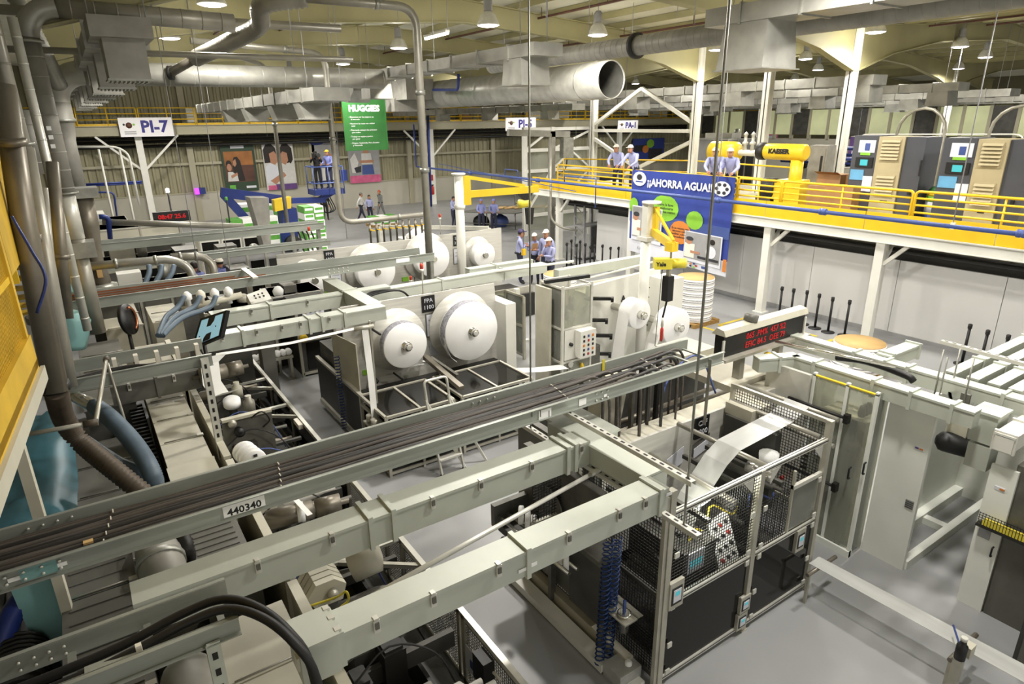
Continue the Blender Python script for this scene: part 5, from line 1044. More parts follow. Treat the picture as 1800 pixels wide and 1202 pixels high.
ribbon('paper_web',[(5.46,10.62,1.62),(5.5,10.62,1.4),(5.58,10.6,1.2),(5.65,10.5,1.12)],.2,(.15,1,0),'web','printed white web leaving the larger printed reel')
ribbon('paper_web',[(4.65,10.62,1.21),(5.0,10.6,1.2),(5.2,10.55,1.2)],.2,(0,1,0),'web','short white web leaving the smaller printed reel')
def beacon(x, y, z, label, h=.5):
    t = th('beacon_light',label,'beacon',(x,y,z),'red signal beacons on the machines'); M().cyl((x,y,z),(x,y,z+h),.012,n=6).build('stem','alu',t); M().lathe([(.035,0),(.035,.09),(.02,.11)],(x,y,z+h),n=10).build('lens','redlight',t); M().lathe([(.04,0),(.04,.05)],(x,y,z+h-.05),n=10).build('collar','white',t)
beacon(5.35,11.15,2.4,'red beacon on white stem standing on the near reel stand')
for k in range(3): one('loose_hose',M().tube(spl([(4.1+.1*k,11.5,2.3),(4.5,11.6+.1*k,2.42),(5.0,11.5,2.45),(5.3,11.6,2.2)],5),.02,6),'rubber','black hose draped behind the near reel plate, '+('front','middle','back')[k]+' strand','hose','black hoses behind reel plate')
# ---- far reel stand
t = th('reel_stand','long steel reel stand farther back holding four plain reels','unwind machine',(7.5,17,0))
M().box(4.05,17.0,.4,7.9,17.04,2.4).build('back_plate','steel',t); M().box(7.93,17.0,.5,11.0,17.04,2.42).build('back_plate','steel',t); M().box(4.05,17.05,.3,11,18.0,1.6).build('rear_housing','shadowgrey',t); M().box(4.0,15.2,0,11,16.6,.7).build('base_works','dark',t); M().box(4.2,15.0,.7,8.0,15.15,1.1).build('front_plate','steel',t); M().box(4.0,15.3,.7,11,15.36,.9).build('rail','alu',t)
for x, a, b in ((5.43,'FPA','1000'),(9.4,'SAP','2100')): idplate(t,x,17.0,2.2,a,b)
for x, z in ((5.55,1.55),(9.4,1.72)): doc(t,x,17.0,z)
for x, z, r in ((4.79,1.74,.5),(6.52,1.73,.72),(8.26,1.87,.7),(10.0,1.77,.5)): M().lathe([(.1,0),(r,0),(r,.02),(.1,.02)],(x,16.85,z),(0,1,0),36).build('reel_flange','steel',t); M().cyl((x,16.3,z),(x,17,z),.08,n=14).build('shaft','chrome',t)
for x in (5.2,6.1,7.5): M().box(x,16.95,1.2,x+.2,17.0,1.32).build('yellow_tag','lime',t)
for k, (x, z, r, l) in enumerate(((4.79,1.74,.37,'leftmost small plain reel on the farther stand'),(6.52,1.73,.54,'second plain reel from left on the farther stand'),(8.26,1.87,.53,'third plain reel, right of the tall pipe, on farther stand'),(10.0,1.77,.37,'rightmost small plain reel on the farther stand'))): reel(x,16.4,z,r,.3,l,.06,'plain reels on the farther stand',chuck=.05)
beacon(5.0,17.1,2.42,'red beacon left on the farther reel stand'); beacon(8.9,17.1,2.42,'red beacon near jib post on the farther reel stand'); beacon(6.9,15.07,1.1,'red beacon between the two reel stands left of tall pipe',.6)
t = th('beam_gantry','pale aluminium beam frame behind the farther reel plate','frame',(9,19,0))
for a, b in (((8.6,21.0,2.2),(11.4,18.4,2.2)),((11.4,18.4,2.2),(11.4,18.4,0)),((8.6,21,2.2),(8.6,21,0))): M().bar(a,b,.12,.12).build('beam','alu_light',t)
M().box(8.9,19.2,0,10.2,20.4,1.9).build('white_tank','white',t); M().lathe([(.35,0),(.38,.1),(.1,.3)],(9.4,19.8,1.9),n=16).build('dome','paper',t)
t = th('white_rolls_rack','low rack with a row of white rolls beside the aisle fence','rack',(3,14.2,0)); M().box(2.6,14.35,.5,3.5,14.65,.55).build('shelf','alu',t)
for x in (2.65,3.45): M().box(x-.03,14.4,0,x+.03,14.6,.5).build('leg','alu',t)
for k in range(7): one('white_roll',M().lathe([(.02,0),(.07,0),(.075,.01),(.075,.1),(.07,.11),(.02,.11)],(2.68+.125*k,14.42,.63),(0,1,0),16),'paper','white roll on the low aisle rack, '+('first','second','third','fourth','fifth','sixth','seventh')[k]+' from left','roll','white rolls on the aisle rack')
t = th('button_cabinet','cabinet with lit rows of buttons under the middle wireway','control cabinet',(4.1,14.5,0)); M().box(3.66,14.3,0,4.5,15.2,1.75).build('body','shadowgrey',t)
for x in (3.66,4.5): M().box(x-.03,14.25,0,x+.03,14.31,1.8).build('post','alu',t)
for z in (.05,.85,1.75): M().box(3.66,14.25,z,4.5,14.31,z+.05).build('rail','alu',t)
M().box(3.8,14.27,1.2,4.3,14.3,1.7).build('button_panel','bannerwhite',t)
for i in range(4):
    for j in range(5): M().cb((3.88+.11*i,14.26,1.27+.09*j),(.04,.02,.04)).build('button',('dark','signgreen','dark','orange','bluepipe')[(i*2+j)%5],t)
M().lathe([(.1,0),(.1,.05),(.05,.08)],(3.75,14.28,.95),(0,-1,0),12).build('knob','craneyellow',t); M().box(3.8,14.28,.15,4.4,14.3,.8).build('tinted_panel','smoked',t)
t = th('step_ladder','small aluminium step ladder standing before the dark tables','ladder',(4.5,8.55,0))
fa, fb = at(778,838,z=0), at(858,812,z=0)
for dx in (0,.42):
    M().bar((fa.x+dx,fa.y,0),(fa.x+dx-.02,fa.y+.42,1.25),.03,.05).build('front_rail','alu_light',t); M().bar((fb.x-.42+dx,fb.y+.05,0),(fa.x+dx,fa.y+.45,1.2),.03,.04).build('rear_leg','alu_light',t); M().cb((fa.x+dx,fa.y,.02),(.05,.06,.04)).build('rubber_foot','black',t)
for k in range(4): z = .26+.26*k; M().box(fa.x,fa.y+.34*z-.05,z,fa.x+.42,fa.y+.34*z+.07,z+.03).build('tread','alu_light',t)
M().tube(bend([(fa.x,fa.y+.42,1.2),(fa.x,fa.y+.5,1.55),(fa.x+.42,fa.y+.5,1.55),(fa.x+.42,fa.y+.42,1.2)],.06,3),.022,8).build('hand_loop','alu_light',t)
# ---- jib cranes
def chain(t, a, b, r=.008): M().cyl(a,b,r,n=5).build('chain','dark',t)
t = th('jib_crane','white post jib crane with long yellow double arm at centre left','jib crane',(9.25,16.5,0))
M().cyl((9.25,16.5,0),(9.25,16.5,4.15),.13,n=16).build('post','white',t); M().lathe([(.16,0),(.2,.02),(.2,.06)],(9.25,16.5,4.15),n=16).build('cap_plate','white',t); M().lathe([(.16,0),(.16,.12)],(9.25,16.5,3.2),n=16).build('bearing','white',t)
M().box(9.35,16.42,3.3,9.6,16.58,4.12).build('knuckle','craneyellow',t); M().bar((9.55,16.5,3.6),(12.0,16.4,3.6),.1,.2).build('boom','craneyellow',t); M().bar((9.55,16.5,4.08),(11.5,16.42,3.72),.08,.1).build('tie','craneyellow',t)
HX = 11.35
M().lathe([(.0,0),(.13,.02),(.13,.38),(.0,.4)],(HX-.1,16.38,3.2),(1,0,0),14).build('hoist','hoist',t); M().prism([(HX-.1,16.3,3.5),(HX+.38,16.3,3.5),(HX+.22,16.3,3.3),(HX+.06,16.3,3.3)],(0,.14,0)).build('trolley','black',t); chain(t,(HX+.05,16.36,3.1),(HX+.05,16.36,1.8)); M().prism([(HX+.15,16.28,3.05),(HX+.42,16.28,3.05),(HX+.36,16.28,2.55),(HX+.2,16.28,2.55)],(0,.14,0)).build('chain_bag','black',t); M().box(HX,16.3,1.6,HX+.1,16.4,1.8).build('hook_block','yellow',t)
t = th('jib_crane','white post jib crane with Yale hoist before the blue banner','jib crane',(9.85,9.6,0))
M().cyl((9.85,9.6,0),(9.85,9.6,3.2),.11,n=16).build('post','white',t); M().box(9.72,9.45,3.18,10.0,9.75,3.26).build('collar','white',t); M().box(9.77,9.52,3.26,9.93,9.68,3.95).build('head','white',t); M().lathe([(.2,0),(.2,.04)],(9.9,9.55,3.95),n=16).build('cap_plate','white',t)
e = at(1183,432,z=3.3); s_ = V(9.95,9.5,3.36); M().bar(s_,e,.1,.16).build('boom','craneyellow',t); M().bar(s_+V(0,0,.5),e+V(-.0,0,.1),.05,.05).build('tie','craneyellow',t); M().box(9.92,9.42,3.3,10.02,9.52,3.88).build('knuckle','craneyellow',t)
d = (e-s_).normalized(); q = e-d*.08; M().box(q.x-.09,q.y-.09,q.z-.12,q.x+.09,q.y+.09,q.z+.05).build('end_block','craneyellow',t)
hc = q-V(0,0,.36); hx = CR.copy(); hx.z = 0; hx.normalize(); b = M().bar(hc-hx*.32,hc+hx*.02,.2,.2).build('hoist','hoist',t); M().cyl(hc+hx*.02,hc+hx*.3,.1,n=14).build('hoist_motor','hoist',t); text('hoist_name','Yale',.11,hc-hx*.2-CF*.13*0+V(hx.y,-hx.x,0)*.102,hx,(0,0,1),'black',b,bold=.004); M().cyl(q-V(0,0,.1),hc+V(0,0,.1),.02,n=6).build('hook','galv',t)
bx = hc-V(0,0,.5)-hx*.02; M().cb(bx,(.16,.16,.5)).build('chain_bag','black',t); M().bar(hc-V(0,0,.1)-hx*.02,bx+V(0,0,.25),.08,.06).build('bag_strap','alu',t); chain(t,hc-V(0,0,.1)-hx*.15,hc-V(0,0,1.7)-hx*.2,.007); M().cyl(bx-V(0,0,.25),bx-V(0,0,.6)-hx*.06,.02,n=6).build('cable','rubber',t); M().lathe([(.02,0),(.035,.05),(.035,.25),(.01,.32)],bx-V(0,0,1.1)-hx*.06,n=8).build('red_handle','red',t); M().lathe([(.02,0),(.03,.03),(.02,.2)],bx-V(0,0,.8)-hx*.06,n=8).build('hook_block','alu',t)
# ---- white A machine
t = th('white_unwinder','white panelled unwinder marked A with two plain reels','unwind machine',(9.8,10,0))
M().prism([(8.9,10.3,.2),(11.1,10.3,.2),(11.1,10.3,2.3),(8.9,10.3,2.18)],(0,.1,0)).build('panel','white',t); M().box(8.9,10.4,.2,11.1,11.2,2.0).build('housing','cream',t); M().box(10.75,9.75,.3,11.3,10.3,2.15).build('side_cabinet','white',t); M().box(8.7,11.1,2.2,11.5,11.3,2.42).build('top_wireway','gutter',t); M().cyl((8.9,10.5,2.3),(11.2,10.5,2.42),.025,n=6).build('top_tube','white',t)
text('marking','A',.2,at(1096,525,y=10.285),(1,0,0),(0,0,1),'black',t,bold=.004); 
for px, py in ((1142,505),(1141,522),(1137,571),(1090,555)): M().lathe([(.02,0),(.02,.015)],at(px,py,y=10.29),(0,-1,0),8).build('bolt','dark',t)
for px, py in ((1062,525),(1052,563),(1060,590),(1058,622)):
    p = at(px,py,y=10.0); M().bar(p+V(-.3,.25,0),p+V(.15,-.1,0),.06,.07).build('arm','dark',t); M().bar(p+V(.15,-.1,0),p+V(.05,-.2,0),.06,.09).build('arm_roller','black',t); M().bar(p+V(-.3,.3,0),p+V(-.3,.1,0),.05,.05).build('arm_bracket','machgrey',t)
p = at(1125,553,y=9.45); reel(p.x,9.45,p.z,.32,.35,'plain white reel beside letter A, left one on the white unwinder',.1,'plain reels on the white unwinder',chuck=.14); M().cyl((p.x,9.4,p.z),(p.x,10.3,p.z),.08,n=12).build('shaft','chrome',t)
ribbon('paper_web',[(p.x-.31,9.62,p.z+.08),(p.x-.42,9.6,p.z-.5),(p.x-.52,9.58,p.z-1.1)],.33,(0,1,0),'web','white web running down from the left reel of white unwinder')
q = at(1190,575,y=9.2); reel(q.x,9.2,q.z,.42,.35,'plain white reel in front of red hoist handle, right one on white unwinder',.1,'plain reels on the white unwinder',chuck=.14); M().cyl((q.x,9.2,q.z),(q.x,10.3,q.z),.08,n=12).build('shaft','chrome',t)
ribbon('paper_web',[(q.x-.41,9.38,q.z+.1),(q.x-.65,9.36,q.z-.4),(q.x-.95,9.34,q.z-.95)],.33,(0,1,0),'web','white web running down from the right reel of white unwinder')
t = th('plexi_cabinet','tall clear-sided guarding cabinet with button box left of the A machine','guard cabinet',(8.2,10.4,0))
X0, X1, Y0, Y1, ZT = 7.95, 8.72, 10.0, 10.75, 2.38
for x in (X0,X1):
    for y in (Y0,Y1): M().box(x-.025,y-.025,0,x+.025,y+.025,ZT).build('post','alu_light',t)
for z in (.7,1.45,ZT-.05):
    for a, b in (((X0,Y0),(X1,Y0)),((X0,Y1),(X1,Y1)),((X0,Y0),(X0,Y1)),((X1,Y0),(X1,Y1))): M().bar((a[0],a[1],z),(b[0],b[1],z),.04,.04).build('rail','alu_light',t)
M().box(X0+.03,Y0-.005,1.48,X1-.03,Y0+.005,ZT-.08).build('pane','plexi',t); M().box(X0-.005,Y0+.03,.75,X0+.005,Y1-.03,ZT-.08).build('pane','plexi',t); M().box(X0+.03,Y0-.005,.05,X1-.03,Y0+.005,.68).build('pane','plexi',t); M().box(X0+.05,Y1+.0,.1,X1-.05,Y1+.02,ZT).build('back_sheet','white',t)
M().box(X0+.05,Y0-.02,.75,X1-.03,Y0,1.42).build('switch_panel','white',t); bb = M().box(X1-.45,Y0-.22,.8,X1-.03,Y0-.03,1.4).build('button_box','white',t)
for i in range(3):
    for j in range(5): M().cb((X1-.36+.12*i,Y0-.225,.88+.1*j),(.04,.02,.05)).build('button',('dark','red','dark','bluepipe','orange','dark')[(i+2*j)%6],bb)
M().lathe([(.04,0),(.04,.06),(.02,.08)],(X0+.2,Y0-.02,1.1),(0,-1,0),10).build('rotary_switch','black',t); M().bar((X0+.03,Y0+.02,2.0),(X0+.03,Y1,2.0),.03,.03).build('rod','dark',t)
for k in range(3): M().lathe([(.03,0),(.06,.02),(.06,.3),(.03,.32)],(X0+.25+.15*k,Y0+.4,1.3+.2*k),(0,0,1),10).build('inner_fitting','machgrey',t)
M().bar((X0-.1,Y0+.5,2.4),(X1+.1,Y0+.2,2.45),.1,.07).build('top_arm','black',t); M().bar((X0+.1,Y0-.05,.62),(X0-.05,Y0-.3,-.0+.3),.03,.03).build('lever','black',t); M().lathe([(.07,0),(.07,.02)],(X0+.18,Y0-.06,.66),(0,-1,0),12).build('round_mirror','chrome',t); M().lathe([(.03,0),(.05,.05),(.02,.12)],(X0+.5,Y0-.06,.5),n=8).build('yellow_tag','craneyellow',t)
M().box(X1+.02,Y0,.0,X1+.3,Y1,.9).build('lower_housing','machgrey',t); M().box(X0-.16,Y0+.25,0,X0-.1,Y1,2.3).build('white_side','cover',t)
ribbon('paper_web',[(7.95,9.9,.66),(7.2,9.85,.78),(6.45,9.8,.95)],.28,(.1,1,0),'web','broad white web between dark tables and clear cabinet')
t = th('mesh_guard','clear panelled aluminium guard with white foot behind the printed reels','guard',(8.2,13.5,0))
a, b = (7.5,13.0), (8.3,12.6)
for p in ((7.4,13.0),(8.5,13.0),(8.5,12.2),(7.4,14.2)): M().box(p[0]-.03,p[1]-.03,0,p[0]+.03,p[1]+.03,1.6).build('post','alu',t)
for z in (.1,.85,1.6): M().bar((7.4,13.0,z),(8.5,13.0,z),.05,.05).build('rail','alu',t); M().bar((7.4,13,z),(7.4,14.2,z),.05,.05).build('rail','alu',t); M().bar((8.5,13,z),(8.5,12.2,z),.05,.05).build('rail','alu',t)
M().box(7.43,12.995,.12,8.47,13.005,1.58).build('pane','plexi',t); M().box(8.495,12.23,.12,8.505,12.97,1.58).build('pane','plexi',t); M().box(7.5,13.2,.1,8.3,14,.8).build('works','machgrey',t)
t = th('white_stand','white A-shaped stand foot on the floor near clear guard','stand',(9.1,13,0)); M().box(8.95,12.9,0,9.05,13.7,.06).build('foot','white',t); M().box(8.6,13.25,0,9.4,13.35,.06).build('foot','white',t); M().bar((9.0,13.3,.03),(9.05,13.3,1.5),.12,.12).build('column','white',t); M().bar((8.8,13.3,.03),(9.05,13.3,1.2),.05,.05).build('brace','white',t)
wireway((7.2,12.6,2.4),(9.0,12.6,2.4),.2,.2,'short wireway left of the clear cabinet',(.4,),()); one('white_tube',M().cyl((7.0,12.2,2.35),(9.2,11.2,2.55),.03,n=8),'white','slim white tube with black end left of clear cabinet','tube')
# ================================================================ CFF 4200 UNWINDER WITH BLACK MESH CAGE
def meshpanel(par, p, u, w, h, pitch=.038, bar_=.007, mt='black', name='wire_mesh'):
    """square wire grid: p lower corner, u horizontal direction"""
    p, u = V(p), V(u).normalized(); m = M(); n = u.cross(V(0,0,1))*.004
    k = 0
    while k*pitch <= w: a = p+u*(k*pitch); m.bar(a,a+V(0,0,h),bar_,.004,n); k += 1
    k = 0
    while k*pitch <= h: a = p+V(0,0,k*pitch)+n; m.bar(a,a+u*w,.004,bar_); k += 1
    return stuff(m.build(name,mt,par))
def profile(par, p, q, w=.05, mt='alu', name='rail'):
    o = M().bar(p,q,w,w).build(name,mt,par); p, q = V(p), V(q); d = (q-p).normalized(); a = V(0,0,1) if abs(d.z) < .9 else V(1,0,0); s = d.cross(a).normalized()
    for k, n in enumerate((s,-s,s.cross(d),-s.cross(d))): 
        M().bar(p+n*(w/2+.0005),q+n*(w/2+.0005),.012,.002,n).build('groove','dark',o) if k in (0,2) and w >= .05 else None
    return o
t = th('mesh_cage','black mesh and tinted-panel machine cage in the right foreground','machine cage',(5.3,3.47,0))
YF, YB, XA, XB = 3.47, 4.8, 4.08, 6.68
for x, y, z in ((XA,YF,2.35),(5.45,YF,2.1),(XB,YF,2.32),(XA,YB,2.35),(XB,YB,2.32),(XA,5.75,1.3)): profile(t,(x,y,0),(x,y,z),.07 if y == YF else .05,'alu','post'); M().box(x-.05,y-.05,0,x+.05,y+.05,.015).build('foot','alu',t)
profile(t,(XA-.06,YF,0),(XA-.06,YF,2.3),.045,'alu','post')
for z in (2.08,1.02,.08): profile(t,(XA,YF,z),(XB,YF,z),.05,'alu_light')
for z in (2.3,1.1,.08): profile(t,(XB,YF,z),(XB,YB,z),.045); profile(t,(XA,YF,z),(XA,YB,z),.045,'shadowgrey')
profile(t,(XA,YB,.08),(XA,5.75,.08),.05); profile(t,(XA,YB,1.2),(XA,5.75,1.2),.045)
meshpanel(t,(XA+.05,YF,1.05),(1,0,0),1.3,1.0); meshpanel(t,(5.5,YF,1.05),(1,0,0),.55,.62); meshpanel(t,(XA,YF+.05,.1),(0,1,0),1.25,2.2); meshpanel(t,(XB,YF+.05,.1),(0,1,0),1.25,2.18); meshpanel(t,(XA,YB,.1),(0,1,0),.9,1.08)
meshpanel(t,(3.55,4.95,1.35),(1,0,0),.5,.9)
for z in (1.33,2.26): M().box(3.53,4.93,z,4.07,4.97,z+.03).build('rail','alu',t)
M().box(XA+.05,YF-.006,.1,5.4,YF,.98).build('tinted_panel','smoked',t); M().box(5.5,YF-.006,.1,XB-.05,YF,.98).build('tinted_panel','smoked',t)
M().box(6.1,YF-.006,1.05,6.13,YF+.02,1.85).build('sash','alu',t); M().box(6.14,YF-.004,1.08,XB-.05,YF+.004,1.62).build('clear_pane','plexi',t); M().box(6.1,YF-.02,1.62,XB,YF+.02,1.67).build('sash','alu_light',t)
for x in (XA+.1,5.35,5.56,XB-.1):
    for z in (.15,.5,.98,1.12,1.6): M().box(x-.03,YF-.045,z-.03,x+.03,YF-.03,z+.03).build('hinge','alu_light',t)
for x, s in ((5.3,-1),(6.55,-1),(5.6,1)): M().prism([(x,YF-.03,2.05),(x+s*.16,YF-.03,2.05),(x,YF-.03,1.88)],(0,.004,0)).build('gusset','alu_light',t)
def panelbox(px, py, w, h, big=True):
    c = at(px,py,y=YF-.03); b = M().box(c.x-w/2,YF-.05,c.z-h/2,c.x+w/2,YF-.01,c.z+h/2).build('touch_panel','alu',t); M().box(c.x-w*.36,YF-.055,c.z-h*.34,c.x+w*.36,YF-.05,c.z+h*.3).build('bezel','black',b); M().box(c.x-w*.26,YF-.06,c.z-h*.24,c.x+w*.28,YF-.055,c.z+h*.22).build('panel_face','bannerwhite',b); M().box(c.x-w*.15,YF-.062,c.z,c.x+w*.17,YF-.06,c.z+h*.15).build('lcd','cyanlcd',b)
panelbox(1187,1043,.2,.32); panelbox(1308,1060,.17,.22); panelbox(1302,1090,.17,.22); panelbox(1405,948,.17,.3)
# interior
M().box(4.3,3.8,.05,6.5,4.75,.3).build('bed','dark',t)
random.seed(5)
for k in range(16):
    x = 4.35+random.random()*2.0; z = .35+random.random()*1.2; mt = random.choice(('dark','machgrey','shadowgrey','pipe_brown','black')); q = k % 4
    if q == 0: M().lathe([(.02,0),(.02,.1),(.06,.1),(.06,.75),(.02,.75),(.02,.9)],(x,3.7,z),(0,1,0),12).build('inner_roller','machgrey',t)
    elif q == 1: M().box(x,3.85,z-.1,x+.2,4.3,z+.05).box(x+.02,3.83,z-.08,x+.18,3.85,z+.03).build('inner_block',mt,t)
    elif q == 2: M().tube(spl([(x,3.7,z),(x+.2,3.8,z+.1),(x+.5,3.75,z-.1),(x+.8,3.9,z-.2)],4),.012,6).build('inner_cable',random.choice(('black','bluepipe','hoist')),t)
    else: M().bar((x,3.7,z),(x+.4,4.6,z-.05),.05,.06).build('inner_arm',mt,t)
cb_ = M().prism([(5.0,3.53,.9),(5.36,3.53,.97),(5.44,3.83,1.46),(5.08,3.83,1.4)],(0,.35,-.12)).build('control_box','shadowgrey',t)
M().prism([(5.03,3.535,.925),(5.34,3.535,.985),(5.41,3.815,1.44),(5.1,3.815,1.385)],(0,-.01,.006)).build('control_face','paper',cb_)
for i in range(3):
    for j in range(4): q = V(5.03,3.52,.933).lerp(V(5.34,3.52,.993),.22+.28*i).lerp(V(5.1,3.8,1.393).lerp(V(5.41,3.8,1.448),.22+.28*i),.18+.21*j); M().lathe([(.022,-.01),(.022,.016),(.01,.022)],q,(0,-.88,.48),10).build('switch','black' if (i+j) % 4 else 'red',cb_)
M().box(4.5,3.6,.95,5.0,4.4,1.35).build('grille_box','shadowgrey',t); n_ = M().box(4.55,3.585,1.1,4.8,3.6,1.34).build('notice','bannerwhite',t); M().box(4.58,3.58,1.16,4.77,3.585,1.25).build('notice_print','cyanlcd',n_)
for k in range(5): M().box(4.4+.42*k,3.6,1.6,4.45+.42*k,4.7,1.65).build('slat','shadowgrey',t)
M().lathe([(.03,0),(.09,.02),(.09,.35),(.03,.37)],(6.1,3.7,1.65),(0,1,0),14).build('chrome_cylinder','chrome',t)
sh = M().box(3.98,3.7,.72,4.06,4.15,.74).box(3.8,3.7,.72,4.06,4.15,.735).build('cup_shelf','alu',t)
for k in range(2): M().lathe([(.05,-.2),(.06,-.2),(.07,0),(.075,.02),(.06,.02)],(3.9,3.82+.2*k,.75),n=14).build('steel_cup','chrome',t); M().lathe([(.012,0),(.02,.1),(.02,.22),(.0,.23)],(3.9,3.82+.2*k,.7),n=8).build('blue_brush','bluepipe',t)
cl = th('cage_lamp','small glowing work light inside the mesh cage','lamp',(4.75,3.66,1.5)); M().bar((4.7,3.68,1.82),(5.05,3.68,1.9),.05,.03).build('housing','white',cl); M().cyl((4.71,3.67,1.795),(5.04,3.67,1.875),.016,n=8).build('tube','tube',cl)
ld = bpy.data.lights.new('work_light','POINT'); ld.energy = 16; ld.color = (1,1,.86); ld.shadow_soft_size = .08; lo = bpy.data.objects.new('work_light',ld); COL.objects.link(lo); lo.parent = cl; lo.location = (.12,0,.26)
# CFF main body
t = th('cff_unwinder','stainless unwinder body with plate CFF 4200 behind the cage','unwind machine',(6.3,5.3,0))
M().box(4.45,4.82,.5,8.0,4.86,2.0).build('front_plate','steel',t); M().box(4.45,4.86,1.9,8.0,5.12,1.99).build('top_ledge','cover',t); M().box(4.4,6.3,.3,8.0,6.4,1.9).build('rear_plate','shadowgrey',t); M().box(4.4,4.9,0,8,6.3,.6).build('base','dark',t); M().box(4.35,4.85,.3,4.45,6.4,1.9).build('end_plate','cover_dark',t)
idplate(t,6.11,4.81,1.86,'CFF','4200',.1)
dd = M().prism([(5.95,4.81,1.4),(6.3,4.81,1.5),(6.3,4.81,1.72),(5.95,4.81,1.62)],(0,.006,0)).build('document_holder','machgrey',t); M().prism([(5.5,4.8,1.35),(5.8,4.8,1.45),(5.8,4.8,1.68),(5.5,4.8,1.58)],(0,.006,0)).build('document','bannerwhite',dd); M().prism([(6.0,4.8,1.43),(6.28,4.8,1.51),(6.28,4.8,1.65),(6.0,4.8,1.57)],(0,.006,0)).build('document','bannerwhite',dd)
for k in range(4): M().cyl((4.6,5.35+.22*k,1.5),(7.9,5.35+.22*k,1.55),.04,n=8).build('inner_shaft','pipe_brown',t)
M().prism([(4.95,5.6,1.3),(5.35,5.6,1.3),(5.6,5.6,2.5),(5.2,5.6,2.5)],(0,.25,0)).build('chute','cover',t); M().prism([(4.85,5.58,1.1),(5.2,5.58,1.1),(5.25,5.58,1.45),(5.0,5.58,1.45)],(0,.3,0)).build('chute_boot','black',t)
for k in range(4): M().box(5.75+.16*k,5.7,1.2,5.8+.16*k,5.76,2.6).build('drop_strip','black' if k % 2 else 'machgrey',t)
M().box(7.1,5.15,1.95,8.0,6.2,2.05).build('top_cover','cover',t); M().box(7.1,6.0,2.05,7.8,6.6,2.25).build('rear_box','cover',t); M().box(4.5,6.4,1.5,7.9,6.9,1.6).build('white_table','white',t)
one('air_hose',M().tube(spl([(5.55,5.0,2.0),(5.7,5.1,2.4),(6.1,5.2,2.62),(6.6,5.3,2.55),(6.85,5.2,2.0)],6),.014,6),'bluepipe','thin blue air hose arching over the stainless unwinder','hose')
def roller(par, x, z, y0=3.55, y1=4.82, r=.03, mt='pipe'): M().cyl((x,y0,z),(x,y1,z),r,n=12).build('guide_roller',mt,par)
for x, z in ((5.68,2.02),(6.66,2.08),(7.0,2.2),(7.0,1.85),(5.2,1.75)): roller(t,x,z)
M().box(6.5,4.0,.9,6.62,4.75,1.95).build('side_bracket','shadowgrey',t); M().box(6.4,4.2,.6,6.5,4.8,1.5).build('inner_plate','shadowgrey',t); M().box(6.55,4.4,1.95,6.95,4.8,2.1).build('roller_box','cover',t); M().lathe([(.0,0),(.1,.02),(.12,.2),(.0,.25)],(6.4,4.0,1.55),(0,0,1),12).build('white_cup','paper',t)
ribbon('film_web',[(5.05,4.02,1.62),(5.45,4.05,1.95),(5.68,4.06,2.06),(6.66,4.07,2.125),(7.0,4.08,2.235),(7.04,4.1,2.2)],.32,(.02,1,0),'film','translucent white film rising over guide rollers of the CFF unwinder')
ribbon('film_web',[(5.05,4.02,1.62),(4.9,4.0,1.4),(4.75,4.0,1.0)],.32,(.02,1,0),'film','translucent film dropping into the cage near slotted strut')
# LED display board
t = th('led_board','black LED message board with red text on two posts','display board',(7.8,5.4,1.99))
P0, P1, H_ = V(7.05,5.35,2.48), V(8.9,5.35,2.48), .3
M().box(7.05,5.3,2.45,8.95,5.45,2.76).build('case','black',t); M().prism([(7.03,5.26,2.76),(7.03,5.5,2.76),(7.03,5.42,2.86),(7.03,5.3,2.84)],(1.94,0,0)).build('top_cover','cover',t); M().box(7.0,5.2,2.4,9.0,5.5,2.44).build('shelf','alu',t); M().box(7.02,5.28,2.44,7.06,5.3,2.7).build('bracket','alu_light',t); M().box(8.93,5.28,2.44,8.97,5.3,2.7).build('bracket','alu_light',t)
M().lathe([(.06,0),(.1,.02),(.1,.12),(.04,.14)],(7.7,5.38,2.82),(.3,0,1),14).build('cable_gland','machgrey',t)
text('led_text','065 .PM%  457 %2',.13,(8.0,5.296,2.66),(1,0,0),(0,0,1),'led',t,sx=.95); text('led_text','EFIC 84.5  OEE 79',.13,(8.0,5.296,2.53),(1,0,0),(0,0,1),'led',t,sx=.95)
for x in (7.45,8.35): M().box(x-.05,5.25,1.95,x+.05,5.37,2.4).build('post','pipe',t)
# left external unit
t = th('tape_unit','small tape unwinding unit with chrome rollers left of the cage','machine',(3.75,4.9,0))
M().box(3.5,4.75,.9,4.05,5.6,1.0).build('bed','shadowgrey',t); M().box(3.95,4.3,.3,4.05,5.7,1.9).build('back_plate','machgrey',t)
for k in range(3): M().cyl((3.5+.12*k,5.65,1.1),(3.55+.12*k,4.3,1.1),.022,n=10).build('chrome_roller','chrome',t)
M().box(3.45,5.6,.95,4.0,5.68,1.25).build('end_bracket','machgrey',t); M().lathe([(.03,0),(.05,.02),(.05,.05),(.02,.06)],(3.42,5.3,.98),(-1,0,0),10).build('knob','dark',t)
M().lathe([(.25,0),(.25,.02)],(3.9,5.1,1.35),(-1,0,0),24).build('steel_disc','machgrey',t)
dbx = M().box(3.72,4.02,.55,3.98,4.5,1.35).build('hanging_box','shadowgrey',t); M().box(3.7,4.0,1.3,4.0,4.52,1.36).build('box_rim','machgrey',dbx)
M().box(3.68,3.9,0.02,3.84,6.0,.12).build('floor_beam','white',t); M().box(3.9,3.75,0,4.0,5.75,.2).build('floor_frame','cover',t)
for y in (4.1,5.0,5.6): M().box(3.85,y,.1,3.92,y+.06,.95).build('leg','machgrey',t)
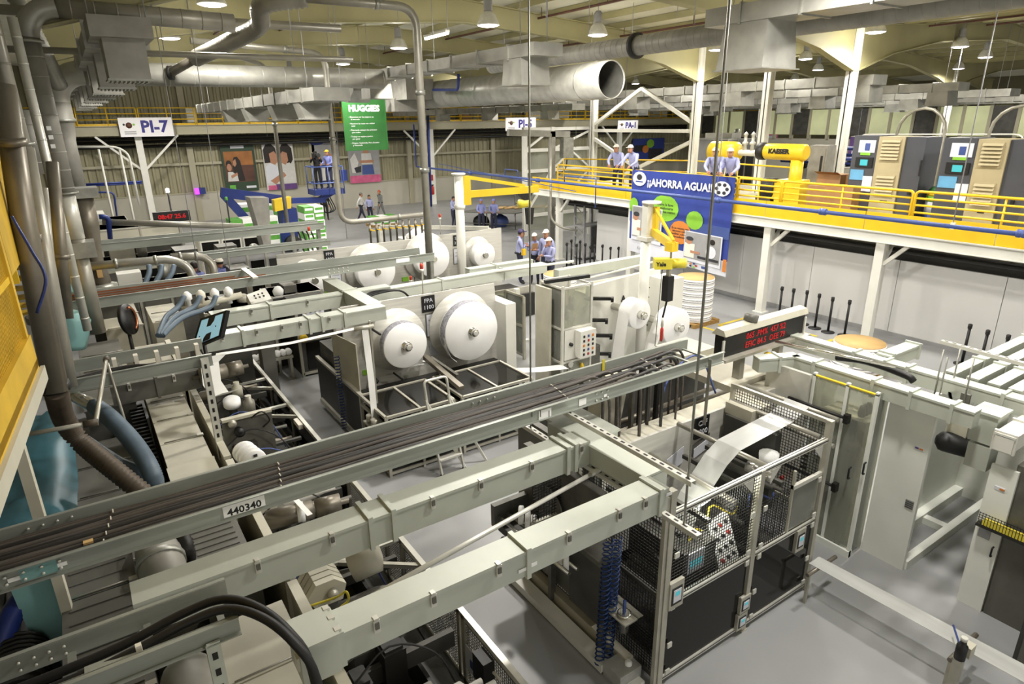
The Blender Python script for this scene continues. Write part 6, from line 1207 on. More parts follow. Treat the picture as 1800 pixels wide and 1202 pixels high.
for k, (px,py,z) in enumerate(((916,905,1.22),(928,914,1.2),(938,921,1.18),(985,975,1.1),(995,985,1.1))):
    p = at(px,py,z=z); reelq = th('tape_reel',('rearmost','middle','front','lower left','lower right')[k]+' of the five small white tape reels beside the cage','tape roll',(p.x,p.y,p.z-.11),'small white tape reels'); M().lathe([(.03,-.03),(.1,-.03),(.11,-.02),(.11,.02),(.1,.03),(.03,.03)],p,(.75,-.6,0),24).build('tape','paper',reelq)
for k in range(2):
    pts = []; x0, y0 = 3.72+.1*k, 3.97-.02*k
    for i in range(26*8+1): a = 2*math.pi*i/8; f = i/(26*8); pts.append((x0+.05*math.cos(a)+.06*f,y0+.05*math.sin(a),.06+1.55*f))
    one('coil_hose',M().tube(pts,.009,5),'bluecoil',('left','right')[k]+' of two hanging blue spiral air hoses beside the cage','hose','blue spiral air hoses')
one('coil_hose',M().tube([(3.42+.05*math.cos(i*.785),10.9+.05*math.sin(i*.785),.1+.0075*i) for i in range(200)],.01,5),'bluecoil','dark blue spiral hose on the side of near reel stand','hose')
t = th('wrapped_box','small film-wrapped box at the foot of the cage','box',at(1093,1185,z=0)); p = at(1093,1188,z=0); M().box(p.x-.14,p.y-.12,0,p.x+.14,p.y+.12,.16).build('box','cover',t); M().box(p.x-.15,p.y-.13,-.0,p.x+.15,p.y+.13,.17).build('wrap','film',t)
one('white_pump',M().lathe([(.03,0),(.04,.02),(.04,.18),(.02,.2)],(3.9,3.72,.02),n=12).box(3.82,3.55,0,3.98,3.8,.04),'paper','small white cylinder on a bracket by the blue hoses','fitting')
# ================================================================ RIGHT ENCLOSURE AND WHITE CABINETS
t = th('clear_enclosure','tall frosted clear-panel guard behind the cage at right','guard cabinet',(7.8,4.2,0))
M().box(7.66,4.35,0,7.72,5.0,2.35).build('steel_panel','alu_light',t); M().box(7.7,4.3,.0,8.3,4.34,2.3).build('steel_panel','alu_light',t)
for y in (3.48,3.85,4.3): M().box(7.68,y-.02,0,7.73,y+.02,2.4).build('post','cabwhite',t)
for a, b in ((3.5,3.83),(3.87,4.28)): M().box(7.69,a,.12,7.7,b,2.36).build('clear_pane','plexi',t)
M().box(7.7,3.475,.05,8.0,3.485,2.36).build('clear_pane','plexi',t); M().box(7.66,3.46,.0,7.75,4.32,.1).build('bottom_rail','cabwhite',t); M().box(7.68,3.46,2.36,7.72,4.32,2.375).build('yellow_trim','craneyellow',t)
for y, z in ((3.62,1.15),(3.45,1.3)): M().tube(bend([(7.66,y,z),(7.62,y,z),(7.62,y,z+.16),(7.66,y,z+.16)],.03,3),.012,6).build('handle','black',t)
nn = M().box(7.66,3.95,1.28,7.685,4.12,1.55).build('notice','bannerwhite',t); M().box(7.655,3.98,1.36,7.66,4.09,1.5).build('notice_print','signgreen',nn)
for z in (1.95,.95): M().cyl((7.64,3.75,z),(7.64,4.6,z),.02,n=8).build('bar','dark',t); M().box(7.6,3.74,z-.06,7.68,3.8,z+.06).build('bar_clamp','dark',t)
for k in range(6): M().box(7.655,4.2,1.0+.06*k,7.66,4.3,1.03+.06*k).build('vent_slot','dark',t)
M().box(7.8,3.6,.1,8.25,4.2,1.9).build('inner_cabinet','cover',t); M().box(7.78,3.7,1.6,7.8,3.8,1.9).build('inner_switch','black',t); M().lathe([(.03,0),(.03,.05)],(7.62,4.5,.75),(-1,0,0),8).build('red_button','red',t)
for k in range(3): M().lathe([(.04,0),(.05,.05),(.03,.15)],(7.85+.08*k,3.7,1.95),n=8).build('inner_fitting','dark',t)
t = th('white_board','white board with yellow top edge behind the mesh cage','panel',(8.4,5.0,0)); M().box(7.95,4.6,1.0,8.0,5.25,2.32).build('board','wallwhite',t); M().box(7.94,4.6,2.32,8.01,5.25,2.35).build('yellow_edge','craneyellow',t); M().box(7.96,4.65,0,8.0,4.7,1.0).build('leg','alu',t); M().box(7.96,5.15,0,8.0,5.2,1.0).build('leg','alu',t)
t = th('white_cabinet','tall white cabinet panel with small vent and long base frame at right','cabinet',(8.6,3.2,0))
M().box(8.0,2.92,0,8.06,3.46,2.32).build('front_panel','cabwhite',t); M().box(8.06,3.4,0,11.6,3.46,2.0).build('inner_wall','cabwhite',t); M().box(8.06,3.28,.0,11.6,3.4,.14).build('base_beam','cabwhite',t); M().box(8.06,2.9,.0,10.6,3.0,.12).build('base_beam','cabwhite',t); M().box(9.3,3.0,0,9.42,3.3,.1).build('base_cross','cabwhite',t); M().box(10.55,2.0,0,10.65,3.4,1.6).build('end_wall','cabwhite',t)
v = M().box(7.992,2.95,.9,8.0,3.05,1.02).build('vent','grey',t)
for k in range(4): M().box(7.988,2.955,.91+.027*k,7.992,3.045,.92+.027*k).build('vent_slot','shadowgrey',v)
s = M().box(7.994,2.98,1.72,8.0,3.08,1.76).build('maker_plate','bannerwhite',t); M().box(7.99,2.98,1.73,7.994,3.02,1.75).build('maker_mark','orange',s); M().box(7.99,3.03,1.73,7.994,3.07,1.75).build('maker_mark','purple',s)
t = th('white_cabinet','slim white cabinet panel with handle at the right picture edge','cabinet',(8.6,2.1,0))
M().box(8.0,2.02,0,8.04,2.28,1.88).build('front_panel','cabwhite',t); M().box(8.04,1.2,0,10.4,2.06,1.95).build('body','machgrey',t); M().box(8.02,1.5,0,8.06,2.0,1.2).build('side_door','cover_dark',t)
v = M().box(7.992,2.12,.95,8.0,2.24,1.07).build('vent','grey',t); M().tube(bend([(7.99,2.06,.78),(7.95,2.06,.78),(7.95,2.06,.9),(7.99,2.06,.9)],.02,3),.01,6).build('handle','black',t); s = M().box(7.994,2.1,1.6,8.0,2.2,1.64).build('maker_plate','bannerwhite',t); M().box(7.99,2.1,1.61,7.994,2.15,1.63).build('maker_mark','orange',s)
bk = M().box(7.9,1.7,1.12,8.0,2.26,1.15).build('mesh_shelf','dark',t); meshpanel(t,(7.9,1.7,1.15),(0,1,0),.55,.16,.03,.006,'dark','shelf_mesh'); M().box(7.9,1.75,1.16,7.98,2.2,1.22).build('cables','hoist',t)
# right wireways along y and x
wireway((7.92,4.75,2.47),(7.92,2.5,2.47),.17,.2,'pale wireway above the clear guard, nearer of the two at right',(.15,.5,.7,.9),(.3,.6),latchside=-1)
wireway((8.72,5.4,2.47),(8.72,1.8,2.47),.17,.2,'pale wireway above the clear guard, farther of the two at right',(.3,.42,.5,.8),(.35,.6),latchside=-1)
wireway((7.4,5.0,2.47),(7.95,4.75,2.47),.17,.2,'short angled wireway end beside the LED message board',(.5,),())
wireway((8.8,4.0,2.5),(9.7,4.0,2.5),.17,.2,'short pale wireway stub rising toward the right wall',(.1,.9),())
for k, y in enumerate((3.2,2.95,2.72,2.5)): wireway((8.9,y,2.48),(17,y,2.48),.12,.16,'long white wireway running right toward the wall, '+('farthest','second farthest','second nearest','nearest')[k]+' of four',(.1,.3),())
strut((8.95,3.4,2.85),(8.75,1.6,2.85),'double steel channel hanging over the right wireways',.06)
t = th('strut_rods','thin rods hanging the right wireways','rod',(8.6,2.9,2.4))
for x, y in ((8.3,3.05),(8.55,3.2),(8.75,3.1),(8.5,2.85)): M().cyl((x,y,2.2),(x,y,2.86),.01,n=5).build('rod','galv',t); M().bar((8.1,2.8,2.3),(8.9,3.2,2.3),.03,.03).build('cross_bar','machgrey',t)
one('tube_light',M().cyl((7.95,5.1,2.56),(8.3,3.6,2.56),.02,n=8),'chrome','thin shiny tube lying between the two right wireways','tube')
one('black_cable_bundle',M().tube(spl([(8.35,4.4,2.44),(8.36,4.0,2.5),(8.38,3.5,2.46),(8.4,3.4,2.4)],5),.045,8),'black','black cable bundle lying between the right wireways','cable')
t = th('gear_motor','black gear motor under right wireways','motor',(8.5,2.75,1.6)); M().lathe([(.05,-.05),(.12,0),(.13,.05),(.13,.38),(.08,.42)],(8.35,2.95,1.78),(.45,-.9,-.1),16).build('motor','black',t); M().box(8.42,2.72,1.85,8.62,2.95,2.12).build('gearbox','cover',t); M().lathe([(.04,0),(.05,.03),(.02,.08)],(8.32,3.02,1.78),(-.3,.9,0),10).build('shaft','machgrey',t); M().tube(spl([(8.6,2.8,2.1),(8.75,2.75,2.15),(8.75,2.7,1.95)],4),.02,6).build('cable','black',t); M().box(8.5,2.8,2.12,8.54,2.9,2.4).build('bracket','machgrey',t); M().box(8.2,3.05,1.75,8.4,3.4,2.2).build('mount','cabwhite',t)
t = th('grey_boxes','two stacked grey junction boxes under the right wireways','box',(8.2,2.45,1.7)); M().box(8.1,2.35,2.03,8.4,2.6,2.38).build('upper_box','gutter',t); M().box(8.1,2.35,1.7,8.35,2.58,2.0).build('lower_box','gutter',t); M().box(8.08,2.33,2.38,8.42,2.62,2.41).build('lid','gutter',t)
wireway((7.9,2.2,2.3),(9.6,2.2,2.3),.18,.2,'white wireway end at the right picture edge',(.02,.3),(),mt='white')
# film web near the floor, sensor stand
t = th('floor_film','wide translucent film strip running low above the floor at right','film',(6.75,2.4,.4))
m = M()
for i in range(9): y = 3.4-2.3*i/8; m.v += [(6.58+.02*i/2,y,.45),(6.80+.03*i/2,y,.45)]
for i in range(8): m.face((2*i,2*i+1,2*i+3,2*i+2))
o = m.build('film_strip','film',t); md = o.modifiers.new('thick','SOLIDIFY'); md.thickness = .004
for y in (3.3,1.75): M().cyl((6.4,y,.42),(7.0,y,.42),.025,n=10).build('roller','pipe_brown',t); M().box(6.42,y-.015,0,6.45,y+.015,.42).build('stand','alu',t)
t = th('sensor_stand','black sensor on a post with beige box at lower right','sensor',(6.35,1.62,0)); p = at(1688,1150,z=.55); M().box(p.x-.04,p.y-.04,0,p.x+.04,p.y+.04,.5).build('post','alu',t); M().lathe([(.05,0),(.05,.16),(.03,.17),(.03,.2),(.0,.22)],(p.x,p.y,.5),n=12).build('sensor_head','black',t); M().lathe([(.03,0),(.03,.04)],(p.x,p.y,.72),n=10).build('cap','alu_light',t); M().box(p.x+.06,p.y-.06,.5,p.x+.18,p.y+.04,.62).build('beige_box','cover',t); M().bar((p.x,p.y,.6),(p.x+.3,p.y+.2,.6),.015,.015).build('blue_rod','navy',t)
t = th('dark_machine','dark grey machine side at the lower right corner','machine',(7.9,1.0,0)); M().box(7.4,.2,0,9.5,1.5,1.1).build('body','shadowgrey',t); M().box(7.38,.3,.05,7.4,.9,1.0).build('door','cover_dark',t); M().box(7.36,.95,.05,7.4,1.45,1.0).build('door','cover_dark',t); M().box(7.3,.2,1.1,9.5,1.5,1.14).build('top','machgrey',t); M().box(7.33,.6,.5,7.36,.64,.7).build('handle','black',t)
# ================================================================ FAR MACHINES, LIFT, TABLES
random.seed(21)
def block(x0, x1, y0, y1, z, label, mt='cream', wins=2, tops=2, cat='machine'):
    t = th('machine_block',label,cat,((x0+x1)/2,(y0+y1)/2,0)); M().box(x0,y0,0,x1,y1,z).build('housing',mt,t); w = (x1-x0)/max(1,wins)
    for k in range(wins):
        M().box(x0+w*k+.08,y0-.015,z*.35,x0+w*(k+1)-.08,y0,z*.85).build('window',random.choice(('smoked','shadowgrey','dark','cover_dark')),t); M().box(x0+w*k+.06,y0-.02,z*.1,x0+w*(k+1)-.06,y0,z*.3).build('door',mt,t)
    for k in range(wins+1): M().box(x0+w*k-.03,y0-.03,0,x0+w*k+.03,y0-.0,z+.02).build('post','alu',t)
    for k in range(tops):
        x = x0+(x1-x0)*(k+.3)/max(1,tops); h = random.uniform(.12,.4)
        if k % 2: M().lathe([(.12,0),(.14,.03),(.14,h),(.06,h+.06)],(x,(y0+y1)/2,z),n=12).build('top_unit',random.choice(('cover','galv','machgrey')),t)
        else: M().box(x,y0+.15,z,x+(x1-x0)*.25,y1-.15,z+h).build('top_unit',random.choice(('cover','white','machgrey')),t)
    M().box(x0-.02,y0-.02,z-.04,x1+.02,y1+.02,z).build('top_edge','alu_light',t); return t
block(.2,2.4,18.9,19.7,1.7,'grey boxed machine between narrow tray and farther tray','cover_dark',3,2); block(2.6,4.6,18.6,19.6,1.6,'windowed grey machine enclosure left of the far reel plate','cover',4,1); block(.3,2.8,21.4,22.6,1.9,'cream machine under the steel-blue slanting pipe','cream',3,3); block(3.1,5.4,21.6,22.6,1.7,'windowed machine enclosure below the LED digits','grey',4,2)
block(.4,2.9,25.0,26.4,2.4,'tall cream machine hood near PI-7 column','cream',2,0); block(3.4,5.6,25.2,26.2,1.9,'pale machine behind the red LED digits','white',3,0); block(.0,1.5,28,29.5,2.3,'far cream cabinet at left below blue pipes','cream',2,1); block(1.9,3.3,14.9,16.0,1.7,'grey machine housing between the bent bright pipes','cover_dark',2,2); block(3.4,4.6,15.3,16.3,1.75,'dark machine section beside the leftmost far reel','shadowgrey',2,1)
block(4.9,6.9,12.3,13.0,1.5,'low machine section between the two reel stands','machgrey',3,1); block(7.2,9.6,14.2,15.0,.9,'low frame table right of the tall pipe','machgrey',3,0)
t = th('slanting_pipe','steel-blue slanting pipe with blue bracket above far left machines','pipe',(2,22,2.5)); M().cyl(at(180,390,y=21.8),at(430,398,y=21.2),.09,n=12).build('tube','pipe',t); M().tube(bend([at(174,381,y=21.7),at(190,381,y=21.7),at(194,420,y=21.7)],.15,4),.07,8).build('bracket','navy',t)
t = th('blue_pipework','thin blue pipes on white frame at far left','pipe',(1,36,2.6)); 
for py in (325,328): M().cyl(at(128,py,y=36),at(250,py-6,y=36),.04,n=6).build('tube','navy',t)
M().tube(bend([at(150,338,y=35),at(200,338,y=35),at(206,385,y=35)],.2,3),.04,6).build('tube','navy',t)
t = th('white_pipe_frame','tall white tube frame with rounded corner at far left','frame',(1.2,33,0))
M().tube(bend([at(120,258,y=33),at(205,258,y=33),at(226,270,y=33),at(245,360,y=33)],.5,4),.05,8).build('frame_tube','white',t)
for px, py in ((173,262),(210,262)): a = at(px,py,y=33); M().cyl(a,(a.x,33,0),.045,n=6).build('post','white',t)
t = th('grey_hood','grey sheet-metal hood beside the seated worker','hood',(6.3,24.2,0)); a, b = at(437,347,y=24.2), at(470,347,y=24.2); M().prism([(a.x,24,a.z),(b.x,24,b.z),(b.x-.15,24,1.4),(b.x-.15,24,0),(a.x+.25,24,0),(a.x+.25,24,1.4)],(0,.8,0)).build('hood','duct_dull',t)
# beacons on stalks
for px, py, y, mt, l in ((295,338,27,'lampglow','thin stalk with white lamp near red LED digits'),(398,352,29,'greenpack','thin stalk with green lamp left of boom lift')):
    p = at(px,py,y=y); t = th('signal_stalk',l,'beacon',(p.x,y,0)); M().cyl((p.x,y,0),(p.x,y,p.z),.03,n=6).build('stalk','black',t); M().lathe([(.06,0),(.06,.12),(.02,.15)],p,n=10).build('lamp',mt,t)
# ---- boom lift
Y = 31.0
t = th('boom_lift','blue boom lift raised at the far wall','boom lift',(9,Y,0))
a, b, c = at(388,338,y=Y), at(500,352,y=Y), at(560,352,y=Y)
M().bar(a,b,.3,.42).build('main_boom','navy',t); M().bar(b+V(-.2,-.1,0),c+V(.3,0,-.0),.22,.25).build('jib','navy',t); e = at(596,330,y=Y); M().bar(c,e,.2,.25).build('jib','navy',t); M().bar(a+V(.1,0,-.1),V(a.x+1.2,Y,1.1),.25,.35).build('lower_boom','navy',t)
M().box(a.x+.6,Y-.8,.3,a.x+2.9,Y+.8,1.0).build('chassis','navy',t); M().prism([at(482,352,y=Y-.9),at(512,346,y=Y-.9),at(512,366,y=Y-.9),at(484,372,y=Y-.9)],(0,.5,0)).build('counterweight','craneyellow',t); M().box(b.x-.3,Y-.4,.9,b.x+.4,Y+.4,1.9).build('turret','navy',t)
for sx in (.8,2.6):
    for sy in (-.85,.85): M().lathe([(.1,-.12),(.35,-.12),(.38,-.08),(.38,.08),(.35,.12),(.1,.12)],(a.x+sx,Y+sy,.38),(0,1,0),16).build('wheel','rubber',t)
x0, x1 = at(548,340,y=Y).x, at(600,340,y=Y).x; zf = at(570,341,y=Y).z; zt = at(570,292,y=Y).z
M().box(x0,Y-.5,zf,x1,Y+.5,zf+.25).build('basket_floor','navy',t)
for z in (zf+.55,zt): M().tube([(x0,Y-.5,z),(x1,Y-.5,z),(x1,Y+.5,z),(x0,Y+.5,z),(x0,Y-.5,z)],.03,6).build('basket_rail','bluepipe',t)
for x in (x0,(x0+x1)/2,x1):
    for y in (Y-.5,Y+.5): M().cyl((x,y,zf),(x,y,zt),.025,n=6).build('basket_post','bluepipe',t)
M().box(x1-.1,Y-.52,zf+.6,x1+.2,Y-.3,zf+1.1).build('control_box','navy',t)
LZ = zf+.25; LX0, LX1 = x0, x1
for k in range(3): one('lift_hose',M().tube(spl([c+V(.4+.1*k,.1,.1),c+V(.6+.1*k,.1,-.5),c+V(.3,.1,-.6),c+V(.1,.1,0)],5),.025,6),'rubber','black hose looping below the lift basket, '+('first','second','third')[k],'hose','hoses below the lift basket')
# green packs
def packs(px, py0, y, cols, rows, label, w=.42):
    b = at(px,py0,y=y); t = th('pack_pallet',label,'pallet',(b.x,y,0)); M().box(b.x-.05,y-.5,0,b.x+w*cols+.05,y+.5,.13).build('pallet','wood',t)
    h = (b.z-.13)/rows if b.z > .5 else .22
    for i in range(cols):
        for j in range(rows):
            o = M().box(b.x+w*i+.01,y-.48,.135+h*j,b.x+w*(i+1)-.01,y+.48,.13+h*(j+1)-.01).build('pack','greenpack' if (i+j) % 2 else 'paper',t); M().box(b.x+w*i+.05,y-.49,.135+h*j+h*.4,b.x+w*(i+1)-.05,y-.48,.135+h*j+h*.75).build('pack_band','paper' if (i+j) % 2 else 'greenpack',o)
packs(527,362,27.5,2,8,'tall pallet of green and white packs beside the boom lift'); packs(400,385,30,4,2,'low pallet of green packs left of seated worker',.5); packs(418,358,33.5,4,3,'green packs on pallet behind boom lift chassis',.5); packs(650,385,35,3,2,'small pile of green packs near three walkers',.5)
# tables with inspection workers
t = th('packing_table','long steel packing table under the yellow jib arm','table',(16,31,0))
a = at(805,372,z=.9); b = at(905,375,z=.9); c = at(945,352,z=.9)
M().prism([a+V(0,0,-.04),b+V(0,0,-.04),b+V(3.4,1.0,-.04),a+V(3.4,1.0,-.04)],(0,0,.04)).build('top','machgrey',t)
for p in (a,b,a+V(3.2,.9,0),b+V(3.2,.9,0),a.lerp(b,.5)): M().cyl((p.x+.1,p.y+.1,0),(p.x+.1,p.y+.1,.88),.03,n=6).build('leg','machgrey',t)
M().bar((a.x,a.y,.3),(b.x,b.y,.3),.04,.04).build('stretcher','machgrey',t)
for k in range(6): p = a.lerp(b,.45+.1*k)+V(1.2+.25*k,.5,.02); one('product_sheet',M().prism([p,p+V(.9,.1,0),p+V(1.0,.6,0),p+V(.1,.5,0)],(0,0,.05)),'kraft','pale product sheet on the packing table, '+('first','second','third','fourth','fifth','sixth')[k]+' from left','product','product sheets on the packing table')
for px, mt, l, z in ((846,'black','black rubbish bag under the packing table',.45),(880,'bluepipe','blue rubbish bag under the packing table',.45)):
    p = at(px,398,z=0); one('rubbish_bag',M().lathe([(.3,0),(.45,.12),(.48,.3),(.4,.5),(.2,.62),(.08,.7)],p,n=12),mt,l,'bag')
t = th('wire_rack','light wire display rack beside the packing tables','rack',(20,30,0))
p = at(905,345,y=33)
for dx in (0,2.4): M().cyl((p.x+dx,33,0),(p.x+dx,33,2.3),.04,n=6).build('post','machgrey',t)
for z in (.8,1.5,2.3): M().cyl((p.x,33,z),(p.x+2.4,33,z),.03,n=6).build('rail','machgrey',t)
# white scaffold tower and grey jib near PI-5
t = th('white_scaffold','white steel scaffold frame below the PI-5 sign','frame',(18,27,0))
xs = [at(px,240,y=27).x for px in (922,970,1038)]
for x in xs: M().box(x-.1,26.9,0,x+.1,27.1,5.3).build('post','white',t)
for z in (5.2,4.2,3.2,1.0): M().box(xs[0],26.94,z-.08,xs[-1],27.06,z+.08).build('beam','white',t)
for (x0,z0),(x1,z1) in (((xs[0],4.2),(xs[1],5.2)),((xs[1],4.2),(xs[2],5.1)),((xs[1],3.2),((xs[1]+xs[2])/2,4.1)),(((xs[1]+xs[2])/2,4.1),(xs[2],3.2)),((xs[0],1.0),(xs[1],3.2)),((xs[1],1.0),(xs[2],3.2))): M().bar((x0,27,z0),(x1,27,z1),.09,.09).build('brace','white',t)
M().box(xs[0]+.2,27.1,.2,xs[2]-.2,27.15,4.1).build('mesh_sheet','plexi',t)
t = th('grey_gantry','grey overhead beam on post with control box below the PI-5 sign','gantry',(17.5,25,0))
a, b = at(893,233,y=25), at(1000,236,y=25); M().bar(a,b,.2,.28).build('beam','duct_dull',t); p = at(970,240,y=25); M().box(p.x-.14,24.9,0,p.x+.14,25.1,a.z).build('post','duct_dull',t); q = at(995,250,y=24.8); M().box(q.x-.3,24.6,q.z-.7,q.x+.3,24.9,q.z+.2).build('control_box','galv',t); M().tube(spl([(q.x,24.7,q.z-.7),(q.x-.1,24.7,q.z-1.2),(p.x+.2,24.8,q.z-1.5)],4),.03,6).build('cable','rubber',t)
t = th('curved_conduit','grey conduit curving round under left end of mezzanine','pipe',(16.3,21.6,1.5)); M().tube(bend([at(968,235,x=16.2),at(968,385,x=16.2),at(985,400,x=16.4),at(1015,405,x=17.0)],.4,5),.05,8).build('conduit','pipe',t)
p = at(761,333,y=41.8); t = th('fire_extinguisher','red fire extinguisher on the white column below blue riser','fire extinguisher',(p.x,41.8,p.z-.35)); M().lathe([(.1,0),(.12,.03),(.12,.5),(.04,.62)],(p.x,41.85,p.z-.35),n=12).build('cylinder','red',t); M().box(p.x-.08,41.8,p.z+.27,p.x+.08,41.9,p.z+.34).build('valve','black',t); M().box(p.x-.15,41.97,p.z+.6,p.x+.15,42.0,p.z+1.0).build('sign','red',t)
one('blue_riser',M().cyl(at(751,175,y=41),(at(756,335,y=41).x,41,0),.09,n=8),'navy','straight dark blue riser beside the PI-5 column','pipe')
# banners at right back and windows strip
for px0, py0, px1, py1, y, mt, l in ((1348,229,1366,252,36,'pink','pink hanging banner below the PF-2 sign'),(1496,240,1510,300,22,'purple','dark purple banner left of the dark cabinets')):
    a, b = at(px0,py0,y=y), at(px1,py1,y=y); t = th('hanging_banner',l,'banner',((a.x+b.x)/2,y,b.z)); M().box(a.x,y,b.z,b.x,y+.04,a.z).build('sheet',mt,t); w = b.x-a.x; M().box(a.x+w*.2,y-.01,b.z+.4*(a.z-b.z),b.x-w*.2,y,b.z+.6*(a.z-b.z)).build('print','bannerwhite',t); M().cyl((a.x,y,a.z),(b.x,y,a.z),.03,n=6).build('pole','alu',t); M().cyl(((a.x+b.x)/2,y,a.z),((a.x+b.x)/2,y,RZ((a.x+b.x)/2)-.005),.01,n=4).build('hanger_wire','grey',t)
t = th('glazed_office','glazed offices with lit windows far behind the compressor cabinets','office',(50,26,0)); M().box(48,12,0,48.4,42,4.0).build('wall','dado',t); M().box(47.6,12,6.2,49,42,6.5).build('fascia','galv',t)
for k in range(20):
    y = 12.3+1.5*k; M().box(47.9,y,4.3,48.1,y+1.3,6.1).build('window_pane','window' if k % 3 else 'shadowgrey',t); M().box(47.85,y+1.3,4.0,48.1,y+1.5,6.3).build('mullion','gallery',t)
block(28,31,22,24,4.6,'far machine block on right below glazed offices','sheetlow' if False else 'grey',4,2)
for k, (px, py, x, l) in enumerate(((1590,300,26,'row of blue-railed machines between the compressor cabinets'),(1470,300,31,'pale far machine behind the cartons'))):
    p = at(px,py,x=x); t = th('far_machine',l,'machine',(x,p.y,0)); M().box(x,p.y-2.5,0,x+1.5,p.y+2.5,p.z).build('bed','duct_dull',t); M().cyl((x-.1,p.y-3,p.z+.35),(x-.1,p.y+3,p.z+.35),.07,n=6).build('blue_rail','navy',t); M().cyl((x-.1,p.y-3,p.z+.75),(x-.1,p.y+3,p.z+.75),.07,n=6).build('blue_rail','navy',t)
    for j in range(6): M().lathe([(.1,0),(.18,.05),(.18,.35),(.08,.5)],(x+.4,p.y-2+.8*j,p.z),n=10).build('head',random.choice(('alu','dark','white','bluepipe')),t)
# ================================================================ PEOPLE
def seg_d(p, a, b):
    ab = b-a; t = max(0,min(1,(p-a).dot(ab)/max(1e-9,ab.length_squared))); return (p-(a+ab*t)).length
def person(loc, face, label, shirt='shirt', pants='trousers', head='cap', pose='stand', h=1.7, turn=0.0, sleeves=True, hat='cap', hairlong=False):
    """face: heading in the xy plane (radians) the person looks along"""
    s = h/1.7; f = V(math.cos(face),math.sin(face),0); r = V(f.y,-f.x,0); u = V(0,0,1); L = V(loc)
    def P(a, b, c): return (r*a+f*b+u*c)*s           # right, forward, up
    J = {'pel':P(0,0,.95),'spi':P(0,.0,1.12),'che':P(0,.01,1.32),'nec':P(0,.0,1.46),'hea':P(0,.03,1.54)}
    lean = 0.0
    if pose == 'lean': lean = .22
    for k, z in (('spi',.3),('che',.8),('nec',1.1),('hea',1.25)): J[k] = J[k]+P(0,lean*z,-lean*.12*z)
    for sd, n in ((-1,'l'),(1,'r')):
        J['sh'+n] = J['che']+P(sd*.17,0,.09); J['hi'+n] = P(sd*.095,0,.9)
        kf = .06 if pose != 'walk' else .16*sd; ab = .0 if pose != 'walk' else .3*sd
        J['kn'+n] = P(sd*.105,.02+kf*.7,.49); J['an'+n] = P(sd*.11,ab-.0,.085); J['to'+n] = P(sd*.13,ab+.15,.03)
        if pose == 'sit': J['hi'+n] = P(sd*.095,0,.9); J['kn'+n] = P(sd*.12,.42,.88); J['an'+n] = P(sd*.12,.42,.45); J['to'+n] = P(sd*.12,.57,.4)
        S_ = J['sh'+n]
        if pose in ('stand','walk'): el = S_+P(sd*.06,-.03+(.12*-sd if pose == 'walk' else 0),-.27); wr = el+P(sd*.0,.07+(.1*-sd if pose == 'walk' else 0),-.24)
        elif pose == 'folded': el = S_+P(sd*.05,.06,-.26); wr = J['spi']+P(-sd*.1,.2,.1)
        elif pose == 'chin': el = S_+P(sd*.03,.1,-.25); wr = (J['nec']+P(.03,.17,-.02)) if sd > 0 else J['spi']+P(.1,.2,.06)
        elif pose == 'clip': el = S_+P(sd*.05,.02,-.26); wr = J['spi']+P(sd*.1,.24,.08)
        elif pose == 'lean': el = S_+P(sd*.08,.16,-.22); wr = S_+P(sd*-.02,.36,-.34)
        elif pose == 'work' or pose == 'sit': el = S_+P(sd*.05,.08,-.25); wr = el+P(-sd*.04,.24,-.06)
        elif pose == 'camera': el = S_+P(sd*.08,.1,-.2); wr = el+P(-sd*.06,.16,.16)
        J['el'+n] = el; J['wr'+n] = wr
    if pose == 'sit':
        pass
    E_ = [('pel','spi'),('spi','che'),('che','nec'),('nec','hea')]; 
    for n in 'lr': E_ += [('che','sh'+n),('sh'+n,'el'+n),('el'+n,'wr'+n),('pel','hi'+n),('hi'+n,'kn'+n),('kn'+n,'an'+n),('an'+n,'to'+n)]
    names = list(J); R_ = {'pel':.145,'spi':.13,'che':.15,'nec':.058,'hea':.06}
    for n in 'lr': R_.update({'sh'+n:.075,'el'+n:.05,'wr'+n:.033,'hi'+n:.1,'kn'+n:.068,'an'+n:.046,'to'+n:.038})
    me = bpy.data.meshes.new('body'); me.from_pydata([tuple(J[k]) for k in names],[],[]) if False else me.from_pydata([tuple(J[k]) for k in names],[(names.index(a),names.index(b)) for a,b in E_],[])
    o = bpy.data.objects.new('person_tmp',me); COL.objects.link(o)
    md = o.modifiers.new('skin','SKIN'); md.use_smooth_shade = True; md.branch_smoothing = .4
    for i, k in enumerate(names): q = R_[k]*s; me.skin_vertices[0].data[i].radius = (q*1.1,q*.82) if k in ('pel','spi','che') else (q,q)
    me.skin_vertices[0].data[names.index('pel')].use_root = True
    sb = o.modifiers.new('sub','SUBSURF'); sb.levels = 1; sb.render_levels = 1
    bm_ = bpy.data.meshes.new_from_object(o.evaluated_get(bpy.context.evaluated_depsgraph_get()))
    bpy.data.objects.remove(o); bpy.data.meshes.remove(me)
    # join head and hands into the same mesh
    m = M(); m.v = [tuple(v.co) for v in bm_.vertices]; m.f = [tuple(p.vertices) for p in bm_.polygons]; m.sm = [True]*len(m.f); nb = len(m.f)
    hc = J['hea']+P(0,.02,.06); hf = (f*math.cos(turn)+r*math.sin(turn)); hr = V(hf.y,-hf.x,0); NH = 12
    b0 = len(m.v); prof = [(.03,-.135),(.055,-.12),(.068,-.09),(.075,-.05),(.08,0),(.08,.045),(.07,.085),(.045,.112),(.005,.122)]
    for (q, z) in prof:
        for k in range(NH):
            a = 2*math.pi*k/NH; dr = q*math.cos(a); df = q*1.18*math.sin(a)+(.012 if z < -.03 else 0)
            if abs(a-math.pi/2) < .1 and -.06 < z < .02: df += .022
            m.v.append(tuple(hc+(hr*dr+hf*df+u*z)*s))
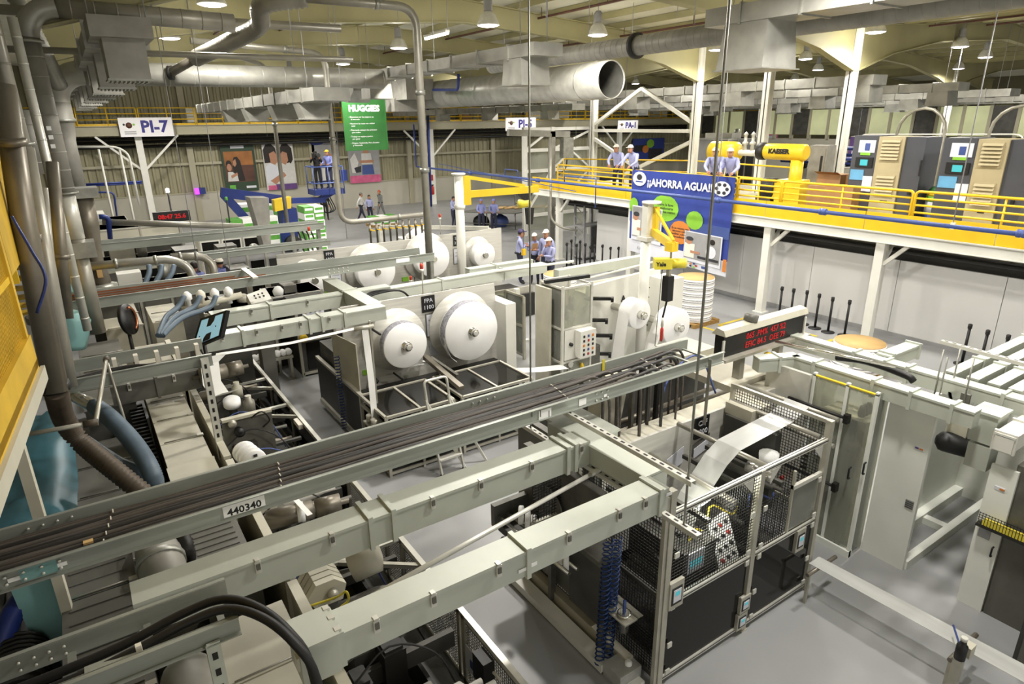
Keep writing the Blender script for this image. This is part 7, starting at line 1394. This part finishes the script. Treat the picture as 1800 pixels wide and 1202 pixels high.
    for i in range(len(prof)-1):
        for k in range(NH): k2 = (k+1) % NH; m.face((b0+i*NH+k,b0+i*NH+k2,b0+(i+1)*NH+k2,b0+(i+1)*NH+k),True)
    nh = len(m.f)
    for n in 'lr':
        w = J['wr'+n]; d = (w-J['el'+n]).normalized(); side = d.cross(u).normalized() if abs(d.z) < .95 else r.copy(); up = side.cross(d)
        c = w+d*.045*s; m.tube([w,c,c+d*.035*s],[.03*s,.04*s,.036*s],7)
        for k in range(4): a = c+d*.03*s+side*((k-1.5)*.018)*s; ln = (.055,.068,.064,.05)[k]*s; m.tube([a,a+d*ln*.55,a+d*ln*.9-up*.02*s],[.0095*s,.009*s,.007*s],5)
        sg = 1 if n == 'l' else -1; a = c-side*sg*.03*s; m.tube([a,a+(d*.5-side*sg*.6)*.04*s,a+(d*.9-side*sg*.5)*.07*s],[.012*s,.011*s,.008*s],5)
    t = th('person',label,'person',L); off = L; bm2 = m
    M2 = M(); M2.v = [(v[0]+L.x,v[1]+L.y,v[2]+L.z) for v in m.v]; M2.f = m.f; M2.sm = m.sm
    body = M2.build('body',shirt,t); bd = body.data; order = [shirt,pants,'skin','black']
    for k in order[1:]: bd.materials.append(MT[k])
    bones = {('pel','spi'):0,('spi','che'):0,('che','nec'):0,('nec','hea'):2}
    for n in 'lr': bones.update({('che','sh'+n):0,('sh'+n,'el'+n):0,('el'+n,'wr'+n):0 if sleeves else 2,('pel','hi'+n):1,('hi'+n,'kn'+n):1,('kn'+n,'an'+n):1,('an'+n,'to'+n):3})
    B = [(J[a],J[b],i,R_[a]*s) for (a,b),i in bones.items()]
    for i, p in enumerate(bd.polygons):
        if i >= nb: p.material_index = 2; continue
        c = p.center; best = min(B,key=lambda q: seg_d(c,q[0],q[1])-q[3]*.4); p.material_index = best[2]
        if best[2] == 0 and (c-J['pel']).dot(u) < .02*s and seg_d(c,J['shl'],J['wrl']) > .12*s and seg_d(c,J['shr'],J['wrr']) > .12*s: p.material_index = 1
    # hair, headgear, face
    wc = L+hc
    def cap_(z0, rr, sx, mt, name, brim=False):
        q = M(); bb = 0
        for j in range(5):
            a = j/4*math.pi/2
            for k in range(NH): th_ = 2*math.pi*k/NH; q.v.append(tuple(wc+(hr*rr*math.cos(th_)*math.cos(a)+hf*rr*1.18*math.sin(th_)*math.cos(a)+u*(z0+sx*math.sin(a)))*s))
        for j in range(4):
            for k in range(NH): k2 = (k+1) % NH; q.face((j*NH+k,j*NH+k2,(j+1)*NH+k2,(j+1)*NH+k),True)
        o = q.build(name,mt,t)
        if brim: c = wc+(hf*.13+u*(z0+.005))*s; M().prism([c+(hr*-.07-hf*.04)*s,c+(hr*.07-hf*.04)*s,c+(hr*.05+hf*.05)*s,c+(hr*-.05+hf*.05)*s],(0,0,.012*s)).build('brim',mt,o)
        return o
    q = M(); 
    hz = (-.1 if hairlong else -.03)
    for j in range(4):
        z = (hz,0.03,.075,.1)[j]; rr = (.078,.086,.08,.06)[j]
        for k in range(9): a = math.pi*(.95+1.1*k/8); q.v.append(tuple(wc+(hr*rr*math.cos(a)+hf*(rr*1.2*math.sin(a))+u*z)*s))
    for j in range(3):
        for k in range(8): q.face((j*9+k,j*9+k+1,(j+1)*9+k+1,(j+1)*9+k),True)
    q.build('hair','hair',t)
    if hat == 'hair': cap_(.04,.086,.09,'hair','hair_top')
    else: cap_(.035,.092,.1,hat,'headgear',hat in ('cap','helmet','navycap'))
    for sd in (-1,1): M().cb(wc+(hr*sd*.03+hf*.094+u*-.002)*s,(.014*s,.014*s,.01*s)).build('eye','dark',t); M().lathe([(.0,0),(.018*s,.004),(.0,.012)],wc+(hr*sd*.08-u*.015*s)*1.0*s if False else wc+(hr*sd*.08-u*.015)*s,hr*sd,8).build('ear','skin',t)
    M().cb(wc+(hf*.088-u*.07)*s,(.03*s,.03*s,.008*s)).build('mouth','rust',t)
    M().lathe([(.165*s,0),(.165*s,.035*s)],L+J['pel']+u*.02*s,n=14).build('belt','black',t) if pose in ('stand','folded','chin','clip','walk') else None
    t['_j'] = 0; del t['_j']
    return t, {k: L+v for k, v in J.items()}
mat('navycap', (60,50,90), .6)
tocam = lambda p: math.atan2(-p[1],-p[0])
# group of four on the floor
for px, py, hd, lab, kw in ((913,404,-.5,'person with dark cap and folded arms, leftmost of the group of four',dict(pose='folded',hat='navycap',h=1.95)),(940,410,-2.4,'person in pale blue shirt and white cap holding a clipboard in the group of four',dict(pose='clip',h=1.84)),(961,404,-2.6,'taller person in white cap standing behind the front one in group of four',dict(pose='stand',h=2.0)),(967,418,-2.9,'person with white cap and hand on chin at front of the group of four',dict(pose='chin',h=1.9))):
    p = at(px,py,z=kw['h']); p.z = 0; t, J = person(p,hd,lab,**kw)
    if kw['pose'] == 'clip': c = (J['wrl']+J['wrr'])/2; one('clipboard',M().prism([c+V(-.1,-.05,-.02),c+V(.1,-.1,-.02),c+V(.12,-.12,.24),c+V(-.08,-.07,.24)],(.01,.02,0)),'carton','brown clipboard held by person in the group of four','clipboard')
# four men on mezzanine
for px, py, hd, lab in ((1088,300,-2.6,'person in pale blue shirt and white cap leaning on yellow railing, leftmost on mezzanine'),(1118,300,-2.9,'second person from left leaning on the mezzanine railing, facing left'),(1258,312,-2.5,'person with cap leaning on railing right of the banner, left of a pair'),(1288,312,-2.7,'person with cap leaning on railing above banner corner, right of a pair')):
    p = at(px,py-35,x=EX+.4); person((EX+.4,p.y,2.865),hd,lab,pose='lean',h=1.9,turn=random.uniform(-.4,.4))
# three walkers and the person in black near the lift
for px, py, hd, lab, kw in ((637,390,-.6,'walking person in white top, leftmost of the three near the far wall',dict(pose='walk',shirt='shirtwhite',hat='greycap')),(652,392,-1.6,'person in pale blue shirt standing between the two walkers at far wall',dict(pose='stand',hat='hair',hairlong=True,h=1.62)),(671,384,-2.8,'person in grey with red cap, rightmost of the three near the far wall',dict(pose='walk',shirt='greytrousers',pants='greytrousers',hat='redcap')),(574,387,-1.8,'person in black standing under the lift basket',dict(pose='stand',shirt='blackcloth',pants='blackcloth',hat='hair')),(798,400,-1.2,'person with dark trousers half hidden behind white jib post',dict(pose='work',hat='hair'))):
    if 'greycap' not in MT: mat('greycap',(110,105,98),.6); mat('redcap',(170,70,40),.6)
    person(at(px,py,z=0),hd,lab,**kw)
person((LX0+.95,Y,LZ),-2.4,'person with yellow helmet and blue striped shirt in the lift basket',shirt='shirtblue',hat='helmet',pose='work',h=1.75)
t, J = person((LX0+.4,Y+.05,LZ),-2.0,'camera operator in black standing in the lift basket',shirt='blackcloth',pants='blackcloth',hat='hair',pose='camera',h=1.72)
c = J['hea']+V(-.1,-.25,.0); t = th('video_camera','black video camera held in the lift basket','camera',c); M().box(c.x-.1,c.y-.3,c.z-.1,c.x+.1,c.y+.2,c.z+.1).build('body','black',t); M().lathe([(.07,0),(.08,.15),(.09,.2)],(c.x,c.y-.3,c.z),(0,-1,0),12).build('lens','dark',t); M().box(c.x-.02,c.y-.2,c.z+.1,c.x+.02,c.y+.1,c.z+.17).build('handle','black',t)
mat('hairnet',(120,130,200),.6)
for px, lab in ((845,'worker in blue hairnet and smock at packing table, left one'),(867,'worker in blue hairnet and smock at packing table, right one')):
    p = at(px,350,z=1.75); person((p.x,p.y,0),-1.9,lab,shirt='smock',pants='trousers',hat='hairnet',pose='work',h=1.75)
p = at(462,356,z=1.85); person((p.x,p.y,0),-2.6,'seated worker in white shirt beside the grey hood',shirt='shirtwhite',hat='hair',pose='work',h=1.85)
for px, y, lab, ht in ((342,462,'worker in blue shirt bending behind bright bent pipe','hair'),(387,455,'worker in blue shirt and white cap beyond the copper-lined tray','cap')):
    p = at(px,y,z=1.95); person((p.x,p.y,.0),2.0,lab,shirt='shirtblue',hat=ht,pose='work',h=1.95)
